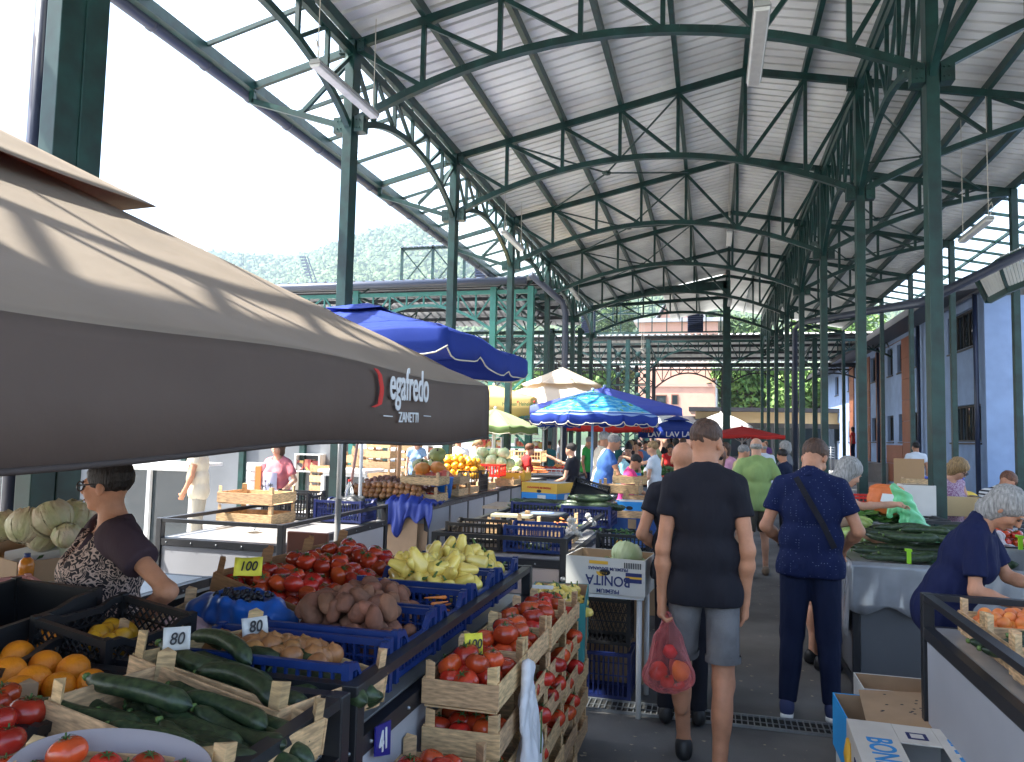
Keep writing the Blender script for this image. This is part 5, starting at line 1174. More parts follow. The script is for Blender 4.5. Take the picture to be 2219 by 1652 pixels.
# ================================================================ crate stack beside the aisle
ys_ = [2.44, 2.84, 3.24, 3.64]
for i, yc in enumerate(ys_):
    dz = [0, 0, -.01, -.05][i]
    for l in range(5, -1, -1):
        zb = .045+l*.152+dz if l < 5 else .805+dz
        M_ = Matrix.Translation((-.79+random.uniform(-.008, .008), yc+.19, zb)) @ Matrix.Rotation(random.uniform(-.02, .02), 4, 'Z')
        lv = ['bottom', 'second', 'third', 'fourth', 'fifth', 'top'][l]; st = ['front', 'second', 'third', 'rear'][i]
        wood_crate('%s crate of the %s tomato stack beside the stall' % (lv, st), M_, .265, .385, .092, .15, group='wooden tomato crates stacked beside the aisle')
        if l == 5:
            for z, sc in ((.05, .88), (.1, .72)): heap(TOM, M_, .265*sc, .385*sc, z-.03, .08, 1, 'red tomato heaped in the top crate of the %s stack' % st, 'tomatoes in the top crate of the %s stack' % st, 1.25, mound=.02)
        elif i == 0 and l > 2: heap(TOM, M_ @ Matrix.Translation((0, -.05, 0)), .24, .26, .035, .078, 1, 'dark red tomato in the %s crate of the front stack' % lv, 'tomatoes in the %s crate of the front stack' % lv, 1.15)
        elif l > 1: heap(TOM, M_ @ Matrix.Translation((.085, 0, 0)), .07, .36, .035, .11, 1, 'dark red tomato showing through the side of the %s crate in the %s stack' % (lv, st), 'tomatoes in the %s crate of the %s stack' % (lv, st), 1.2, dy=.085)
for l, lv in ((3, 'upper'), (2, 'lower')):
    M_ = Matrix.Translation((-.80, 2.17, .045+.152*l+.1)) @ Matrix.Rotation(.03, 4, 'Z')
    wood_crate('%s crate of the low tomato stack at the bottom edge of the photo' % lv, M_, .28, .4, .092, .15, group='wooden tomato crates stacked beside the aisle')
    if l == 3:
        for z, sc in ((.05, .9), (.1, .75)): heap(TOM, M_, .28*sc, .4*sc, z-.03, .08, 1, 'large red tomato in the low crate beside the number plate', 'tomatoes in the low front crate', 1.2, mound=.02)
# white carrier bag hooked on the stack
g = sdf_geo([cap((0, 0, -.08), (0, .01, -.40), .026, .04, (0, 1, 0), 2.9), cap((0, .0, .03), (0, 0, -.1), .014, .03, (0, 1, 0), 1.6), cap((0, -.03, .05), (0, -.07, -.16), .01, .014)], .008, .03)
wb = geo_obj('carrier_bag', [g], mat('white film', (.62, .62, .64), .35, noise=.12, nscale=14), None, (.022, 42, 4, (1, 1, .22))); p = at(1135, 1455, X=-.64); wb.location = (-.625, p.y+.02, p.z-.02); setp(wb, 'crumpled white carrier bag hanging on the side of the tomato crate stack', 'carrier bag')
m = MB(); q = wb.location; m.box((q.x+.045, q.y-.002, q.z-.26), (q.x+.05, q.y+.003, q.z-.12)); m.build('green_seal', M_cal, wb)

# ================================================================ cardboard boxes
def carton(label, M_, lx, ly, h, mt, mti=None, group='cardboard boxes', hole=True, wall=.006, name='cardboard_box', base=True):
    t = thing(name, label, 'box', group=group); setm(t, M_); m = MB()
    m.box((-lx/2, -ly/2, 0), (lx/2, -ly/2+wall, h)); m.box((-lx/2, ly/2-wall, 0), (lx/2, ly/2, h)); m.box((-lx/2, -ly/2+wall, 0), (-lx/2+wall, ly/2-wall, h)); m.box((lx/2-wall, -ly/2+wall, 0), (lx/2, ly/2-wall, h))
    m.build('outer_walls', mt, t, local=True)
    m = MB(); e = wall+.001; k = .0015
    m.box((-lx/2+e, -ly/2+e, .003), (lx/2-e, ly/2-e, .01)); m.box((-lx/2+e, -ly/2+e, .01), (lx/2-e, -ly/2+e+k, h-.002)); m.box((-lx/2+e, ly/2-e-k, .01), (lx/2-e, ly/2-e, h-.002)); m.box((-lx/2+e, -ly/2+e+k, .01), (-lx/2+e+k, ly/2-e-k, h-.002)); m.box((lx/2-e-k, -ly/2+e+k, .01), (lx/2-e, ly/2-e-k, h-.002))
    m.build('inner_lining', mti or M_card, t, local=True)
    if hole:
        for s_ in (-1, 1):
            m = MB(); vs = [(.035*math.cos(a)*(1.0), s_*(ly/2+.001), h*.6+.02*math.sin(a)) for a in np.linspace(0, 2*math.pi, 15)[:-1]]; m.add(vs, [tuple(range(14))]); m.build('hand_hole', M_ink, t, local=True)
    return t
def decal(t, pts, mt, name='printed_patch'): m = MB(); m.add(pts, [tuple(range(len(pts)))]); return m.build(name, mt, t, local=True)
M_tealb = mat('teal printed cardboard', (.02, .20, .20), .6); M_bluel = mat('bright blue print', (.02, .25, .62), .6); M_yelp = mat('yellow print', (.75, .42, .04), .6); M_navyp = mat('navy print', (.02, .03, .14), .6)
# teal box of yellow peppers
Mx = Matrix.Translation((-.83, 4.3, .535)) @ Matrix.Rotation(.12, 4, 'Z')
tb = carton('teal printed cardboard box of pale yellow peppers standing beside the stall', Mx, .32, .55, .3, M_tealb)
heap(PEP, Mx, .27, .48, .22, .065, 2, 'pale yellow pepper in the teal cardboard box', 'yellow peppers in the teal box', 1, lie='any', mound=.03)
for i in range(7): decal(tb, [(-.1, -.2765, .05+i*.018), (.1, -.2765, .05+i*.018), (.1, -.2765, .056+i*.018), (-.1, -.2765, .056+i*.018)], M_bluel, 'printed_line')
decal(tb, [(-.09+.025*math.cos(a), -.277, .235+.025*math.sin(a)) for a in np.linspace(0, 6.1, 14)], mat('dark orange print', (.25, .07, .03), .6))
for i in range(6): decal(tb, [(.1615, -.2+i*.05, .02), (.1615, -.18+i*.05, .02), (.1615, -.13+i*.04, .2), (.1615, -.15+i*.04, .2)], M_yelp if i % 2 else M_txtr, 'printed_leaf')
cd = thing('paper_slip', 'white slip of paper lying on the peppers in the teal box', 'paper'); setm(cd, Mx @ Matrix.Translation((-.08, -.12, .345)) @ Matrix.Rotation(.3, 4, 'X')); m = MB(); m.box((-.06, -.02, 0), (.06, .02, .001)); m.build('slip', M_pwh, cd, local=True)
st_ = thing('wooden_stand', 'stack of empty wooden crates under the teal box', 'crate stand', (-.83, 4.22, 0)); 
for k in range(3):
    wood_crate('empty wooden crate %s under the teal box' % ['at the bottom', 'in the middle', 'on top'][k], Matrix.Translation((-.83, 4.22, .02+k*.16)), .3, .5, .1, .155)
bpy.data.objects.remove(st_)
# white banana box of cabbages on a folding leg
Mx = Matrix.Translation((-.62, 5.0, .74)) @ Matrix.Rotation(-.1, 4, 'Z')
bn = carton('white printed banana box holding green cabbages', Mx, .5, .38, .22, M_cardw)
bn['label'] = 'white banana box with upside down lettering holding green cabbages'
fy = -.192
text('BONITA', .085, M_navyp, None, parent=bn, mtx=frame_mtx((.02, fy, .085), (-1, 0, 0), (0, 0, -1)), xs=.9)
text('PREMIUM BANANAS', .028, M_navyp, None, parent=bn, mtx=frame_mtx((.02, fy, .155), (-1, 0, 0), (0, 0, -1)))
text('PREMIUM', .035, M_navyp, None, parent=bn, mtx=frame_mtx((.02, fy, .02), (-1, 0, 0), (0, 0, -1)))
decal(bn, [(-.02+.035*math.cos(a), fy+.001, .135-.028*math.sin(a)) for a in np.linspace(0, math.pi, 12)], M_yelp, 'sun_print')
decal(bn, [(.13, fy, .08), (.23, fy, .08), (.23, fy, .14), (.13, fy, .14)], M_navyp); decal(bn, [(.13, fy-.001, .105), (.23, fy-.001, .105), (.23, fy-.001, .118), (.13, fy-.001, .118)], M_yelp)
for i in range(10): decal(bn, [(.12+i*.011, fy, .165), (.126+i*.011, fy, .165), (.126+i*.011, fy, .2), (.12+i*.011, fy, .2)], M_ink, 'barcode_print')
decal(bn, [(-.1, fy, .18), (.02, fy, .18), (.02, fy, .2), (-.1, fy, .2)], M_yelp)
for (x, y, z, s) in ((.09, .02, .215, .95), (-.02, -.05, .12, .85), (.17, .03, .12, .8), (.03, .11, .12, .8)):
    put('cabbage', Mx @ Matrix.Translation((x, y, z)) @ Matrix.Rotation(x*30, 4, 'Z') @ Matrix.Rotation(.4, 4, 'X'), 'green cabbage on top in the white banana box' if z > .2 else 'green cabbage low in the white banana box', 'cabbages in the banana box', s)
fl = thing('folding_stand', 'light grey folding stand with round legs under the banana box', 'stand', (-.62, 5.0, 0))
for (x, y) in ((-.42, 5.32), (-.84, 5.3), (-.43, 4.86), (-.84, 4.86)):
    m = MB(); m.tube([(x, y, 0), (x, y, .72)], .017, 10); m.build('leg', M_white, fl, smooth=True)
m = MB(); m.box((-.87, 4.82, .715), (-.4, 5.34, .735)); m.build('top_board', M_white, fl)
plastic_crate('black mesh crate standing under the banana box', Matrix.Translation((-.68, 5.25, .35)), .34, .28, .3, M_blk, 10, 1, diag=True, dip=.0)
plastic_crate('dark blue crate at the bottom under the banana box', Matrix.Translation((-.68, 5.25, .01)), .36, .3, .3, M_bluedk, 10, 1, dip=.0)
# black crates with herbs behind
for k, (x, y, z, lb) in enumerate(((-.62, 5.75, .86, 'black crate of green herbs behind the banana box'), (-.8, 5.6, .7, 'empty black crate stacked under the herb crate'), (-.42, 5.45, .72, 'black mesh crate hanging past the banana box beside the aisle'))):
    Mh = Matrix.Translation((x, y, z)) @ Matrix.Rotation(.1*k, 4, 'Z'); plastic_crate(lb, Mh, .38, .3, .15, M_blk, 12, 1, diag=(k == 2), dip=.06)
    if k == 0:
        m = MB()
        for i in range(160):
            a = random.uniform(0, 6.28); p = Vector((random.gauss(0, .08), random.gauss(0, .05), .1+random.uniform(0, .06))); d = Vector((math.cos(a), math.sin(a), random.uniform(-.2, .6)))*.035; s_ = Vector((-d.y, d.x, 0))*.3; m.add([p-s_*.3, p+d*.5-s_, p+d, p+d*.5+s_], [(0, 1, 2, 3)])
        o = m.build('herbs', mat('herb leaves', (.05, .14, .03), .6), None, local=True); o.matrix_world = Mh; setp(o, 'loose green herbs heaped in the black crate', 'herbs', kind='stuff')
carton('plain brown carton supporting the black crates by the aisle', Matrix.Translation((-.66, 5.7, .0)), .42, .36, .66, M_card, hole=False)

# ---------------------------------------------------------------- pinkish stall C contents
plastic_crate('black openwork crate at the left front of the pinkish stall', Matrix.Translation((-1.68, 5.55, .87)), .42, .34, .19, M_blk, 12, 2, dip=.07)
plastic_crate('blue crate with bent zucchini in the middle of the pinkish stall', Matrix.Translation((-1.23, 5.55, .87)), .44, .34, .19, M_blue, 14, 2, dip=.05)
heap(ZUC, Matrix.Translation((-1.23, 5.55, .87)), .3, .25, .04, .12, 1, 'zucchini inside the blue crate on the pinkish stall', 'zucchini in the middle blue crate', .8, lie='any')
wood_crate('wooden crate between the blue crate and the scale on the pinkish stall', Matrix.Translation((-1.25, 6.0, .88)), .45, .3, .1, .22)
plastic_crate('dark blue crate of big zucchini at the back left of the pinkish stall', Matrix.Translation((-1.62, 7.45, .87)), .5, .5, .2, M_bluedk, 14, 2, dip=.06)
plastic_crate('dark blue crate of big zucchini at the back right of the pinkish stall', Matrix.Translation((-1.12, 7.3, .87)), .46, .5, .2, M_bluedk, 14, 2, dip=.05)
heap(ZUC, Matrix.Translation((-1.62, 7.45, .87)), .4, .4, .17, .2, 1, 'large dark zucchini in the back left crate', 'zucchini in the back left crate', 1.0, lie='row', dy=.07)
heap(ZUC, Matrix.Translation((-1.12, 7.3, .87)), .4, .4, .18, .2, 2, 'large dark zucchini heaped in the back right crate', 'zucchini in the back right crate', 1.1, lie='row', dy=.075, mound=.03, zstep=.3)
sc_ = thing('weighing_scale', 'flat electronic scale with a steel plate on the pinkish stall', 'scale', (-1.42, 6.55, .98)); m = MB(); m.box((-1.62, 6.4, .98), (-1.22, 6.75, 1.03)); m.build('body', M_blk, sc_, bevel=.005)
m = MB(); m.box((-1.6, 6.42, 1.034), (-1.24, 6.73, 1.04)); m.build('plate', M_steelg, sc_); m = MB(); m.lathe([(.1, 0), (.1, .003), (0, .003)], (-1.42, 6.57, 1.041), 20); m.build('dish', mat('blue dish', (.3, .4, .7), .3), sc_)
carton('cardboard box under the electronic scale', Matrix.Translation((-1.42, 6.57, .87)), .45, .38, .1, M_card, hole=False)
bk_ = thing('order_book', 'yellowish notebook lying by the black openwork crate', 'notebook', (-1.55, 6.1, 1.05)); m = MB(); m.box((-1.72, 5.98, 1.05), (-1.4, 6.12, 1.07)); m.build('pages', mat('manila paper', (.55, .5, .33), .8), bk_)
wood_crate('low wooden crate under the notebook', Matrix.Translation((-1.55, 6.1, .88)), .4, .28, .12, .17)
heap(['garlic'], Matrix.Translation((-.98, 5.55, .92)), .12, .2, .06, .05, 3, 'garlic bulb tied in the bunch at the stall corner', 'garlic bulbs at the corner of the pinkish stall', 1, lie='any', mound=.06)
heap(['garlic'], Matrix.Translation((-.98, 6.4, .93)), .14, .12, .06, .05, 3, 'white garlic bulb in the farther bunch', 'garlic bulbs in the farther bunch', 1.1, lie='any')
m = MB()
for i in range(30): a = random.uniform(-.2, .2); m.tube([(-.98+random.uniform(-.04, .04), 6.38, .98), (-1.15+random.uniform(-.05, .05), 6.2, .97), (-1.4+a*.3, 6.05+a, .95)], .004, 5)
setp(m.build('garlic_stalks', mat('garlic stalk', (.2, .28, .1), .6), None, smooth=True), 'green stalks of the farther garlic bunch', 'garlic stalks')
heap(['carrot'], Matrix.Translation((-1.1, 5.75, 1.05)), .12, .1, 0, .05, 2, 'orange carrot beside the garlic', 'carrots beside the garlic', .8, lie='any')

# ---------------------------------------------------------------- sunlit stall F
Mx = Matrix.Translation((-2.0, 9.55, .87)) @ Matrix.Rotation(-.35, 4, 'Z')
yb = carton('yellow and blue banana box standing on the sunlit stall', Mx, .52, .42, .26, M_yelp, M_cardw)
for s_, (hx, hy) in ((-1, (0, -1)), (1, (1, 0))):
    pass
decal(yb, [(-.258, -.2125, .004), (.258, -.2125, .004), (.258, -.2125, .135), (-.258, -.2125, .135)], M_bluel, 'blue_band'); decal(yb, [(.2625, -.21, .004), (.2625, .21, .004), (.2625, .21, .135), (.2625, -.21, .135)], M_bluel, 'blue_band')
decal(yb, [(.263, -.05, .03), (.263, .03, .03), (.263, .05, .12), (.263, -.03, .12)], M_white, 'white_print'); decal(yb, [(-.02, -.213, .03), (.1, -.213, .03), (.1, -.213, .11), (-.02, -.213, .11)], M_cardw, 'white_print')
text('PREMIUM BANANAS', .035, M_txtr, None, parent=yb, mtx=frame_mtx((0, -.213, .2), (-1, 0, 0), (0, 0, -1)), xs=1.1)
plastic_crate('black openwork crate tipped on its side on the sunlit stall', Matrix.Translation((-1.42, 9.2, .98)) @ Matrix.Rotation(.25, 4, 'Y') @ Matrix.Rotation(1.1, 4, 'X'), .44, .3, .17, M_blk, 12, 1, diag=True)
for i, (u, v, Z, Y, lx_, lb) in enumerate(((1345, 1060, 1.08, 9.6, .5, 'sunlit empty wooden crate on top beside the tipped black crate'), (1390, 1085, .95, 9.3, .42, 'empty wooden crate below the sunlit one by the aisle'), (1365, 1040, 1.1, 10.3, .45, 'empty wooden crate at the rear of the sunlit stall'))):
    p = at(u, v, Y=Y); wood_crate(lb, Matrix.Translation((p.x, Y, p.z-.05)) @ Matrix.Rotation(.1*i-.1, 4, 'Z'), lx_, .3, .1, .17)
p = at(1367, 1098, Y=8.1); cb = carton('small blue and white carton in a wooden crate beside the sunlit stall', Matrix.Translation((p.x, 8.1, p.z-.1)), .3, .28, .16, M_bluel, M_cardw)
wood_crate('wooden crate around the small blue and white carton', Matrix.Translation((p.x, 8.1, p.z-.13)), .34, .32, .1, .19)
p = at(1368, 1150, Y=7.6); b2 = carton('dark blue fruit box with leaf print below the blue and white carton', Matrix.Translation((p.x, 7.85, .62)), .46, .36, .3, mat('deep blue print', (.02, .07, .24), .6))
decal(b2, [(-.04, -.182, .2), (.04, -.182, .2), (.04, -.182, .29), (-.04, -.182, .29)], M_card); decal(b2, [(-.12+.04*math.cos(a), -.182, .05+.04*math.sin(a)) for a in np.linspace(0, 6.1, 12)], M_yelp)
carton('tall brown carton at the base of the aisle side pile', Matrix.Translation((p.x, 7.85, 0)), .48, .38, .6, M_card)
ms = thing('plank_board', 'bleached wooden board lying across the front of the sunlit stall', 'board', (-2, 8.7, .9)); m = MB(); m.box((-2.5, 8.35, .88), (-1.35, 8.97, .91)); m.build('board', mat('bleached plank', (.5, .38, .26), .8, noise=.2, nscale=8, stretch=(1, 12, 1)), ms)

# ---------------------------------------------------------------- stall D contents
wood_crate('empty wooden crate raised on posts above another on the left table', Matrix.Translation((-3.95, 6.15, 1.05)), .55, .4, .1, .16)
wood_crate('lower empty wooden crate on the left table', Matrix.Translation((-3.95, 6.15, .87)), .55, .4, .1, .175)
plastic_crate('black crate of leafy bundles behind the garlic on the left table', Matrix.Translation((-3.92, 6.72, .87)), .5, .32, .25, M_blk, 14, 3, dip=.03)
plastic_crate('dark blue crate stuffed with dark cloth at the right end of the left table', Matrix.Translation((-3.33, 6.65, .87)), .48, .34, .2, M_bluedk, 16, 2, dip=.03)
g = sdf_geo([ell((0, 0, .12), (.2, .13, .07)), ell((.08, .03, .16), (.1, .08, .05))], .01); o = geo_obj('dark_cloth', [g], mat('dark nylon cloth', (.015, .018, .02), .5), None, (.02, 30, 6)); o.location = (-3.33, 6.65, .9); setp(o, 'crumpled dark cloth stuffed in the dark blue crate', 'cloth')
bo = thing('water_bottle', 'clear plastic water bottle with a red cap on the left table', 'bottle', at(755, 1120, Z=.87))
M_pet = mat('clear bottle plastic', (.85, .9, .92), .05, trans=.9); m = MB(); m.lathe([(0, 0), (.03, 0), (.042, .02), (.04, .08), (.043, .12), (.041, .15), (.043, .2), (.042, .25), (.03, .3), (.014, .33), (.014, .345)], (0, 0, 0), 20); m.build('bottle_body', M_pet, bo, smooth=True, local=True)
m = MB(); m.lathe([(0, .345), (.016, .345), (.016, .365), (0, .365)], (0, 0, 0), 14); m.build('cap', M_redpl, bo, local=True)
cu_ = thing('coffee_cup', 'small white coffee cup on a saucer at the corner of the left table', 'cup', at(548, 1152, Z=.87)); m = MB(); m.lathe([(0, .008), (.02, .008), (.034, .06), (.031, .06), (.018, .014), (0, .014)], (0, 0, 0), 20); m.build('cup', M_white, cu_, smooth=True, local=True)
m = MB(); m.lathe([(0, 0), (.035, 0), (.065, .01), (.06, .014), (0, .006)], (0, 0, 0), 22); m.build('saucer', M_white, cu_, smooth=True, local=True)
heap(['garlic'], Matrix.Translation(at(640, 1102, Z=.88)), .3, .08, .01, .045, 2, 'white garlic bulb lying loose on the bare metal table', 'garlic bulbs on the metal table', 1, lie='any')
m = MB(); b0 = at(660, 1104, Z=.89)
for i in range(16): m.tube([b0+Vector((random.uniform(-.04, .04), random.uniform(-.04, .04), 0)), b0+Vector((.22, random.uniform(-.04, .04), .01)), b0+Vector((.4, random.uniform(-.05, .05), 0))], .004, 5)
setp(m.build('garlic_stalks', mat('straw stalk', (.45, .4, .2), .7), None, smooth=True), 'pale dried garlic stalks lying on the metal table', 'garlic stalks')
# brown seat board near pole
bd = thing('brown_board', 'reddish brown board with two screws leaning behind the tomato crates', 'board', (-3, 5.05, .6)); a = at(628, 1150, Y=5.04); b = at(714, 1220, Y=5.04); m = MB(); m.box((a.x, 5.0, b.z), (b.x, 5.03, a.z)); m.build('board', mat('reddish board', (.16, .05, .03), .4), bd, bevel=.01)
for i, (x, y, lb) in enumerate(((-3.55, 8.35, 'flattened brown carton leaning nearest on the grey stall end'), (-3.45, 8.42, 'flattened brown carton leaning behind the first one'))):
    t = thing('flattened_carton', lb, 'cardboard sheet', (x, y, 0), group='flattened cartons'); t.rotation_euler = (-.12, 0, .05); m = MB(); m.box((-.25, 0, 0), (.25, .012, .72-.06*i)); m.build('sheet', M_card, t, local=True)
# jackets draped over the end of the long stall
def draped(name, label, x0, x1, y, mt, seed, drop=.3):
    vs = []; n = 40; k = 22; r = np.random.default_rng(seed); ph = r.uniform(0, 6, 6)
    for j in range(k+1):
        for i in range(n+1):
            s_ = i/n; t = j/k; x = x0+(x1-x0)*s_+.03*math.sin(9*t+ph[0])*(t-.3); d = t*(.42+drop*(1+.35*math.sin(7*s_+ph[1])+.25*math.sin(17*s_+ph[2])))
            f1 = math.sin(26*s_+ph[3]+2*t)+.6*math.sin(47*s_+ph[4]-3*t); f2 = math.sin(11*t+9*s_+ph[5])
            if d < .42: vs.append((x, y+.42-d, .90+.035*abs(f2)+.018*f1+.03*math.sin(5*s_+ph[1])))
            else: q = d-.42; vs.append((x+.012*f2, y-.03-.02*min(1, q*9)*(1+f1)-.01*f2, .90-q+.02*abs(f2)*(1-min(1, q*8))))
    m = MB(); m.add(vs, [(j*(n+1)+i, j*(n+1)+i+1, (j+1)*(n+1)+i+1, (j+1)*(n+1)+i) for j in range(k) for i in range(n)]); o = m.build(name, mt, None, smooth=True); so = o.modifiers.new('s', 'SOLIDIFY'); so.thickness = .008; setp(o, label, 'jacket')
draped('dark_jacket', 'dark jacket draped over the end of the pumpkin stall', -4.35, -3.62, 8.48, mat('dark green black cloth', (.02, .024, .022), .45), 3)
draped('blue_jacket', 'blue jacket with hanging sleeves over the corner of the pumpkin stall', -3.72, -3.12, 8.45, mat('blue cloth', (.03, .055, .30), .5), 8, .26)
# ---------------------------------------------------------------- long stall heaps
def hp(keys, u, v, Y, lx_, ly_, d, layers, label, group, sc=1, **kw): p = at(u, v, Y=Y); return heap(keys, Matrix.Translation((p.x, Y, .86)), lx_, ly_, .03, d, layers, label, group, sc, **kw)
zst = .86
heap(['onion0', 'onion1'], Matrix.Translation((-3.85, 8.75, zst)), 1.1, .35, .05, .075, 3, 'brown onion heaped at the front of the pumpkin stall', 'onions on the pumpkin stall', 1.1, lie='any', mound=.08)
heap(['pumpkin'], Matrix.Translation((-3.75, 9.9, zst)), .8, .6, .12, .24, 2, 'orange pumpkin heaped on the long stall', 'orange pumpkins on the long stall', .9, mound=.12)
heap(['squash'], Matrix.Translation((-3.85, 10.3, zst+.2)), .7, .4, .12, .26, 2, 'round green squash heaped behind the orange pumpkins', 'green squashes', 1.0, mound=.1, lie='any')
heap(['potato0', 'potato1'], Matrix.Translation((-4.15, 9.4, zst)), .6, .5, .1, .09, 2, 'brown root heaped left of the pumpkins', 'roots beside the pumpkins', 1.2, lie='any', mound=.1)
heap(YEL, Matrix.Translation((-3.75, 11.1, zst+.12)), .9, .6, .1, .11, 3, 'yellow pepper heaped above the green squashes', 'yellow peppers on the long stall', 1.2, lie='any', mound=.15)
m = MB()
for i in range(420):
    p = Vector((random.uniform(-4.3, -3.4), random.uniform(9.0, 9.6), .93+random.uniform(0, .1))); d = Vector((random.gauss(0, .06), random.gauss(0, .06), random.uniform(-.02, .05))); m.tube([p, p+d], .007, 4)
setp(m.build('dried_peppers', mat('dried pepper skin', (.2, .07, .04), .6, noise=.3, nscale=10), None), 'heap of dark dried peppers and beans between onions and pumpkins', 'dried peppers', kind='stuff')
p = at(940, 1040, Y=8.9)
wood_crate('wooden crate of walnuts on top at the corner of the pumpkin stall', Matrix.Translation((-3.42, 8.95, 1.08)), .5, .4, .1, .16)
wood_crate('wooden crate of small tomatoes below the walnut crate', Matrix.Translation((-3.42, 8.9, .88)), .5, .4, .1, .19)
heap(RED, Matrix.Translation((-3.42, 8.9, .88)), .42, .34, .08, .07, 1, 'small orange red tomato under the walnut crate', 'small tomatoes under the walnut crate', .7)
heap(['potato1'], Matrix.Translation((-3.42, 8.95, 1.08)), .42, .34, .07, .055, 1, 'brown walnut in the crate at the corner of the pumpkin stall', 'walnuts', .55, lie='any')
bkt = thing('blue_bucket', 'bright blue bucket behind the walnut crate', 'bucket', (-3.4, 9.5, .88)); m = MB(); m.lathe([(0, 0), (.12, 0), (.15, .26), (.165, .27), (.145, .26), (.115, .01), (0, .01)], (0, 0, 0), 24); m.build('bucket_body', mat('bright blue plastic', (.01, .16, .55), .4), bkt, smooth=True, local=True)
g1 = sdf_geo([ell((0, 0, 0), (.28, .18, .1)), ell((.1, 0, .05), (.12, .12, .08))], .015, .05); o = geo_obj('red_film_bag', [g1], mat('salmon red film', (.62, .13, .08), .35), None, (.03, 14, 5)); o.location = (-3.6, 9.9, 1.08); setp(o, 'salmon red plastic bag spread over goods on the long stall', 'plastic bag')
for i, (y, z, lb) in enumerate(((9.9, .88, 'wooden crate along the aisle side after the bucket'), (10.4, .88, 'wooden crate next to the dark crate on the long stall'), (11.3, .88, 'wooden crate at the far end of the pumpkin stall'), (9.95, 1.04, 'wooden crate stacked second along the aisle side'))):
    wood_crate(lb, Matrix.Translation((-3.4, y, z)), .34, .42, .1, .16)
plastic_crate('dark crate between wooden crates on the long stall', Matrix.Translation((-3.4, 10.85, .88)), .34, .4, .3, M_blk, 8, 2)
plastic_crate('red plastic basket on the long stall under the cabbages', Matrix.Translation((-3.65, 12.3, 1.02)), .62, .4, .2, M_redpl, 12, 1, dip=0, name='red_basket')
heap(['cabbage'], Matrix.Translation((-3.75, 12.9, 1.05)), .9, .5, .12, .2, 2, 'round green cabbage heaped above the red basket', 'cabbages above the red basket', .95, mound=.12)
heap(['cabbage'], Matrix.Translation((-3.45, 13.6, 1.0)), .5, .6, .1, .2, 2, 'round green cabbage right of the red basket', 'cabbages right of the red basket', .9)
heap(RED, Matrix.Translation((-3.9, 13.8, 1.1)), .8, .4, .1, .13, 1, 'red onion or tomato heaped behind the cabbages', 'red vegetables behind the cabbages', 1.6)
wood_crate('orange wooden crate of plums beside the cabbages', Matrix.Translation((-3.4, 13.3, .92)), .5, .5, .14, .2, M_yelp)
heap(['potato2'], Matrix.Translation((-3.4, 13.3, .95)), .4, .4, .1, .05, 1, 'dark plum in the orange wooden crate', 'dark plums', .8)
wood_crate('brown crate below the orange plum crate', Matrix.Translation((-3.4, 12.75, .86)), .4, .5, .1, .16)
wh = plastic_crate('white basket with bottles above the red vegetables', Matrix.Translation((-3.5, 14.6, 1.2)), .7, .5, .22, M_cream, 12, 1, dip=0, name='white_basket')
heap(['carrot'], Matrix.Translation((-3.3, 14.2, .98)), .5, .3, .05, .07, 3, 'orange carrot in the heap at the far end of the long stall', 'carrots at the far end', 1.3, lie='row')
heap(['pumpkin'], Matrix.Translation((-3.4, 16.5, 1.05)), 1.0, .3, .05, .5, 1, 'orange melon on the far left stall', 'orange melons', .9)
heap(RED, Matrix.Translation((-3.3, 16.4, .95)), .7, .4, .06, .14, 1, 'red fruit in the white crate of the far left stall', 'red fruit on the far left stall', 1.7)
plastic_crate('white crate of red fruit on the far left stall', Matrix.Translation((-3.3, 16.4, .88)), .8, .6, .14, M_white, 8, 1)
# far middle stall greens
for k, (x, y, z, sc) in enumerate(((-1.1, 15.0, .95, 1.0), (-1.3, 15.8, .95, 1.1), (-.9, 16.4, .95, .9))):
    m = MB()
    for i in range(260):
        a = random.uniform(0, 6.28); p = Vector((x+random.gauss(0, .16), y+random.gauss(0, .2), z+random.uniform(0, .14))); d = Vector((math.cos(a), math.sin(a), random.uniform(0, .9)))*.11*sc; s_ = Vector((-d.y, d.x, 0))*.3; m.add([p-s_*.3, p+d*.5-s_, p+d, p+d*.5+s_], [(0, 1, 2, 3)])
    setp(m.build('leafy_greens', [mat('spring onion leaf', (.06, .18, .03), .6), mat('chard leaf', (.03, .1, .02), .6), mat('leek leaf', (.12, .24, .08), .6)][k], None), ['bunch of green leaves under the blue carrier bag', 'dark leafy bunch on the far middle stall', 'pale leek bunch on the far middle stall'][k], 'greens', kind='stuff')
heap(RED, Matrix.Translation((-1.15, 13.9, .9)), .8, .3, .03, .13, 1, 'red pepper on the crowd side stall', 'red vegetables before the white blouse woman', 1.3)
plastic_crate('red crate on the far middle stall in the crowd', Matrix.Translation((-1.5, 16.8, .9)), .9, .5, .2, M_redpl, 10, 1, name='red_crate')
p = at(1360, 1010, Y=13); cb = thing('blue_cooler', 'light blue plastic tub behind the pink shirted woman', 'tub', (p.x, 13, .88)); m = MB(); m.hexa([(-.2, -.12, 0), (.2, -.12, 0), (.2, .12, 0), (-.2, .12, 0), (-.22, -.14, .25), (.22, -.14, .25), (.22, .14, .25), (-.22, .14, .25)]); m.build('tub', M_bluel, cb, local=True, bevel=.02)
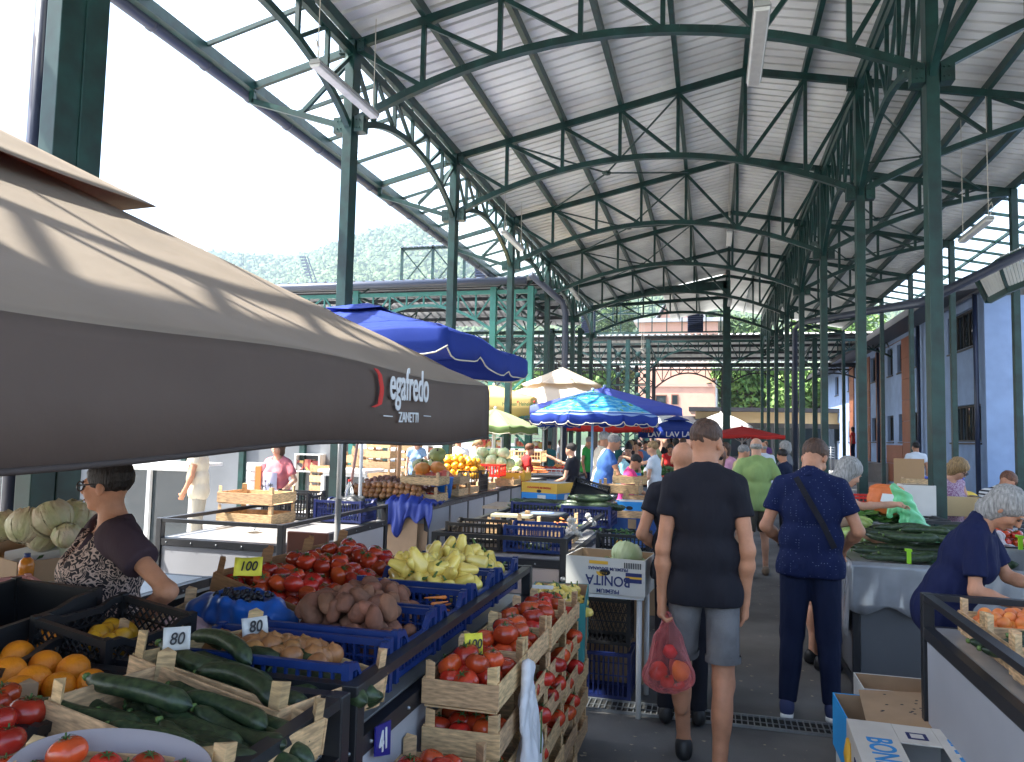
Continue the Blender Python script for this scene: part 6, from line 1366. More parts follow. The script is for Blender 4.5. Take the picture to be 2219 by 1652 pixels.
# ---------------------------------------------------------------- background shelves at left
def cabinet(label, x0, x1, y, z0, z1, cols=3, name='glass_cabinet', mtf=M_white):
    t = thing(name, label, 'cabinet', ((x0+x1)/2, y, 0)); m = MB(); w_ = .05
    for i in range(cols+1): x = x0+(x1-x0)*i/cols; m.box((x-w_/2, y, z0), (x+w_/2, y+.05, z1))
    m.box((x0, y+.002, z1), (x1, y+.048, z1+.06)); m.box((x0, y+.002, z0), (x1, y+.048, z0+.06)); m.box((x0-.03, y-.1, z1+.06), (x1+.03, y+.6, z1+.1)); m.build('frame', mtf, t)
    m = MB(); m.box((x0, y+.06, z0), (x1, y+.08, z1)); m.build('pane', M_glassd, t); return t
cabinet('white framed dark glass cabinet behind the woman with glasses', -7.8, -6.5, 8.6, 0, 1.15, 2)
cabinet('white framed cabinet with a counter behind the palm print shirt', -5.6, -4.9, 10.4, 0, 1.05, 2)
cabinet('white framed shop cabinet at the far left edge', -10.2, -9.0, 9.0, 0, 1.4, 2)
wl = thing('grey_partition', 'grey and green partition wall of the shops at far left', 'partition', (-10, 12, 0)); m = MB(); m.box((-14, 12.2, 0), (-6.2, 12.4, 2.6)); m.build('wall_board', mat('dim grey board', (.16, .17, .18), .7, noise=.2, nscale=1), wl)
for i in range(6): m = MB(); m.box((-13+i*1.2, 12.12, 0), (-12.9+i*1.2, 12.198, 2.6)); m.build('green_post', M_green, wl)
# toilet paper packs
tp = thing('paper_roll_pack', 'pack of white paper rolls with orange labels by the cabinets', 'paper rolls', (-6.2, 9.2, .6))
p = at(545, 1045, Y=8.7)
for i in range(2):
    for j in range(5):
        m = MB(); m.lathe([(0, 0), (.06, 0), (.065, .01), (.065, .1), (.06, .11), (0, .11)], (p.x+.135*i, 8.7, .72+.115*j), 14); m.build('roll', M_white, tp, smooth=True)
m = MB(); m.box((p.x+.1, 8.62, .75), (p.x+.18, 8.633, 1.25)); m.build('orange_label', mat('orange print', (.75, .14, .02), .6), tp)
M_goods = bpy.data.materials.new('assorted packaged goods'); M_goods.use_nodes = True; nt = M_goods.node_tree; v = nt.nodes.new('ShaderNodeTexVoronoi'); v.inputs['Scale'].default_value = 9; tc = nt.nodes.new('ShaderNodeTexCoord'); nt.links.new(tc.outputs['Object'], v.inputs['Vector'])
r = nt.nodes.new('ShaderNodeValToRGB'); s_ = nt.nodes.new('ShaderNodeSeparateColor'); nt.links.new(v.outputs['Color'], s_.inputs[0]); nt.links.new(s_.outputs[0], r.inputs[0]); nt.links.new(r.outputs[0], nt.nodes['Principled BSDF'].inputs['Base Color'])
e = r.color_ramp.elements; r.color_ramp.interpolation = 'CONSTANT'; e[0].color = (.45, .06, .04, 1); e[1].position = .85; e[1].color = (.5, .35, .1, 1)
for ps, cl in ((.2, (.55, .5, .42, 1)), (.4, (.28, .05, .04, 1)), (.55, (.08, .06, .06, 1)), (.7, (.5, .16, .1, 1))): x = e.new(ps); x.color = cl
def goods(label, u0, u1, v0, v1, Y, rows=4, depth=.4):
    a = at(u0, v1, Y=Y); b = at(u1, v0, Y=Y); t = thing('goods_rack', label, 'rack', ((a.x+b.x)/2, Y, 0)); m = MB(); z0 = max(.05, a.z)
    for i in range(rows+1): z = z0+(b.z-z0)*i/rows; m.box((a.x, Y, z-.02), (b.x, Y+depth, z))
    for x in (a.x-.03, b.x): m.box((x, Y, 0), (x+.03, Y+depth, b.z))
    m.build('rack_frame', M_white, t); m = MB(); n = int((b.x-a.x)/.12)
    for i in range(rows):
        z = z0+(b.z-z0)*i/rows+.003; H = (b.z-z0)/rows-.05
        for k in range(n):
            x = a.x+(b.x-a.x)*(k+.08)/n; m.box((x, Y+random.uniform(.02, .1), z), (x+(b.x-a.x)*.84/n, Y+depth-.05, z+H*random.uniform(.6, 1)))
    o = m.build('packaged_goods', M_goods, t); o['kind'] = 'stuff'; return t
goods('rack of red packaged goods beyond the hair tied woman', 1040, 1085, 948, 1040, 19.3, 4)
goods('shelves of packets behind the light blue shirt woman', 925, 975, 950, 1030, 17.8, 5)
goods('shelf of packets above the white counter behind the palm print shirt', 640, 690, 985, 1020, 12.0, 1)
goods('dim shelves of goods between columns behind the cream parasol pole', 1115, 1175, 950, 1040, 21, 4)
for i, (u, v, Y, n, lb) in enumerate(((705, 1010, 12, 3, 'left'), (765, 1010, 11.8, 4, 'second'), (795, 1020, 11.6, 5, 'third'), (826, 1025, 11.4, 6, 'fourth'), (890, 1000, 16, 6, 'rear'))):
    for k in range(n):
        p = at(u, v, Y=Y); wood_crate('%s empty crate in the %s stack behind the water bottle' % (['bottom', 'second', 'third', 'fourth', 'fifth', 'sixth'][k], lb), Matrix.Translation((p.x, Y, max(.4, p.z-.45)+k*.17)), .42, .3, .12, .17, group='empty wooden crates stacked in the background')
hb = thing('shelf_table', 'white shelf table holding the background crate stacks', 'table', (-6, 11.8, 0)); m = MB(); a = at(690, 1040, Y=12); b = at(850, 1040, Y=12); m.box((a.x, 11.3, .36), (b.x, 12.4, .395)); m.build('shelf', M_white, hb)
# cabbages, boxes at far left behind the front stall
LT = stall('rear left table with pale cabbages under the taupe parasol', -4.6, -2.75, 2.4, 3.9, npan=(2, 1), rails='')
for (u, v, Z, s) in ((60, 1140, 1.12, 1.05), (112, 1125, 1.16, 1.1), (165, 1120, 1.16, 1.0), (5, 1140, 1.1, .9), (145, 1160, 1.08, .7), (90, 1165, 1.05, .8)):
    p = at(u, v, Z=Z); put('palecab', Matrix.Translation(p) @ Matrix.Rotation(u, 4, 'Z') @ Matrix.Rotation(.5, 4, 'X'), 'pale cabbage in the heap behind the woman with glasses', 'pale cabbages under the taupe parasol', s*1.05)
Mq, a_, b_ = qf([(-60, 1230, .98), (120, 1205, .98), (140, 1160, .98), (-30, 1170, .98)], .12)
carton('brown fruit box in front of the pale cabbages', Mq, a_, b_, .12, M_card, hole=False)
rb = thing('radish_box', 'white box side printed with three red radishes and leaves', 'box', at(75, 1225, Z=.9)); d = Vector((0, 0, 1.7))-Vector(rb.location); rb.rotation_euler = (.15, -.2, math.atan2(d.y, d.x)+math.pi/2); m = MB(); m.box((-.14, 0, -.07), (.14, .2, .06)); m.build('carton_body', M_cardw, rb, local=True, bevel=.003)
for (x, z, r_) in ((-.03, -.015, .022), (0, 0, .03), (.035, -.01, .02)):
    decal(rb, [(x+r_*math.cos(a), -.002-.001*(r_ > .025), z+r_*math.sin(a)) for a in np.linspace(0, 6.1, 16)], M_txtr, 'radish_print')
for s_ in (-1, 1): decal(rb, [(s_*.01, -.0035, .03), (s_*.045, -.0035, .035), (s_*.055, -.0035, .05), (s_*.03, -.0035, .05)][::s_], M_cal, 'leaf_print')
pc_ = plastic_crate('pale pink plastic basket at the left edge', *qf([(-60, 1300, .98), (85, 1275, .98), (90, 1250, 1.0), (-40, 1260, 1.0)], .08), .09, mat('pale pink plastic', (.62, .30, .26), .5), 8, 1, dip=0, name='pink_basket')
g1 = sdf_geo([ell((0, 0, 0), (.1, .08, .1)), ell((.02, 0, .07), (.07, .06, .06))], .01, .03); o = geo_obj('vegetable_bag', [g1], mat('cloudy film', (.5, .52, .45), .3, col2=(.3, .38, .2), nscale=9), None, (.018, 30, 5)); o.location = at(160, 1190, Z=.98); setp(o, 'clear plastic bag of green leaves beside the radish box', 'plastic bag')
jb = thing('oil_bottle', 'small bottle of orange oil with a blue cap at the left edge', 'bottle', at(56, 1250, Z=.92)); m = MB(); m.lathe([(0, 0), (.035, 0), (.037, .06), (.03, .085), (.014, .1), (0, .1)], (0, 0, 0), 16); m.build('bottle_body', mat('orange oil', (.6, .2, .02), .15), jb, smooth=True, local=True); m = MB(); m.lathe([(.016, .1), (.016, .12), (0, .12)], (0, 0, 0), 12); m.build('cap', M_blue, jb, local=True)

# ================================================================ right side
heap(MAR, Matrix.Translation((1.12, 6.9, .86)), .3, .5, .1, .2, 2, 'pale green marrow heaped on the plastic wrapped stall', 'pale marrows', 1.2, lie='row', rz_=1.9, dy=.07)
heap(ZUC, Matrix.Translation((1.5, 6.2, .86)), .8, .5, .05, .2, 2, 'dark zucchini heaped on the plastic wrapped stall', 'zucchini on the plastic wrapped stall', 1.0, lie='row', dy=.06, mound=.04, rz_=-.15)
M_film = mat('shiny grey film', (.30, .31, .33), .22, metal=.2, noise=.2, nscale=6)
def film(label, x0, x1, y, z0, z1, xs_=None):
    vs = []; n = 30; k = 8; m = MB()
    for j in range(k+1):
        for i in range(n+1):
            x = x0+(x1-x0)*i/n; z = z1+(z0-z1)*j/k; vs.append((x, y-.02-.03*(j/k)-.012*math.sin(i*1.1+j*.4)*(j/k)-.008*math.sin(i*2.7)*(j/k), z-(.03*math.sin(i*.7) if j == k else 0)))
    m.add(vs, [(j*(n+1)+i, j*(n+1)+i+1, (j+1)*(n+1)+i+1, (j+1)*(n+1)+i) for j in range(k) for i in range(n)]); o = m.build('plastic_cover', M_film, None, smooth=True); so = o.modifiers.new('s', 'SOLIDIFY'); so.thickness = .002; setp(o, label, 'plastic cover'); return o
film('shiny grey plastic cover hanging over the front of the zucchini stall', .9, 2.0, 5.75, .58, .9)
vs = []; m = MB(); n = 20
for j in range(9):
    for i in range(n+1): y = 5.7+1.6*i/n; z = .9-.5*j/8; vs.append((.92-.03*j/8-.02*math.sin(i*1.3)*(j/8), y, z))
m.add(vs, [(j*(n+1)+i, j*(n+1)+i+1, (j+1)*(n+1)+i+1, (j+1)*(n+1)+i) for j in range(8) for i in range(n)]); o = m.build('plastic_cover', M_film, None, smooth=True); so = o.modifiers.new('s', 'SOLIDIFY'); so.thickness = .002; setp(o, 'shiny plastic cover hanging on the aisle side of the zucchini stall', 'plastic cover')
film('plastic cover over the rail of the stall with the striped shirt shopper', 1.72, 2.95, 6.1, .8, 1.0)
for i, (u, v, Y, lb) in enumerate(((1969, 1205, 5.68, 'bright green clip on the zucchini stall edge'), (2210, 1175, 6.0, 'bright green clip at the right edge of the photo'))):
    p = at(u, v, Y=Y); t = thing('green_clip', lb, 'clip', p, group='green clips'); m = MB(); m.box((-.012, -.02, -.05), (.012, .0, .03)); m.box((-.018, -.021, .03), (.018, .03, .045)); m.build('clip_body', mat('lime plastic', (.3, .65, .02), .4), t, local=True)
m = MB()
for i in range(300):
    a = random.uniform(0, 6.28); p = Vector((random.uniform(1.1, 1.75), random.uniform(7.5, 8.1), .98+random.uniform(0, .1))); d = Vector((math.cos(a), math.sin(a), random.uniform(-.3, .5)))*.1; s_ = Vector((-d.y, d.x, .02))*.45; m.add([p-s_*.4, p+d*.5-s_, p+d, p+d*.5+s_], [(0, 1, 2, 3)])
setp(m.build('lettuce', mat('lettuce leaf', (.05, .16, .02), .5), None), 'heap of dark green lettuce leaves behind the zucchini', 'lettuce', kind='stuff')
plastic_crate('bright red plastic crate behind the grey haired woman', Matrix.Translation((1.5, 8.8, .98)), .7, .5, .18, M_redpl, 16, 3, dip=0, name='red_crate')
g1 = sdf_geo([ell((0, 0, 0), (.17, .12, .13)), ell((0, 0, .1), (.15, .1, .04))], .012, .03); o = geo_obj('orange_sack', [g1], mat('orange paper sack', (.72, .17, .04), .6, noise=.15, nscale=8), None, (.014, 20, 5)); o.location = at(1922, 1085, Y=7.6); setp(o, 'orange paper sack with a white label on the right stall', 'sack')
m = MB(); m.add([(-.08, -.125, .0), (.08, -.13, -.02), (.1, -.122, .06), (-.06, -.12, .07)], [(0, 1, 2, 3)]); m.build('white_label', M_white, o, local=True)
# green plastic bag
def thin_bag(name, label, prims, loc, col, alpha, wob, rot=0, h=.008, k=.03):
    mt = bpy.data.materials.new(name+' film'); mt.use_nodes = True; nt = mt.node_tree; b = nt.nodes['Principled BSDF']; b.inputs['Base Color'].default_value = (*col, 1); b.inputs['Roughness'].default_value = .3
    t = nt.nodes.new('ShaderNodeBsdfTransparent'); t.inputs[0].default_value = (*[min(1, c*1.25+.25) for c in col], 1); x = nt.nodes.new('ShaderNodeMixShader')
    lw = nt.nodes.new('ShaderNodeLayerWeight'); lw.inputs[0].default_value = .35; mr = nt.nodes.new('ShaderNodeMapRange'); mr.inputs[3].default_value = alpha; mr.inputs[4].default_value = 1; nt.links.new(lw.outputs['Facing'], mr.inputs[0]); nt.links.new(mr.outputs[0], x.inputs[0])
    nt.links.new(t.outputs[0], x.inputs[1]); nt.links.new(b.outputs[0], x.inputs[2]); nt.links.new(x.outputs[0], nt.nodes['Material Output'].inputs[0])
    o = geo_obj(name, [sdf_geo(prims, h, k)], mt, None, wob); o.location = loc; o.rotation_euler = (0, 0, rot); setp(o, label, 'plastic bag'); return o
p = at(1965, 1110, Y=6.9)
thin_bag('green_bag', 'pale green plastic bag held open over the zucchini', [cap((-.05, 0, .14), (.05, 0, -.1), .05, .09, (0, 1, 0), .8), cap((.05, 0, -.1), (.2, 0, -.22), .08, .06), cap((-.05, 0, .1), (-.12, 0, -.02), .03), cap((-.1, 0, .2), (.0, 0, .1), .03, .04)], p, (.25, .72, .38), .55, (.02, 26, 3))
wood_crate('wooden board end on behind the grey haired woman', Matrix.Translation((2.65, 11.2, .95)), .4, .3, .3, .32)
g1 = sdf_geo([ell((3.0, 11.5, .92), (.7, .9, .06)), ell((2.6, 10.6, .9), (.3, .25, .06))], .03, .08); o = geo_obj('blue_cloth', [g1], mat('royal cloth', (.03, .06, .35), .7), None, (.03, 9, 5)); setp(o, 'blue cloth spread on the right rear stall', 'cloth')
g1 = sdf_geo([ell((3.0, 12.6, 1.0), (.75, .5, .05))], .03, .08); o = geo_obj('yellow_cloth', [g1], mat('yellow cloth', (.7, .45, .03), .7), None, (.03, 9, 7)); setp(o, 'yellow cloth behind the blue cloth on the right rear stall', 'cloth')
bbk = thing('blue_basin', 'blue plastic basin standing on the cloth covered stall', 'basin', (3.35, 12.9, 1.05)); m = MB(); m.lathe([(0, 0), (.2, 0), (.3, .16), (.31, .17), (.28, .16), (.19, .01), (0, .01)], (0, 0, 0), 20); m.build('basin_body', mat('basin blue', (.02, .08, .6), .35), bbk, smooth=True, local=True)
bx = thing('wooden_board', 'brown wooden board standing behind the cloth covered stall', 'board', (2.75, 12.2, .95)); m = MB(); m.box((2.55, 12.2, .95), (2.95, 12.22, 1.5)); m.build('board', mat('oak board', (.4, .23, .1), .6), bx)
# nearest right stall contents
Mp, a_, b_ = qf([(2015, 1345, .99), (2200, 1440, .99), (2330, 1330, .99), (2140, 1270, .99)], .11)
for (x, y, lb, key, grp) in ((1.3, 3.72, 'pale wooden crate of apricots at the far end of the nearest right stall', 'apr', 1), (1.3, 3.4, 'pale wooden crate of zucchini beside the apricots', 'zuc', 0), (1.28, 3.05, 'pale wooden crate with large tomatoes at the right edge', 'tom', 0), (1.28, 2.7, 'pale wooden crate cut off by the right edge of the photo', 'none', 0), (1.78, 3.75, 'second crate of apricots behind the first', 'apr', 1)):
    M_ = Matrix.Translation((x, y, .87)) @ Matrix.Rotation(-.0, 4, 'Z'); wood_crate(lb, M_, .48, .31, .1, .16)
    if key == 'apr': heap(['apricot'], M_, .42, .26, .06, .055, 2, 'blushed orange apricot in the crate ' + ('nearest the rail' if x < 1.5 else 'behind the first apricot crate'), 'apricots ' + ('nearest the rail' if x < 1.5 else 'in the rear crate'), 1.05, lie='any', mound=.03)
    if key == 'zuc': heap(ZUC, M_, .4, .24, .07, .2, 2, 'dark zucchini in the crate beside the apricots', 'zucchini beside the apricots', 1.05, lie='row', dy=.055, zstep=.2)
    if key == 'tom': heap(['tomato0', 'tomato2'], M_, .4, .24, .05, .1, 1, 'large red tomato at the right edge of the photo', 'tomatoes at the right edge', 1.35)
heap(['tomato0'], Matrix.Translation((2.0, 6.5, .95)), .5, .4, .03, .085, 2, 'peach coloured fruit in front of the striped shirt shopper', 'fruit before the striped shirt shopper', 1.1)
thin_bag('clear_bag', 'clear plastic bag of red fruit before the striped shirt shopper', [ell((0, 0, .06), (.13, .1, .1)), cap((0, 0, .1), (.02, 0, .2), .05, .03)], at(2160, 1195, Y=6.3)-Vector((0, 0, .08)), (.75, .78, .8), .3, (.02, 30, 3))
carton('small cream carton behind the stripy shopper', Matrix.Translation((2.45, 9.0, .98)), .4, .3, .2, M_cream, hole=False)
wc = carton('white carton with a printed label behind the pink sleeved arm', Matrix.Translation((2.0, 8.6, 1.0)), .3, .26, .3, M_cardw, hole=False)
# banana boxes bottom right
Mx, bx_, by_ = qf([(1815, 1680, .38), (2215, 1760, .38), (2070, 1612, .38), (1815, 1560, .38)], .24)
Mx = Matrix.Translation((.82, 3.38, .215)) @ Matrix.Rotation(-.04, 4, 'Z')
bq = thing('banana_box', 'white banana box with blue lettering and an opening on top at the bottom right', 'box', group='banana boxes'); setm(bq, Mx)
m = MB(); X0, Y0, H = .25, .42, .25
m.box((-X0, -Y0, 0), (X0, -Y0+.006, H)); m.box((-X0, Y0-.006, 0), (X0, Y0, H)); m.box((-X0, -Y0+.006, 0), (-X0+.006, Y0-.006, H)); m.box((X0-.006, -Y0+.006, 0), (X0, Y0-.006, H))
m.box((-X0, -Y0, H+.001), (-.07, Y0, H+.006)); m.box((.09, -Y0, H+.001), (X0, Y0, H+.006)); m.box((-.068, .2, H+.0012), (.088, Y0, H+.0055)); m.build('carton_body', M_cardw, bq, local=True)
m = MB(); m.box((-X0+.01, -Y0+.01, .01), (X0-.01, Y0-.01, .012)); m.build('carton_floor', mat('dark inside', (.06, .04, .03), .9), bq, local=True)
text('BONITA', .14, M_bluel, None, parent=bq, mtx=frame_mtx((-.155, 0, H+.0065), (-.0, -1, 0), (1, 0, 0)), xs=.85)
text('BANANAS', .13, M_bluel, None, parent=bq, mtx=frame_mtx((.165, .05, H+.0065), (0, -1, 0), (1, 0, 0)), xs=.85)
text('14°C 58 F', .05, M_navyp, None, parent=bq, mtx=frame_mtx((.228, .1, H+.0065), (0, -1, 0), (1, 0, 0)))
text('PREMIUM', .05, M_navyp, None, parent=bq, mtx=frame_mtx((-X0-.001, .05, .17), (0, -1, 0), (0, 0, 1)))
decal(bq, [(-.03, .25, H+.007), (.05, .25, H+.007), (.05, .33, H+.007), (-.03, .33, H+.007)], M_navyp, 'emblem_print'); decal(bq, [(-.015, .265, H+.0075), (.035, .265, H+.0075), (.035, .315, H+.0075), (-.015, .315, H+.0075)], M_cardw, 'emblem_print')
m = MB()
for k in range(4): m.tube([(-X0-.006, .33-.018*k, .2), (-X0-.01, .35-.03*k, .13), (-X0-.006, .32-.02*k, .04)], [.006, .012, .005], 6)
m.build('banana_print', M_yelp, bq, local=True, smooth=True)
Mx = Matrix.Translation((.87, 4.12, .14)) @ Matrix.Rotation(.02, 4, 'Z')
bl = carton('bright blue box with a loose brown cardboard lid beside the right stall', Mx, .5, .6, .26, mat('cyan print', (.02, .33, .75), .6), M_card)
ld = thing('cardboard_sheet', 'loose brown cardboard sheet with small punched holes lying on the blue box', 'cardboard sheet'); setm(ld, Mx @ Matrix.Translation((.06, -.03, .285)) @ Matrix.Rotation(-.08, 4, 'Y') @ Matrix.Rotation(-.12, 4, 'Z')); m = MB(); m.box((-.22, -.36, 0), (.24, .34, .006)); m.build('sheet', M_card, ld, local=True)
m = MB()
for i in range(18): x, y = random.uniform(-.15, .12), random.uniform(.0, .28); m.lathe([(.008, 0), (0, .0005)], (x, y, .0065), 8)
m.build('punched_hole', M_ink, ld, local=True)
for k in range(2): carton('flat carton %s supporting the banana boxes' % ('at the back' if k else 'at the front'), Matrix.Translation((.87, 3.35+k*.8, .0)), .48, .55, .12 if k else .195, M_cardw, hole=False)
b3 = carton('white banana box standing behind the loose cardboard lid', Matrix.Translation((1.0, 4.72, .25)), .42, .3, .14, M_cardw, M_card)
text('BANANAS', .09, M_bluel, None, parent=b3, mtx=frame_mtx((.02, -.153, .07), (-1, 0, 0), (0, 0, -1)), xs=.9)
carton('brown carton under the rear banana box', Matrix.Translation((1.0, 4.72, 0)), .42, .32, .24, M_card, hole=False)
# ================================================================ people
SK = [mat('skin %d' % i, c, .55, noise=.16, nscale=14, bump=.15, bscale=60, sss=.08, spec=.35) for i, c in enumerate([(.50, .235, .135), (.58, .31, .20), (.40, .19, .11)])]
HM = {}
def hairm(c, key):
    if key not in HM: HM[key] = mat('hair ' + key, c, .5, col2=tuple(x*.4 for x in c), nscale=16, stretch=(6, 6, 1), bump=.5, bscale=28, spec=.35)
    return HM[key]
HC = dict(brown=(.10, .05, .03), dark=(.022, .016, .014), grey=(.30, .29, .28), lgrey=(.42, .40, .37), blond=(.40, .25, .11), red=(.20, .08, .04))
def cloth(name, c, noise=.12, rough=.85, sc=5, **k): return mat(name, c, rough, noise=noise, nscale=sc, bump=.9, bscale=7, spec=.2, stretch=(1.3, 1.3, .55), detail=3, **k)
def rotx(a): c, s = math.cos(a), math.sin(a); return np.array([[1, 0, 0], [0, c, -s], [0, s, c]])
def rotz(a): c, s = math.cos(a), math.sin(a); return np.array([[c, -s, 0], [s, c, 0], [0, 0, 1]])
def hand_prims(w, d, n, side, s, curl=.5):
    # w wrist, d pointing direction, n palm normal, side = unit vector towards the thumb
    w, d, n, side = [np.array(a, float) for a in (w, d, n, side)]; d /= np.linalg.norm(d); n -= d*(n@d); n /= np.linalg.norm(n); side = np.cross(d, n)*(1 if np.cross(d, n)@side > 0 else -1)
    P = [cap(w-d*.05*s, w+d*.01*s, .027*s, .024*s), cap(w, w+d*.075*s, .020*s, .023*s, side, 1.6)]
    for i, L in enumerate((.074, .082, .076, .058)):
        b = w+d*.085*s+side*(.033-.022*i)*s; c1 = curl*.9+.06*i; c2 = curl*1.9+.1*i
        d1 = d*math.cos(c1)+n*math.sin(c1); d2 = d*math.cos(c2)+n*math.sin(c2); m_ = b+d1*L*.52*s; e = m_+d2*L*.48*s
        P += [cap(b-d*.01*s, m_, .0095*s, .0088*s, k=.003), cap(m_, e, .0088*s, .007*s, k=.003)]
    b = w+d*.03*s+side*.026*s; t1 = b+(side*.55+d*.7+n*.35)*.045*s; P += [cap(b, t1, .013*s, .010*s, k=.006), cap(t1, t1+(d*.8+n*.55)*.032*s, .0098*s, .008*s, k=.003)]
    return P
def person(label, x, y, yaw, H=1.72, z0=0, fem=False, fat=1.0, lean=0, hp=0, hy=0, armL=None, armR=None, legL=None, legR=None, top=None, bot=None, hair=('short', 'brown'), skin=0, shoes=None, res=.02, face=True, sleeve=.5, hem=.88, bhem=None, loose=.014, glasses=False, group=None, handk=(.5, .5), neck=.08, fold=.006, kind='tee', sidelean=0, bag=None, hn=None):
    t = thing('person', label, 'person', (x, y, z0), R(yaw), group); s = H/1.76; sm = SK[skin]
    pv = np.array([0, 0, .97]); Rl = rotx(-R(lean)); 
    Ry = np.array([[math.cos(R(sidelean)), 0, math.sin(R(sidelean))], [0, 1, 0], [-math.sin(R(sidelean)), 0, math.cos(R(sidelean))]])
    def T(p): p = np.array(p, float); return ((Ry@Rl@(p-pv)+pv) if p[2] > .9 else p)*s
    TR = Ry@Rl; f = fat; sw = (.15 if fem else .165)*(.88+.12*fat if fat >= 1 else .9); hw = .095 if fem else .08
    sh = {-1: np.array([-sw, -.01, 1.43]), 1: np.array([sw, -.01, 1.43])}
    arms = {}
    for sd, a in ((-1, armL), (1, armR)):
        S0 = T(sh[sd])/s
        if a is None: a = ((sd*.06, -.03, -.30), (sd*.065, .03, -.55))
        arms[sd] = (S0, S0+np.array(a[0]), S0+np.array(a[1]))
    legs = {}
    for sd, a in ((-1, legL), (1, legR)):
        h_ = np.array([sd*hw, 0, .93]); an = np.array(a[1] if a else (sd*.10, 0, .08)); kn = np.array(a[0]) if a else (h_+an)/2+np.array([0, .02, 0]); legs[sd] = (h_, kn, an)
    tors = [cap(np.array([-.07, 0, .95])*s, np.array([.07, 0, .95])*s, (.094 if not fem else .105)*f*s), ell(T((0, .01+.02*(f-1)*4, 1.09)), np.array([(.128 if not fem else .118)*f, .098*f, .15])*s, TR), ell(T((0, 0, 1.29)), np.array([(.152 if not fem else .135)*f, .106*f, .16])*s, TR),
            cap(T((-sw+.035, -.012, 1.405)), T((sw-.035, -.012, 1.405)), .062*s), cap(T((-.10, -.02, 1.44)), T((0, -.02, 1.49)), .04*s), cap(T((.10, -.02, 1.44)), T((0, -.02, 1.49)), .04*s)]
    if fem: tors += [ell(T((-.07, .09, 1.26)), np.array([.062, .055, .06])*s*f, TR), ell(T((.07, .09, 1.26)), np.array([.062, .055, .06])*s*f, TR)]
    nk = T((0, .0, 1.53)); Rh = TR@rotz(R(hy))@rotx(-R(hp)) if not (hp or hy) else Ry@rotz(R(hy))@rotx(-R(hp))
    hc = nk+Rh@np.array([0, .012, .105])*s
    hs_ = s*.93; hl = lambda p: hc+Rh@(np.array(p, float)*hs_)
    el = lambda c, r, **k: ell(hl(c), np.array(r)*hs_, Rh, **k)
    head = [cap(T((0, -.015, 1.45)), hl((0, -.015, -.06)), .058*s*(1.08 if not fem else .95), .055*s*(1.08 if not fem else .92)), el((0, -.014, .028), (.077, .097, .09)), el((0, .028, -.035), (.060, .068, .083), k=.02)]
    if face:
        head += [el((0, .068, -.092), (.027, .022, .018), k=.015), el((-.038, .062, -.03), (.026, .028, .028), k=.012), el((.038, .062, -.03), (.026, .028, .028), k=.012), cap(hl((-.03, .080, .024)), hl((.03, .080, .024)), .013*s, k=.012),
                 cap(hl((0, .092, .012)), hl((0, .112, -.024)), .009*s, .0125*s, k=.008), el((0, .094, -.055), (.022, .012, .0065), k=.006), el((0, .091, -.068), (.019, .011, .007), k=.005)]
    head += [el((sd*.079, -.008, -.012), (.010, .020, .032), k=.006) for sd in (-1, 1)]
    A = []; legp = []
    for sd in (-1, 1):
        a0, a1, a2 = [np.array(q)*s for q in arms[sd]]; th = 1.0 if not fem else .9; th *= (.75+.25*f)
        A += [cap(a0, a1, .045*s*th, .034*s*th), cap(a1, a1+(a2-a1)*.3, .032*s*th, .034*s*th), cap(a1+(a2-a1)*.3, a2, .036*s*th, .0235*s*th)]
        h_, k_, n_ = [np.array(q)*s for q in legs[sd]]
        legp += [cap(h_, k_, .08*s*f, .052*s*(.6+.4*f)), cap(k_, n_, .048*s, .033*s), ell(k_+(n_-k_)*.3+np.array([0, -.02, 0])*s, np.array([.045, .048, .12])*s), cap(n_, n_+np.array([0, .10, -.035])*s, .036*s, .028*s)]
    hands = []
    hres = min(res, .0045) if res < .012 else res
    for i, sd in enumerate((-1, 1)):
        a1, a2 = np.array(arms[sd][1])*s, np.array(arms[sd][2])*s; d = (a2-a1)/np.linalg.norm(a2-a1)
        nn = np.array([-sd, 0.0, 0.0]) if abs(d[2]) > .6 else np.array([0, 0, -1.0]); tb = np.array([0, 1.0, 0]) if abs(d[2]) > .6 else np.array([-sd, 0, 0.0])
        hands.append(hand_prims(a2, d, nn, tb, s, handk[i]))
    if res < .012:
        geos = [sdf_geo(tors+A+legp+[head[0]], res, .03)]+[sdf_geo(head, .006, .028)]+[sdf_geo(hp_, hres, .01) for hp_ in hands]
    else: geos = [sdf_geo(tors+A+legp+head+[p for h_ in hands for p in h_], res, .02 if res < .025 else .015)]
    geo_obj('body', geos, sm, t)
    M_eye = EYE
    if face and res < .025:
        for sd in (-1, 1):
            m = MB(); m.ball(hl((sd*.031, .0905, .004)), .0085*s, 8, (1.3, 1, .7)); o = m.build('eye', M_eye, t, smooth=True, local=True)
        m = MB()
        for sd in (-1, 1): m.tube([hl((sd*.048, .085, .022)), hl((sd*.03, .097, .028)), hl((sd*.014, .098, .023))], .0035*s, 5)
        m.build('eyebrow', hairm(HC[hair[1]], hair[1]) if hair[1] in HC else EYE, t, local=True, smooth=True)
        m = MB(); m.tube([hl((-.02, .1, -.06)), hl((0, .107, -.060)), hl((.02, .1, -.06))], [.0025, .004, .0025], 5); m.build('mouth', LIP, t, local=True, smooth=True)
    # clothes
    infl = lambda pr, g_: [dict(p, ra=p['ra']+g_, rb=p['rb']+g_) if p['t'] == 'c' else dict(p, r=p['r']+g_) for p in pr]
    L = loose*s
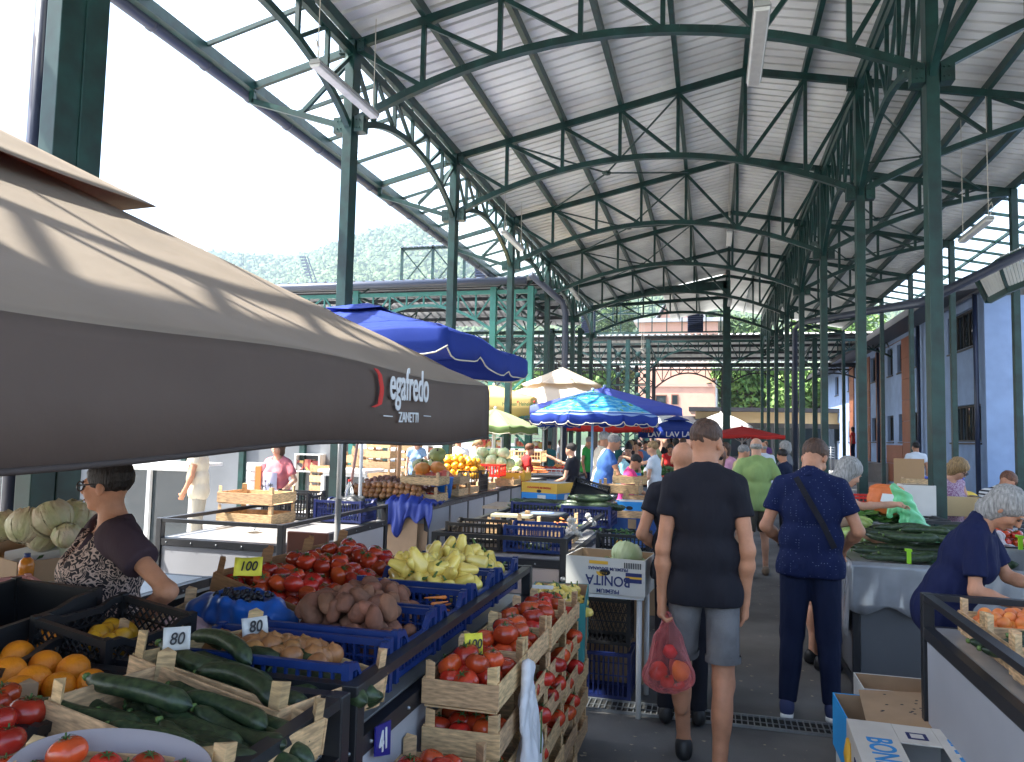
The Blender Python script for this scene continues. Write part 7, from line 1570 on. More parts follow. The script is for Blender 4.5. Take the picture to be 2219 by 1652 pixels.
    if top:
        P = infl(tors, L)
        if kind in ('tee', 'dress'):
            P += [ell(T((0, .005, 1.06)), np.array([.138*f, .11*f, .2])*s, TR), cap(T((-.075, 0, .9)), T((.075, 0, .9)), .095*s*f+L), cap(T((-.075, 0, 1.1)), T((.075, 0, 1.1)), .088*s*f+L)]
        if kind == 'dress': P += [cap(np.array([-.08, 0, .85])*s, np.array([.08, 0, .85])*s, .15*s), cap(np.array([-.1, 0, .6])*s, np.array([.1, 0, .6])*s, .14*s)]
        for sd in (-1, 1):
            if kind != 'tank':
                a0, a1, a2 = [np.array(q)*s for q in arms[sd]]; e = a0+(a1-a0)*sleeve if sleeve <= 1 else a1
                P.append(cap(a0, e, .058*s*(.8+.2*f), .060*s*(.8+.2*f), flat=True, k=.015))
                if sleeve > 1: P.append(cap(a1, a1+(a2-a1)*(sleeve-1), .06*s, .045*s, flat=True, k=.012))
        P.append(ell(T((0, .035 if kind != 'tank' else .02, 1.525)), np.array([neck, neck*1.05, neck*(.95 if kind != 'tank' else 1.7)])*s, TR, neg=True))
        if neck > .1: P.append(ell(T((0, .12, 1.42)), np.array([.055, .09, .13])*s, TR, neg=True))
        if kind == 'tank':
            for sd in (-1, 1): P.append(ell(T((sd*(sw+.02), 0, 1.42)), np.array([.085, .16, .11])*s, TR, neg=True))
        hz = hem*s
        v, f_ = sdf_geo(P, min(res, .012) if res < .012 else res, .03, cuts=[((0, 0, -1), -hz)])
        geo_obj('shirt' if kind != 'dress' else 'dress', [(v, f_)], top, t, (fold*s, 24, int(x*100) % 97, (1, 1, .28)))
    if bot:
        bh = bhem if bhem is not None else .10; P = infl([tors[0]], .008)+[cap(np.array([-.06, 0, 1.0])*s, np.array([.06, 0, 1.0])*s, .098*s*f)]
        for sd in (-1, 1):
            h_, k_, n_ = [np.array(q)*s for q in legs[sd]]
            if bh > .4:
                e = h_+(k_-h_)*min(1, (.93-bh)/(.93-k_[2]/s)); P.append(cap(h_, e, .090*s*f, .080*s*(.6+.4*f), flat=True))
            else: P += [cap(h_, k_, .090*s*f, .070*s*(.6+.4*f)), cap(k_, n_+(k_-n_)*.03, .070*s, .056*s, flat=True), ell(k_+(n_-k_)*.3+np.array([0, -.02, 0])*s, np.array([.06, .064, .14])*s)]
        o = geo_obj('shorts' if bh > .4 else 'trousers', [sdf_geo(P, res, .02, cuts=[((0, 0, 1), (hem+.05)*s)])], bot, t, (fold*.8*s, 22, 5, (1, 1, .6)))
    sm_ = shoes or SHOE
    for sd in (-1, 1):
        n_ = np.array(legs[sd][2])*s; m_ = [cap(n_+np.array([0, -.03, -.035])*s, n_+np.array([0, .13, -.045])*s, .042*s, .036*s), cap(n_+np.array([0, -.02, -.0])*s, n_+np.array([0, .02, -.02])*s, .045*s, .04*s)]
        zc = n_[2]-.08*s
        geo_obj('shoe', [sdf_geo(m_, min(res, .01), .02, cuts=[((0, 0, -1), -(zc+.0))])], sm_, t)
    # hair
    st, hcn = hair; g_ = None
    if st != 'bald':
        e_ = lambda c, r, **k: el(c, r, **k)
        if st == 'buzz': P = [e_((0, -.016, .038), (.080, .1, .09)), e_((0, .11, -.04), (.12, .085, .085), neg=True, k=.01), e_((0, -.05, -.10), (.16, .16, .075), neg=True)]
        elif st == 'short': P = [e_((0, -.018, .04), (.087, .106, .094)), e_((0, .115, -.03), (.11, .085, .085), neg=True, k=.01), e_((0, -.05, -.115), (.12, .12, .05), neg=True)]
        elif st == 'bob': P = [e_((0, -.02, .035), (.095, .115, .10)), cap(hl((0, -.03, .02)), hl((0, -.045, -.075)), .085*s, .078*s), e_((0, .125, -.045), (.085, .1, .10), neg=True, k=.012)]
        elif st == 'long': P = [e_((0, -.02, .035), (.095, .115, .10)), cap(hl((0, -.035, .02)), hl((0, -.055, -.19)), .09*s, .06*s), e_((0, .125, -.05), (.075, .1, .12), neg=True, k=.012)]
        elif st == 'curly': P = [e_((0, -.02, .045), (.11, .12, .105)), cap(hl((0, -.03, .0)), hl((0, -.05, -.04)), .09*s), e_((0, .135, -.035), (.085, .1, .09), neg=True, k=.012)]
        elif st == 'bun': P = [e_((0, -.018, .036), (.085, .106, .094)), e_((0, -.10, .085), (.045, .045, .045)), e_((0, .115, -.03), (.11, .08, .085), neg=True, k=.01), e_((0, -.05, -.115), (.12, .12, .05), neg=True)]
        elif st == 'tail': P = [e_((0, -.018, .036), (.085, .106, .094)), cap(hl((0, -.11, .02)), hl((0, -.16, -.12)), .03*s, .016*s), e_((0, .115, -.03), (.11, .08, .085), neg=True, k=.01), e_((0, -.05, -.115), (.12, .12, .05), neg=True)]
        elif st == 'fringe': P = [e_((0, -.03, .0), (.084, .096, .055)), e_((0, .12, .0), (.12, .10, .1), neg=True, k=.01), e_((0, -.02, .1), (.12, .1, .07), neg=True)]
        geo_obj('hair', [sdf_geo(P, min(res, .007) if res < .012 else min(res, .018), .02)], hairm(HC[hcn], hcn), t, (.0035*s if st != 'curly' else .011*s, 70 if st != 'curly' else 60, 3))
    if glasses:
        m = MB()
        for sd in (-1, 1):
            c = [hl((sd*.034+.027*math.cos(a), .108, .004+.021*math.sin(a))) for a in np.linspace(0, 2*math.pi, 15)]; m.tube(c, .0028, 5, cap=False); m.tube([hl((sd*.06, .107, .01)), hl((sd*.078, .0, .012))], .0028, 5)
        m.tube([hl((-.008, .11, .008)), hl((.008, .11, .008))], .003, 5); gl = m.build('glasses', EYE if glasses is True else glasses, t, local=True, smooth=True)
        if glasses == SUNG:
            m = MB()
            for sd in (-1, 1): m.add([hl((sd*.034+.027*math.cos(a), .108, .004+.021*math.sin(a))) for a in np.linspace(0, 5.9, 14)], [tuple(range(14))])
            m.build('lens', SUNG, t, local=True)
    t['_h'] = 1; del t['_h']
    return t, dict(arms=arms, hl=hl, s=s, T=T, legs=legs)
EYE = mat('dark eye', (.02, .012, .01), .3); LIP = mat('lip', (.38, .12, .1), .5); SHOE = mat('black shoe', (.012, .012, .013), .5); SUNG = mat('sunglass lens', (.01, .01, .01), .1)
C_blk = cloth('black cotton', (.014, .014, .02)); C_den = mat('grey denim', (.15, .148, .152), .9, noise=.35, nscale=7, bump=.25, bscale=120, spec=.2); C_navy = cloth('navy jeans', (.008, .013, .04)); C_nav2 = cloth('navy cotton', (.010, .014, .055))
C_green = cloth('pistachio cotton', (.26, .36, .13)); C_olive = cloth('olive cotton', (.07, .06, .045)); C_white = cloth('white cotton', (.62, .66, .72), .05); C_wh2 = cloth('cream cotton', (.62, .55, .42)); C_yel = cloth('straw cotton', (.52, .44, .20)); C_pink = cloth('hot pink cotton', (.62, .06, .22)); C_red = cloth('red cotton', (.5, .03, .03)); C_bl = cloth('blue marl', (.05, .12, .36)); C_lbl = cloth('light blue cotton', (.22, .34, .52)); C_grn2 = cloth('bright green cotton', (.04, .32, .06)); C_gry = cloth('grey cotton', (.14, .14, .15)); C_sage = cloth('sage cotton', (.3, .34, .26)); C_bei = cloth('beige linen', (.52, .36, .25)); C_dgr = cloth('dark grey trousers', (.04, .04, .045))
def dots(name, base, dot, sc=46, thr=.16):
    m = cloth(name, base); nt = m.node_tree; L = nt.links; b = nt.nodes['Principled BSDF']; src = b.inputs['Base Color'].links[0].from_socket
    tc = nt.nodes.new('ShaderNodeTexCoord'); v = nt.nodes.new('ShaderNodeTexVoronoi'); v.inputs['Scale'].default_value = sc; v.inputs['Randomness'].default_value = .15; L.new(tc.outputs['Object'], v.inputs[0]); c = nt.nodes.new('ShaderNodeMath'); c.operation = 'LESS_THAN'; c.inputs[1].default_value = thr; L.new(v.outputs[0], c.inputs[0])
    x = nt.nodes.new('ShaderNodeMix'); x.data_type = 'RGBA'; L.new(c.outputs[0], x.inputs[0]); L.new(src, x.inputs[6]); x.inputs[7].default_value = (*dot, 1); L.new(x.outputs[2], b.inputs['Base Color']); return m
def stripes(name, c1, c2, sc=95):
    m = mat(name, c1, .85, bump=.1); nt = m.node_tree; L = nt.links; tc = nt.nodes.new('ShaderNodeTexCoord'); sp = nt.nodes.new('ShaderNodeSeparateXYZ'); L.new(tc.outputs['Object'], sp.inputs[0]); a = nt.nodes.new('ShaderNodeMath'); a.operation = 'MULTIPLY'; a.inputs[1].default_value = sc*2; L.new(sp.outputs[2], a.inputs[0])
    s_ = nt.nodes.new('ShaderNodeMath'); s_.operation = 'SINE'; L.new(a.outputs[0], s_.inputs[0]); c = nt.nodes.new('ShaderNodeMath'); c.operation = 'GREATER_THAN'; c.inputs[1].default_value = .1; L.new(s_.outputs[0], c.inputs[0]); x = nt.nodes.new('ShaderNodeMix'); x.data_type = 'RGBA'; L.new(c.outputs[0], x.inputs[0]); x.inputs[6].default_value = (*c1, 1); x.inputs[7].default_value = (*c2, 1); L.new(x.outputs[2], nt.nodes['Principled BSDF'].inputs['Base Color']); return m
C_dots = dots('navy dotted pique', (.006, .012, .055), (.30, .36, .5), 62, .10); C_dot2 = dots('dark dotted blouse', (.012, .014, .03), (.4, .42, .5), 30, .18)
C_str = stripes('black and white stripes', (.65, .66, .68), (.02, .02, .03))
def scribble(name, a, b, sc):
    m = mat(name, a, .85); nt = m.node_tree; L = nt.links; tc = nt.nodes.new('ShaderNodeTexCoord'); n = nt.nodes.new('ShaderNodeTexNoise'); n.inputs['Scale'].default_value = sc; n.inputs['Detail'].default_value = 1.5; n.inputs['Distortion'].default_value = 2.5; L.new(tc.outputs['Object'], n.inputs[0])
    r = nt.nodes.new('ShaderNodeValToRGB'); L.new(n.outputs[0], r.inputs[0]); e = r.color_ramp.elements; e[0].position = .44; e[0].color = (*a, 1); e[1].position = .58; e[1].color = (*a, 1)
    for ps, cl in ((.47, b), (.55, b)): q = e.new(ps); q.color = (*cl, 1)
    L.new(r.outputs[0], nt.nodes['Principled BSDF'].inputs['Base Color']); return m
C_scr = scribble('leopard scribble print', (.018, .013, .016), (.5, .36, .30), 26); C_lil = scribble('lilac print', (.26, .12, .22), (.5, .38, .46), 22)
C_plum = cloth('plum cotton', (.055, .035, .045)); C_rose = cloth('rose cotton', (.55, .17, .19))

# young man in the aisle
N = dict(res=.0095)
pm, I = person('young man with cropped hair in a black t-shirt and grey denim shorts walking away', -.035, 4.0, 0, 1.82, hy=-28, hp=6, fat=.9, armL=((-.045, -.03, -.31), (-.05, .0, -.555)), armR=((.05, -.03, -.30), (.04, .05, -.55)), legL=((-.115, .13, .52), (-.10, .27, .10)), legR=((.09, -.01, .5), (.07, -.05, .08)), top=C_blk, bot=C_den, bhem=.60, hem=.86, hair=('buzz', 'brown'), loose=.022, handk=(1.0, .4), fold=.007, neck=.075, **N)
m = MB(); 
for sd, (h_, k_, n_) in I['legs'].items():
    e = h_+(k_-h_)*min(1, (.93-.60)/(.93-k_[2])); s = I['s']; d = (e-h_)/np.linalg.norm(e-h_); m.tube([Vector((e-d*.03)*s), Vector((e)*s)], [.082*s, .084*s], 20, cap=False); m.tube([Vector((e)*s), Vector((e-d*.028)*s)], [.084*s, .084*s], 20, cap=False)
m.build('rolled_hem', C_den, pm, smooth=True, local=True)
hb_ = Vector(I['arms'][-1][2]*I['s'])+Vector((-.035, 4.0, 0))+Vector((0, .0, -.075))
bagc = hb_
bg1 = thin_bag('pink_bag', 'translucent pink carrier bag full of tomatoes in the young man\'s hand', [cap((0, 0, 0), (.0, 0, -.12), .014, .045, (1, 0, 0), 1.3), cap((.0, 0, -.12), (.01, 0, -.27), .05, .088, (1, 0, 0), 1.35), ell((.0, 0, -.31), (.125, .085, .075))], bagc+Vector((.03, 0, -.0)), (.90, .30, .30), .08, (.007, 40, 3, (1, 1, .25)), h=.007)
for k, (dx, dy, dz, key, sc) in enumerate(((-.05, 0, -.33, 'tomato1', 1.3), (.04, .02, -.335, 'tomato2', 1.2), (.06, -.02, -.27, 'yellow0', 1.1), (-.045, -.01, -.255, 'tomato0', 1.2), (.01, .02, -.21, 'tomato1', 1.1), (.0, -.03, -.35, 'tomato0', 1.0))):
    put(key, Matrix.Translation(bagc+Vector((.03+dx, dy, dz-.0))) @ Matrix.Rotation(k*1.3, 4, 'X'), 'tomato inside the pink carrier bag' if key[0] == 't' else 'yellow fruit inside the pink carrier bag', 'fruit in the pink carrier bag', sc)
# companion half hidden
person('man in a black t-shirt half hidden behind the young man, head shaved', -.17, 4.85, 5, 1.70, hy=-10, armL=((-.09, -.03, -.27), (.05, .16, -.40)), armR=((.05, .05, -.3), (0, .2, -.45)), top=C_blk, bot=C_blk, hair=('bald', 'grey'), loose=.02, res=.012, fat=1.08, handk=(.8, .8), fold=.008)
# dotted polo man
pp, I = person('man in a navy dotted polo shirt and dark jeans with a strap across his back', .60, 5.2, -8, 1.76, lean=6, hp=38, hy=-22, armL=((-.10, -.03, -.27), (-.0, .18, -.40)), armR=((.11, -.02, -.27), (.03, .18, -.40)), legL=((-.11, .02, .5), (-.14, -.02, .08)), legR=((.10, .02, .5), (.12, .03, .08)), top=C_dots, bot=C_navy, hair=('short', 'brown'), loose=.024, fat=1.12, shoes=mat('navy sneaker', (.02, .03, .10), .7), handk=(.8, .8), fold=.007, hem=.87, sleeve=.62, **N)
m = MB(); T = I['T']; pts = [T((-.08, -.13, 1.47)), T((-.02, -.165, 1.36)), T((.07, -.165, 1.2)), T((.14, -.14, 1.05))]
for a, b in zip(pts[:-1], pts[1:]): m.bar(Vector(a), Vector(b), .035, .008, up=(0, -1, 0))
m.build('shoulder_strap', C_blk, pp, local=True)
m = MB(); m.tube([Vector(T((-.05, -.06, 1.48))), Vector(T((0, -.085, 1.5))), Vector(T((.05, -.06, 1.48))), Vector(T((.055, .0, 1.49)))], .018, 8); m.build('collar', C_dots, pp, local=True, smooth=True)
for sd in (-1, 1):
    n_ = I['legs'][sd][2]*I['s']; g = sdf_geo([cap(n_+np.array([0, -.045, -.068]), n_+np.array([0, .14, -.072]), .04, .036)], .008, .01, cuts=[((0, 0, 1), n_[2]-.052), ((0, 0, -1), 0.0)]); geo_obj('white_sole', [g], M_white, pp)
    for k in range(3): m = MB(); a = n_+np.array([sd*.040, .03+.022*k, -.045]); m.bar(Vector(a), Vector(a+np.array([-sd*.012, .02, .04])), .006, .006); m.build('shoe_stripe', M_white, pp, local=True)
person('grey haired woman with sunglasses on her head reaching over the stall in grey shorts', .78, 6.35, -75, 1.66, fem=True, lean=22, hp=35, hy=10, armL=((-.02, .28, -.12), (.0, .52, -.10)), armR=((.05, .1, -.28), (.0, .3, -.4)), legL=((-.1, .02, .5), (-.1, 0, .08)), top=C_bei, bot=C_gry, bhem=.62, kind='tank', hair=('long', 'lgrey'), skin=1, res=.012, handk=(.5, .8))
person('heavy man in a pistachio t-shirt and olive shorts walking with a crutch', .55, 10.35, 4, 1.76, fat=1.28, hp=8, hy=-8, armL=((-.14, -.04, -.28), (-.15, .06, -.5)), armR=((.12, -.03, -.28), (.1, .08, -.5)), legL=((-.11, -.08, .49), (-.13, -.22, .12)), legR=((.11, .05, .5), (.12, .05, .08)), top=C_green, bot=C_olive, bhem=.56, hem=.82, hair=('fringe', 'lgrey'), res=.014, sleeve=.7, shoes=mat('tan shoe', (.2, .14, .09), .7), skin=1, fold=.009)
cr2 = thing('crutch', 'grey crutch under the arm of the man in the pistachio t-shirt', 'crutch', (.28, 10.4, 0)); m = MB(); m.tube([(.28, 10.4, 0), (.28, 10.38, .95)], .012, 8); m.tube([(.28, 10.38, .95), (.29, 10.3, 1.3)], .012, 8); m.tube([(.28, 10.38, .95), (.28, 10.5, .96)], .016, 8); m.build('shaft', M_steelg, cr2, smooth=True); m = MB(); m.tube([(.29, 10.32, 1.2), (.29, 10.3, 1.31)], .045, 12, cap=False); m.build('cuff', C_gry, cr2, smooth=True)
# woman with glasses under the taupe parasol
wg, I = person('woman with short black hair and glasses standing hand on hip behind the fruit', -2.27, 2.53, 142, 1.585, fem=True, fat=1.32, hp=4, hy=-38, armL=((-.27, -.14, -.19), (-.07, -.02, -.40)), armR=((.02, .12, -.26), (.0, .30, -.40)), top=C_scr, bot=C_dgr, hair=('short', 'dark'), glasses=True, loose=.022, neck=.115, sleeve=.48, hem=.8, handk=(.8, .2), fold=.008, **N)
for c_ in list(wg.children):
    if c_.name.startswith('hair'): c_.scale = (1, 1, 1)
# plum shoulders and sleeves
P = []
for sd in (-1, 1):
    a0, a1, a2 = [np.array(q)*I['s'] for q in I['arms'][sd]]; P.append(cap(a0, a0+(a1-a0)*.5, .071, .070, flat=True, k=.02)); P += [cap(I['T']((sd*.05, -.02, 1.47)), I['T']((sd*.13, -.012, 1.40)), .065)]
P += [cap(I['T']((-.1, -.02, 1.40)), I['T']((.1, -.02, 1.40)), .088), ell(I['T']((0, .035, 1.53)), np.array([.115, .12, .11])*.9, neg=True)]
P += [dict(cap(I['T']((0, .10, 1.47)), I['T']((0, .16, 1.2)), .05, .004), neg=True)]
geo_obj('plum_yoke', [sdf_geo(P, .01, .03)], C_plum, wg, (.004, 20, 3))
m = MB()
for sd in (-1, 1): m.tube([Vector(I['T']((sd*.095, .075, 1.44))), Vector(I['T']((sd*.06, .135, 1.33))), Vector(I['T']((0, .168, 1.18)))], .016, 8)
m.build('plum_neckline', C_plum, wg, local=True, smooth=True)
# woman in navy at the near right stall
person('grey haired older woman in a navy t-shirt bending over the apricot stall', 1.16, 4.52, -112, 1.60, fem=True, fat=1.15, lean=26, hp=50, hy=-5, armL=((-.05, .12, -.26), (-.0, .30, -.30)), armR=((.06, .0, -.30), (.02, .22, -.36)), top=C_nav2, bot=C_dgr, hair=('bob', 'lgrey'), sleeve=.75, loose=.022, handk=(.7, .7), hem=.8, skin=0, fold=.009, **N)
person('woman with curly blond hair in a sleeveless lilac print dress behind the near right column', 2.42, 9.15, -150, 1.60, fem=True, fat=1.15, lean=8, hp=38, hy=30, armL=((-.14, -.04, -.24), (-.03, .02, -.40)), armR=((.16, -.08, -.24), (.05, .04, -.40)), top=C_lil, bot=None, kind='dress', hem=.4, sleeve=.02, hair=('curly', 'blond'), res=.014, skin=1, glasses=True)
person('stooping shopper in a black and white striped t-shirt at the right edge', 2.52, 8.35, -50, 1.62, fem=True, fat=1.15, lean=38, hp=50, armL=((-.03, .15, -.26), (0, .3, -.3)), armR=((.05, .15, -.26), (0, .3, -.3)), top=C_str, bot=C_navy, hair=('short', 'red'), res=.014, sleeve=.6)
person('person in a dark dotted blouse with blond hair cut off by the right edge', 2.13, 5.75, -80, 1.55, fem=True, lean=15, hp=20, armL=((-.05, .1, -.28), (0, .3, -.35)), top=C_dot2, bot=C_navy, hair=('curly', 'blond'), res=.014, sleeve=.9)
person('man in a white t-shirt and black trousers walking past the blue building', 4.66, 20.0, -8, 1.78, hy=30, armL=((-.10, -.04, -.28), (-.09, .04, -.5)), top=C_white, bot=C_blk, hair=('short', 'dark'), res=.02, fat=1.1, skin=2)
# left side
pw, I = person('woman in a pink t-shirt printed with palm trees behind the left table', -5.35, 8.75, 178, 1.60, fem=True, fat=1.15, armL=((-.14, .02, -.24), (-.02, .16, -.40)), armR=((.12, .0, -.28), (.16, .1, -.5)), top=C_rose, bot=C_blk, hair=('bob', 'brown'), res=.014, skin=1, hem=.85, sleeve=.7, loose=.022)
m = MB(); 
for i in range(7):
    for j in range(7): pass
T = I['T']; f_y = .165
pr_ = MB(); nn = 8; vs = []
for j in range(nn+1):
    for i in range(nn+1):
        xx = -.11+.22*i/nn; zz = .98+.32*j/nn; vs.append(Vector(T((xx, (.155+.028*math.sin(math.pi*min(1, max(0, (zz-.98)/.4))))*(1-.9*(abs(xx)/.2)**2.2)*1.12+.012, zz))))
pr_.add(vs, [(j*(nn+1)+i, j*(nn+1)+i+1, (j+1)*(nn+1)+i+1, (j+1)*(nn+1)+i) for j in range(nn) for i in range(nn)]); pr_.build('sky_print', mat('pale sky print', (.38, .48, .66), .8, col2=(.62, .45, .5), nscale=4), pw, local=True, smooth=True)
for (xx, zz, h_) in ((.03, 1.02, .14), (-.04, 1.02, .09), (.075, 1.01, .08)):
    m = MB(); b = Vector(T((xx, .205, zz))); tp_ = b+Vector((.004, .004, h_)); m.tube([b, tp_], .004, 5)
    for k in range(7): a = k*.9; m.tube([tp_, tp_+Vector((.035*math.cos(a), .004, .02*math.sin(a)+.01)), tp_+Vector((.055*math.cos(a), .004, .02*math.sin(a)-.008))], [.005, .004, .001], 4)
    m.build('palm_print', M_ink, pw, local=True)
Q = dict(res=.02)
person('person in loose beige clothes standing by the glass cabinet, head hidden', -6.45, 8.7, 120, 1.72, fat=1.2, lean=5, armL=((-.05, .04, -.3), (-.03, .12, -.5)), top=C_wh2, bot=cloth('stone trousers', (.42, .38, .30)), hair=('short', 'grey'), hem=.8, **Q)
person('woman in a light blue t-shirt with red brown hair behind the pumpkins', -6.1, 15.4, 200, 1.66, fem=True, lean=6, hp=25, hy=-15, armL=((-.09, .02, -.27), (-.02, .2, -.4)), top=C_lbl, bot=C_dgr, hair=('bob', 'red'), skin=1, **Q)
person('woman with tied back ash hair in a sleeveless sage top facing right', -4.5, 14.2, -70, 1.64, fem=True, lean=12, hp=15, top=C_sage, bot=C_dgr, hair=('tail', 'blond'), kind='tank', skin=1, armR=((.03, .1, -.27), (0, .3, -.4)), **Q)
person('person in a loose white shirt seen from behind by the green column', -4.9, 14.6, 10, 1.70, top=C_white, bot=C_dgr, hair=('short', 'grey'), hem=.75, fat=1.15, **Q)
person('woman in a red t-shirt leaning in beside the cabbages', -3.35, 13.6, -60, 1.60, fem=True, lean=15, hp=10, top=C_red, bot=C_dgr, hair=('short', 'red'), skin=1, **Q)
person('woman in a black t-shirt stretching out one arm to the left over the stall', -2.1, 12.0, 75, 1.62, fem=True, lean=5, hp=5, armR=((.03, .24, -.05), (.0, .5, .06)), armL=((-.05, .05, -.28), (0, .25, -.35)), top=C_blk, bot=C_blk, hair=('short', 'dark'), skin=1, **Q)
person('big man in a blue marl t-shirt leaning over the stall to the right', -1.62, 11.55, -75, 1.80, fat=1.2, lean=16, hp=18, armR=((.05, .12, -.28), (0, .32, -.42)), armL=((-.04, .1, -.28), (0, .3, -.4)), top=C_bl, bot=C_navy, hair=('short', 'grey'), **Q)
person('man in a pale shirt standing just behind the big man in blue', -1.78, 12.6, -60, 1.82, fat=1.1, lean=6, top=C_wh2, bot=C_gry, hair=('short', 'lgrey'), **Q)
person('woman in a hot pink top looking down at the vegetables', -1.15, 10.55, -70, 1.52, fem=True, lean=12, hp=32, top=C_pink, bot=C_dgr, hair=('short', 'dark'), armR=((.03, .12, -.26), (0, .3, -.35)), **Q)
person('woman in a black tank top with sunglasses in her hair facing the camera', -1.5, 14.4, 185, 1.66, fem=True, lean=12, hp=35, top=C_blk, bot=C_blk, kind='tank', hair=('bun', 'dark'), skin=1, armL=((-.08, .1, -.26), (.02, .28, -.38)), armR=((.08, .1, -.26), (0, .28, -.38)), **Q)
person('woman in dark brown with a blond updo seen from behind', -1.75, 17.2, 10, 1.68, fem=True, top=cloth('dark brown', (.04, .028, .024)), bot=C_blk, kind='tank', hair=('bun', 'blond'), skin=1, **Q)
wb_, I = person('woman in a white blouse with cropped blond hair holding out a blue carrier bag', -.86, 12.3, 78, 1.68, fem=True, lean=4, hp=5, armR=((.04, .26, -.06), (.0, .50, .02)), armL=((-.06, .03, -.28), (0, .22, -.40)), top=C_white, bot=C_wh2, hair=('short', 'blond'), skin=1, glasses=True, **Q)
hw = wb_.matrix_basis @ Vector(I['arms'][1][2]*I['s'])
thin_bag('blue_bag', 'pale blue carrier bag held out by the woman in the white blouse', [cap((0, 0, 0), (0, 0, -.12), .015, .05, (1, 0, 0), 1.5), cap((0, 0, -.12), (0, 0, -.38), .07, .1, (1, 0, 0), 1.5)], hw+Vector((-.06, 0, -.02)), (.35, .68, .80), .75, (.014, 30, 3, (1, 1, .3)), h=.012)
person('man in a bright green t-shirt and grey cap behind the stalls', -2.95, 18.4, -100, 1.74, lean=6, hp=18, top=C_grn2, bot=C_navy, hair=('short', 'grey'), **Q)
person('dark haired woman in a red dress at the far middle stall', -.95, 18.2, 190, 1.62, fem=True, lean=8, hp=20, top=C_red, bot=None, kind='dress', hem=.5, sleeve=.1, hair=('short', 'dark'), **Q)
person('man in a grey t-shirt walking between the far stalls', -.72, 20.4, -40, 1.76, top=C_gry, bot=C_blk, hair=('short', 'brown'), **Q)
person('young man in a cream shirt beside the man in grey', -.5, 22.0, 170, 1.74, top=C_wh2, bot=C_dgr, hair=('short', 'brown'), **Q)
person('man in a straw coloured shirt turned to the right ahead of the young man', .38, 12.3, -70, 1.66, lean=8, hp=12, top=C_yel, bot=C_bei, hair=('short', 'grey'), **Q)
person('woman with sunglasses and long auburn hair peering past the young man', .06, 8.4, 178, 1.63, fem=True, top=C_blk, bot=C_blk, hair=('long', 'red'), glasses=SUNG, skin=1, res=.014)
person('person in a pale pink top just right of the young man\'s head', .22, 13.6, 150, 1.68, fem=True, top=cloth('pale pink cotton', (.6, .3, .42)), bot=C_dgr, hair=('long', 'brown'), armR=((.08, .05, -.27), (0, .25, -.3)), **Q)
person('white haired man in a white shirt with his back turned near the middle column', 1.02, 16.6, 5, 1.70, top=C_white, bot=C_blk, hair=('fringe', 'lgrey'), fat=1.1, **Q)
person('grey haired woman in a dark checked top between the green columns', 1.32, 15.2, 60, 1.72, fem=True, top=C_gry, bot=C_blk, hair=('curly', 'lgrey'), skin=1, **Q)
person('dark haired person crouching lower between the green columns', 1.22, 13.4, 60, 1.60, lean=10, top=C_navy, bot=C_blk, hair=('short', 'dark'), **Q)
person('long haired woman in red standing on the landing of the blue building', 6.6, at(1848, 950, X=6.6).y, 60, 1.66, z0=.85, fem=True, top=C_red, bot=C_navy, hair=('long', 'dark'), res=.03)
lnd = thing('landing', 'raised concrete landing in front of the blue building door', 'landing', (6.9, 30, 0)); yy = at(1848, 950, X=6.6).y; m = MB(); m.box((6.2, yy-3, 0), (7.55, yy+3, .85)); m.build('slab', mat('concrete', (.3, .29, .28), .9, noise=.2, nscale=2), lnd)
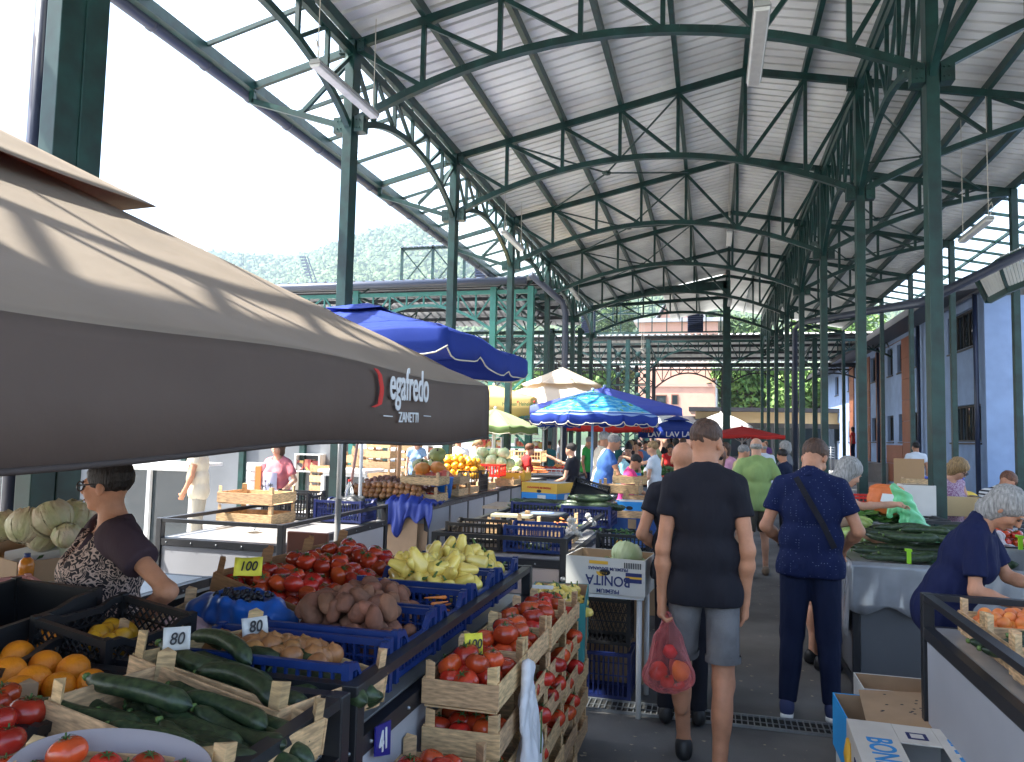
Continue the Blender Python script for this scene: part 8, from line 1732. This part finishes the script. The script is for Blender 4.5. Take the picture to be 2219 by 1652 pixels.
CW = [('teal shirt', (.05, .2, .22)), ('white top', (.62, .62, .6)), ('navy shirt', (.02, .03, .1)), ('orange top', (.6, .2, .04)), ('black top', (.015, .015, .02)), ('pale blue shirt', (.3, .42, .6)), ('wine red top', (.3, .03, .05)), ('beige shirt', (.5, .4, .28)), ('grey vest', (.2, .2, .2)), ('mint top', (.35, .6, .45)), ('mustard shirt', (.5, .33, .04)), ('violet top', (.25, .1, .35)), ('khaki shirt', (.16, .15, .08)), ('salmon top', (.62, .28, .2)), ('striped blue vest', (.1, .2, .4)), ('pale green blouse', (.4, .5, .3)), ('brown shirt', (.15, .08, .05)), ('pale grey blouse', (.5, .5, .52)), ('dark teal vest', (.02, .1, .1)), ('coral blouse', (.6, .15, .1))]
CU_ = [1190, 1215, 1318, 1372, 1440, 1455, 1470, 1483, 1405, 1530, 1612, 1660, 1385, 1300, 1398, 1425, 1448, 1464, 1340, 1378]
CY = [21, 24, 23, 26, 24, 27, 25, 23, 30, 26, 27, 30, 24, 27, 21.5, 22.5, 25.5, 22, 25, 20.5]
for i, (nm, c) in enumerate(CW):
    p = at(CU_[i], 955, Y=CY[i]); hs = [('short', 'dark'), ('bob', 'brown'), ('short', 'grey'), ('long', 'dark'), ('bald', 'grey'), ('short', 'brown'), ('bun', 'blond')][i % 7]
    person('distant shopper in a %s with %s %s hair in the far crowd' % (nm, hs[1], hs[0]) if hs[0] != 'bald' else 'distant bald shopper in a %s in the far crowd' % nm, p.x, CY[i], (i*67) % 360, 1.60+.03*(i % 6), fem=i % 2 == 1, top=cloth(nm, c), bot=[C_navy, C_dgr, C_blk][i % 3], hair=hs, res=.034, face=False, skin=i % 3, group='distant shoppers')

# ================================================================ haze
lo_, hi_ = (-1150, -62, -6), (1150, 700, 330)
hz = MB(); hz.box(lo_, hi_); hm = bpy.data.materials.new('air haze'); hm.use_nodes = True; nt = hm.node_tree; nt.nodes.clear(); o_ = nt.nodes.new('ShaderNodeOutputMaterial'); pv_ = nt.nodes.new('ShaderNodeVolumePrincipled'); pv_.inputs['Color'].default_value = (.68, .84, 1.0, 1); pv_.inputs['Density'].default_value = HAZE; pv_.inputs['Anisotropy'].default_value = .2
nt.links.new(pv_.outputs[0], o_.inputs['Volume']); ho_ = hz.build('haze', hm); setp(ho_, 'pale summer haze lying over the far hills', 'haze', kind='stuff')
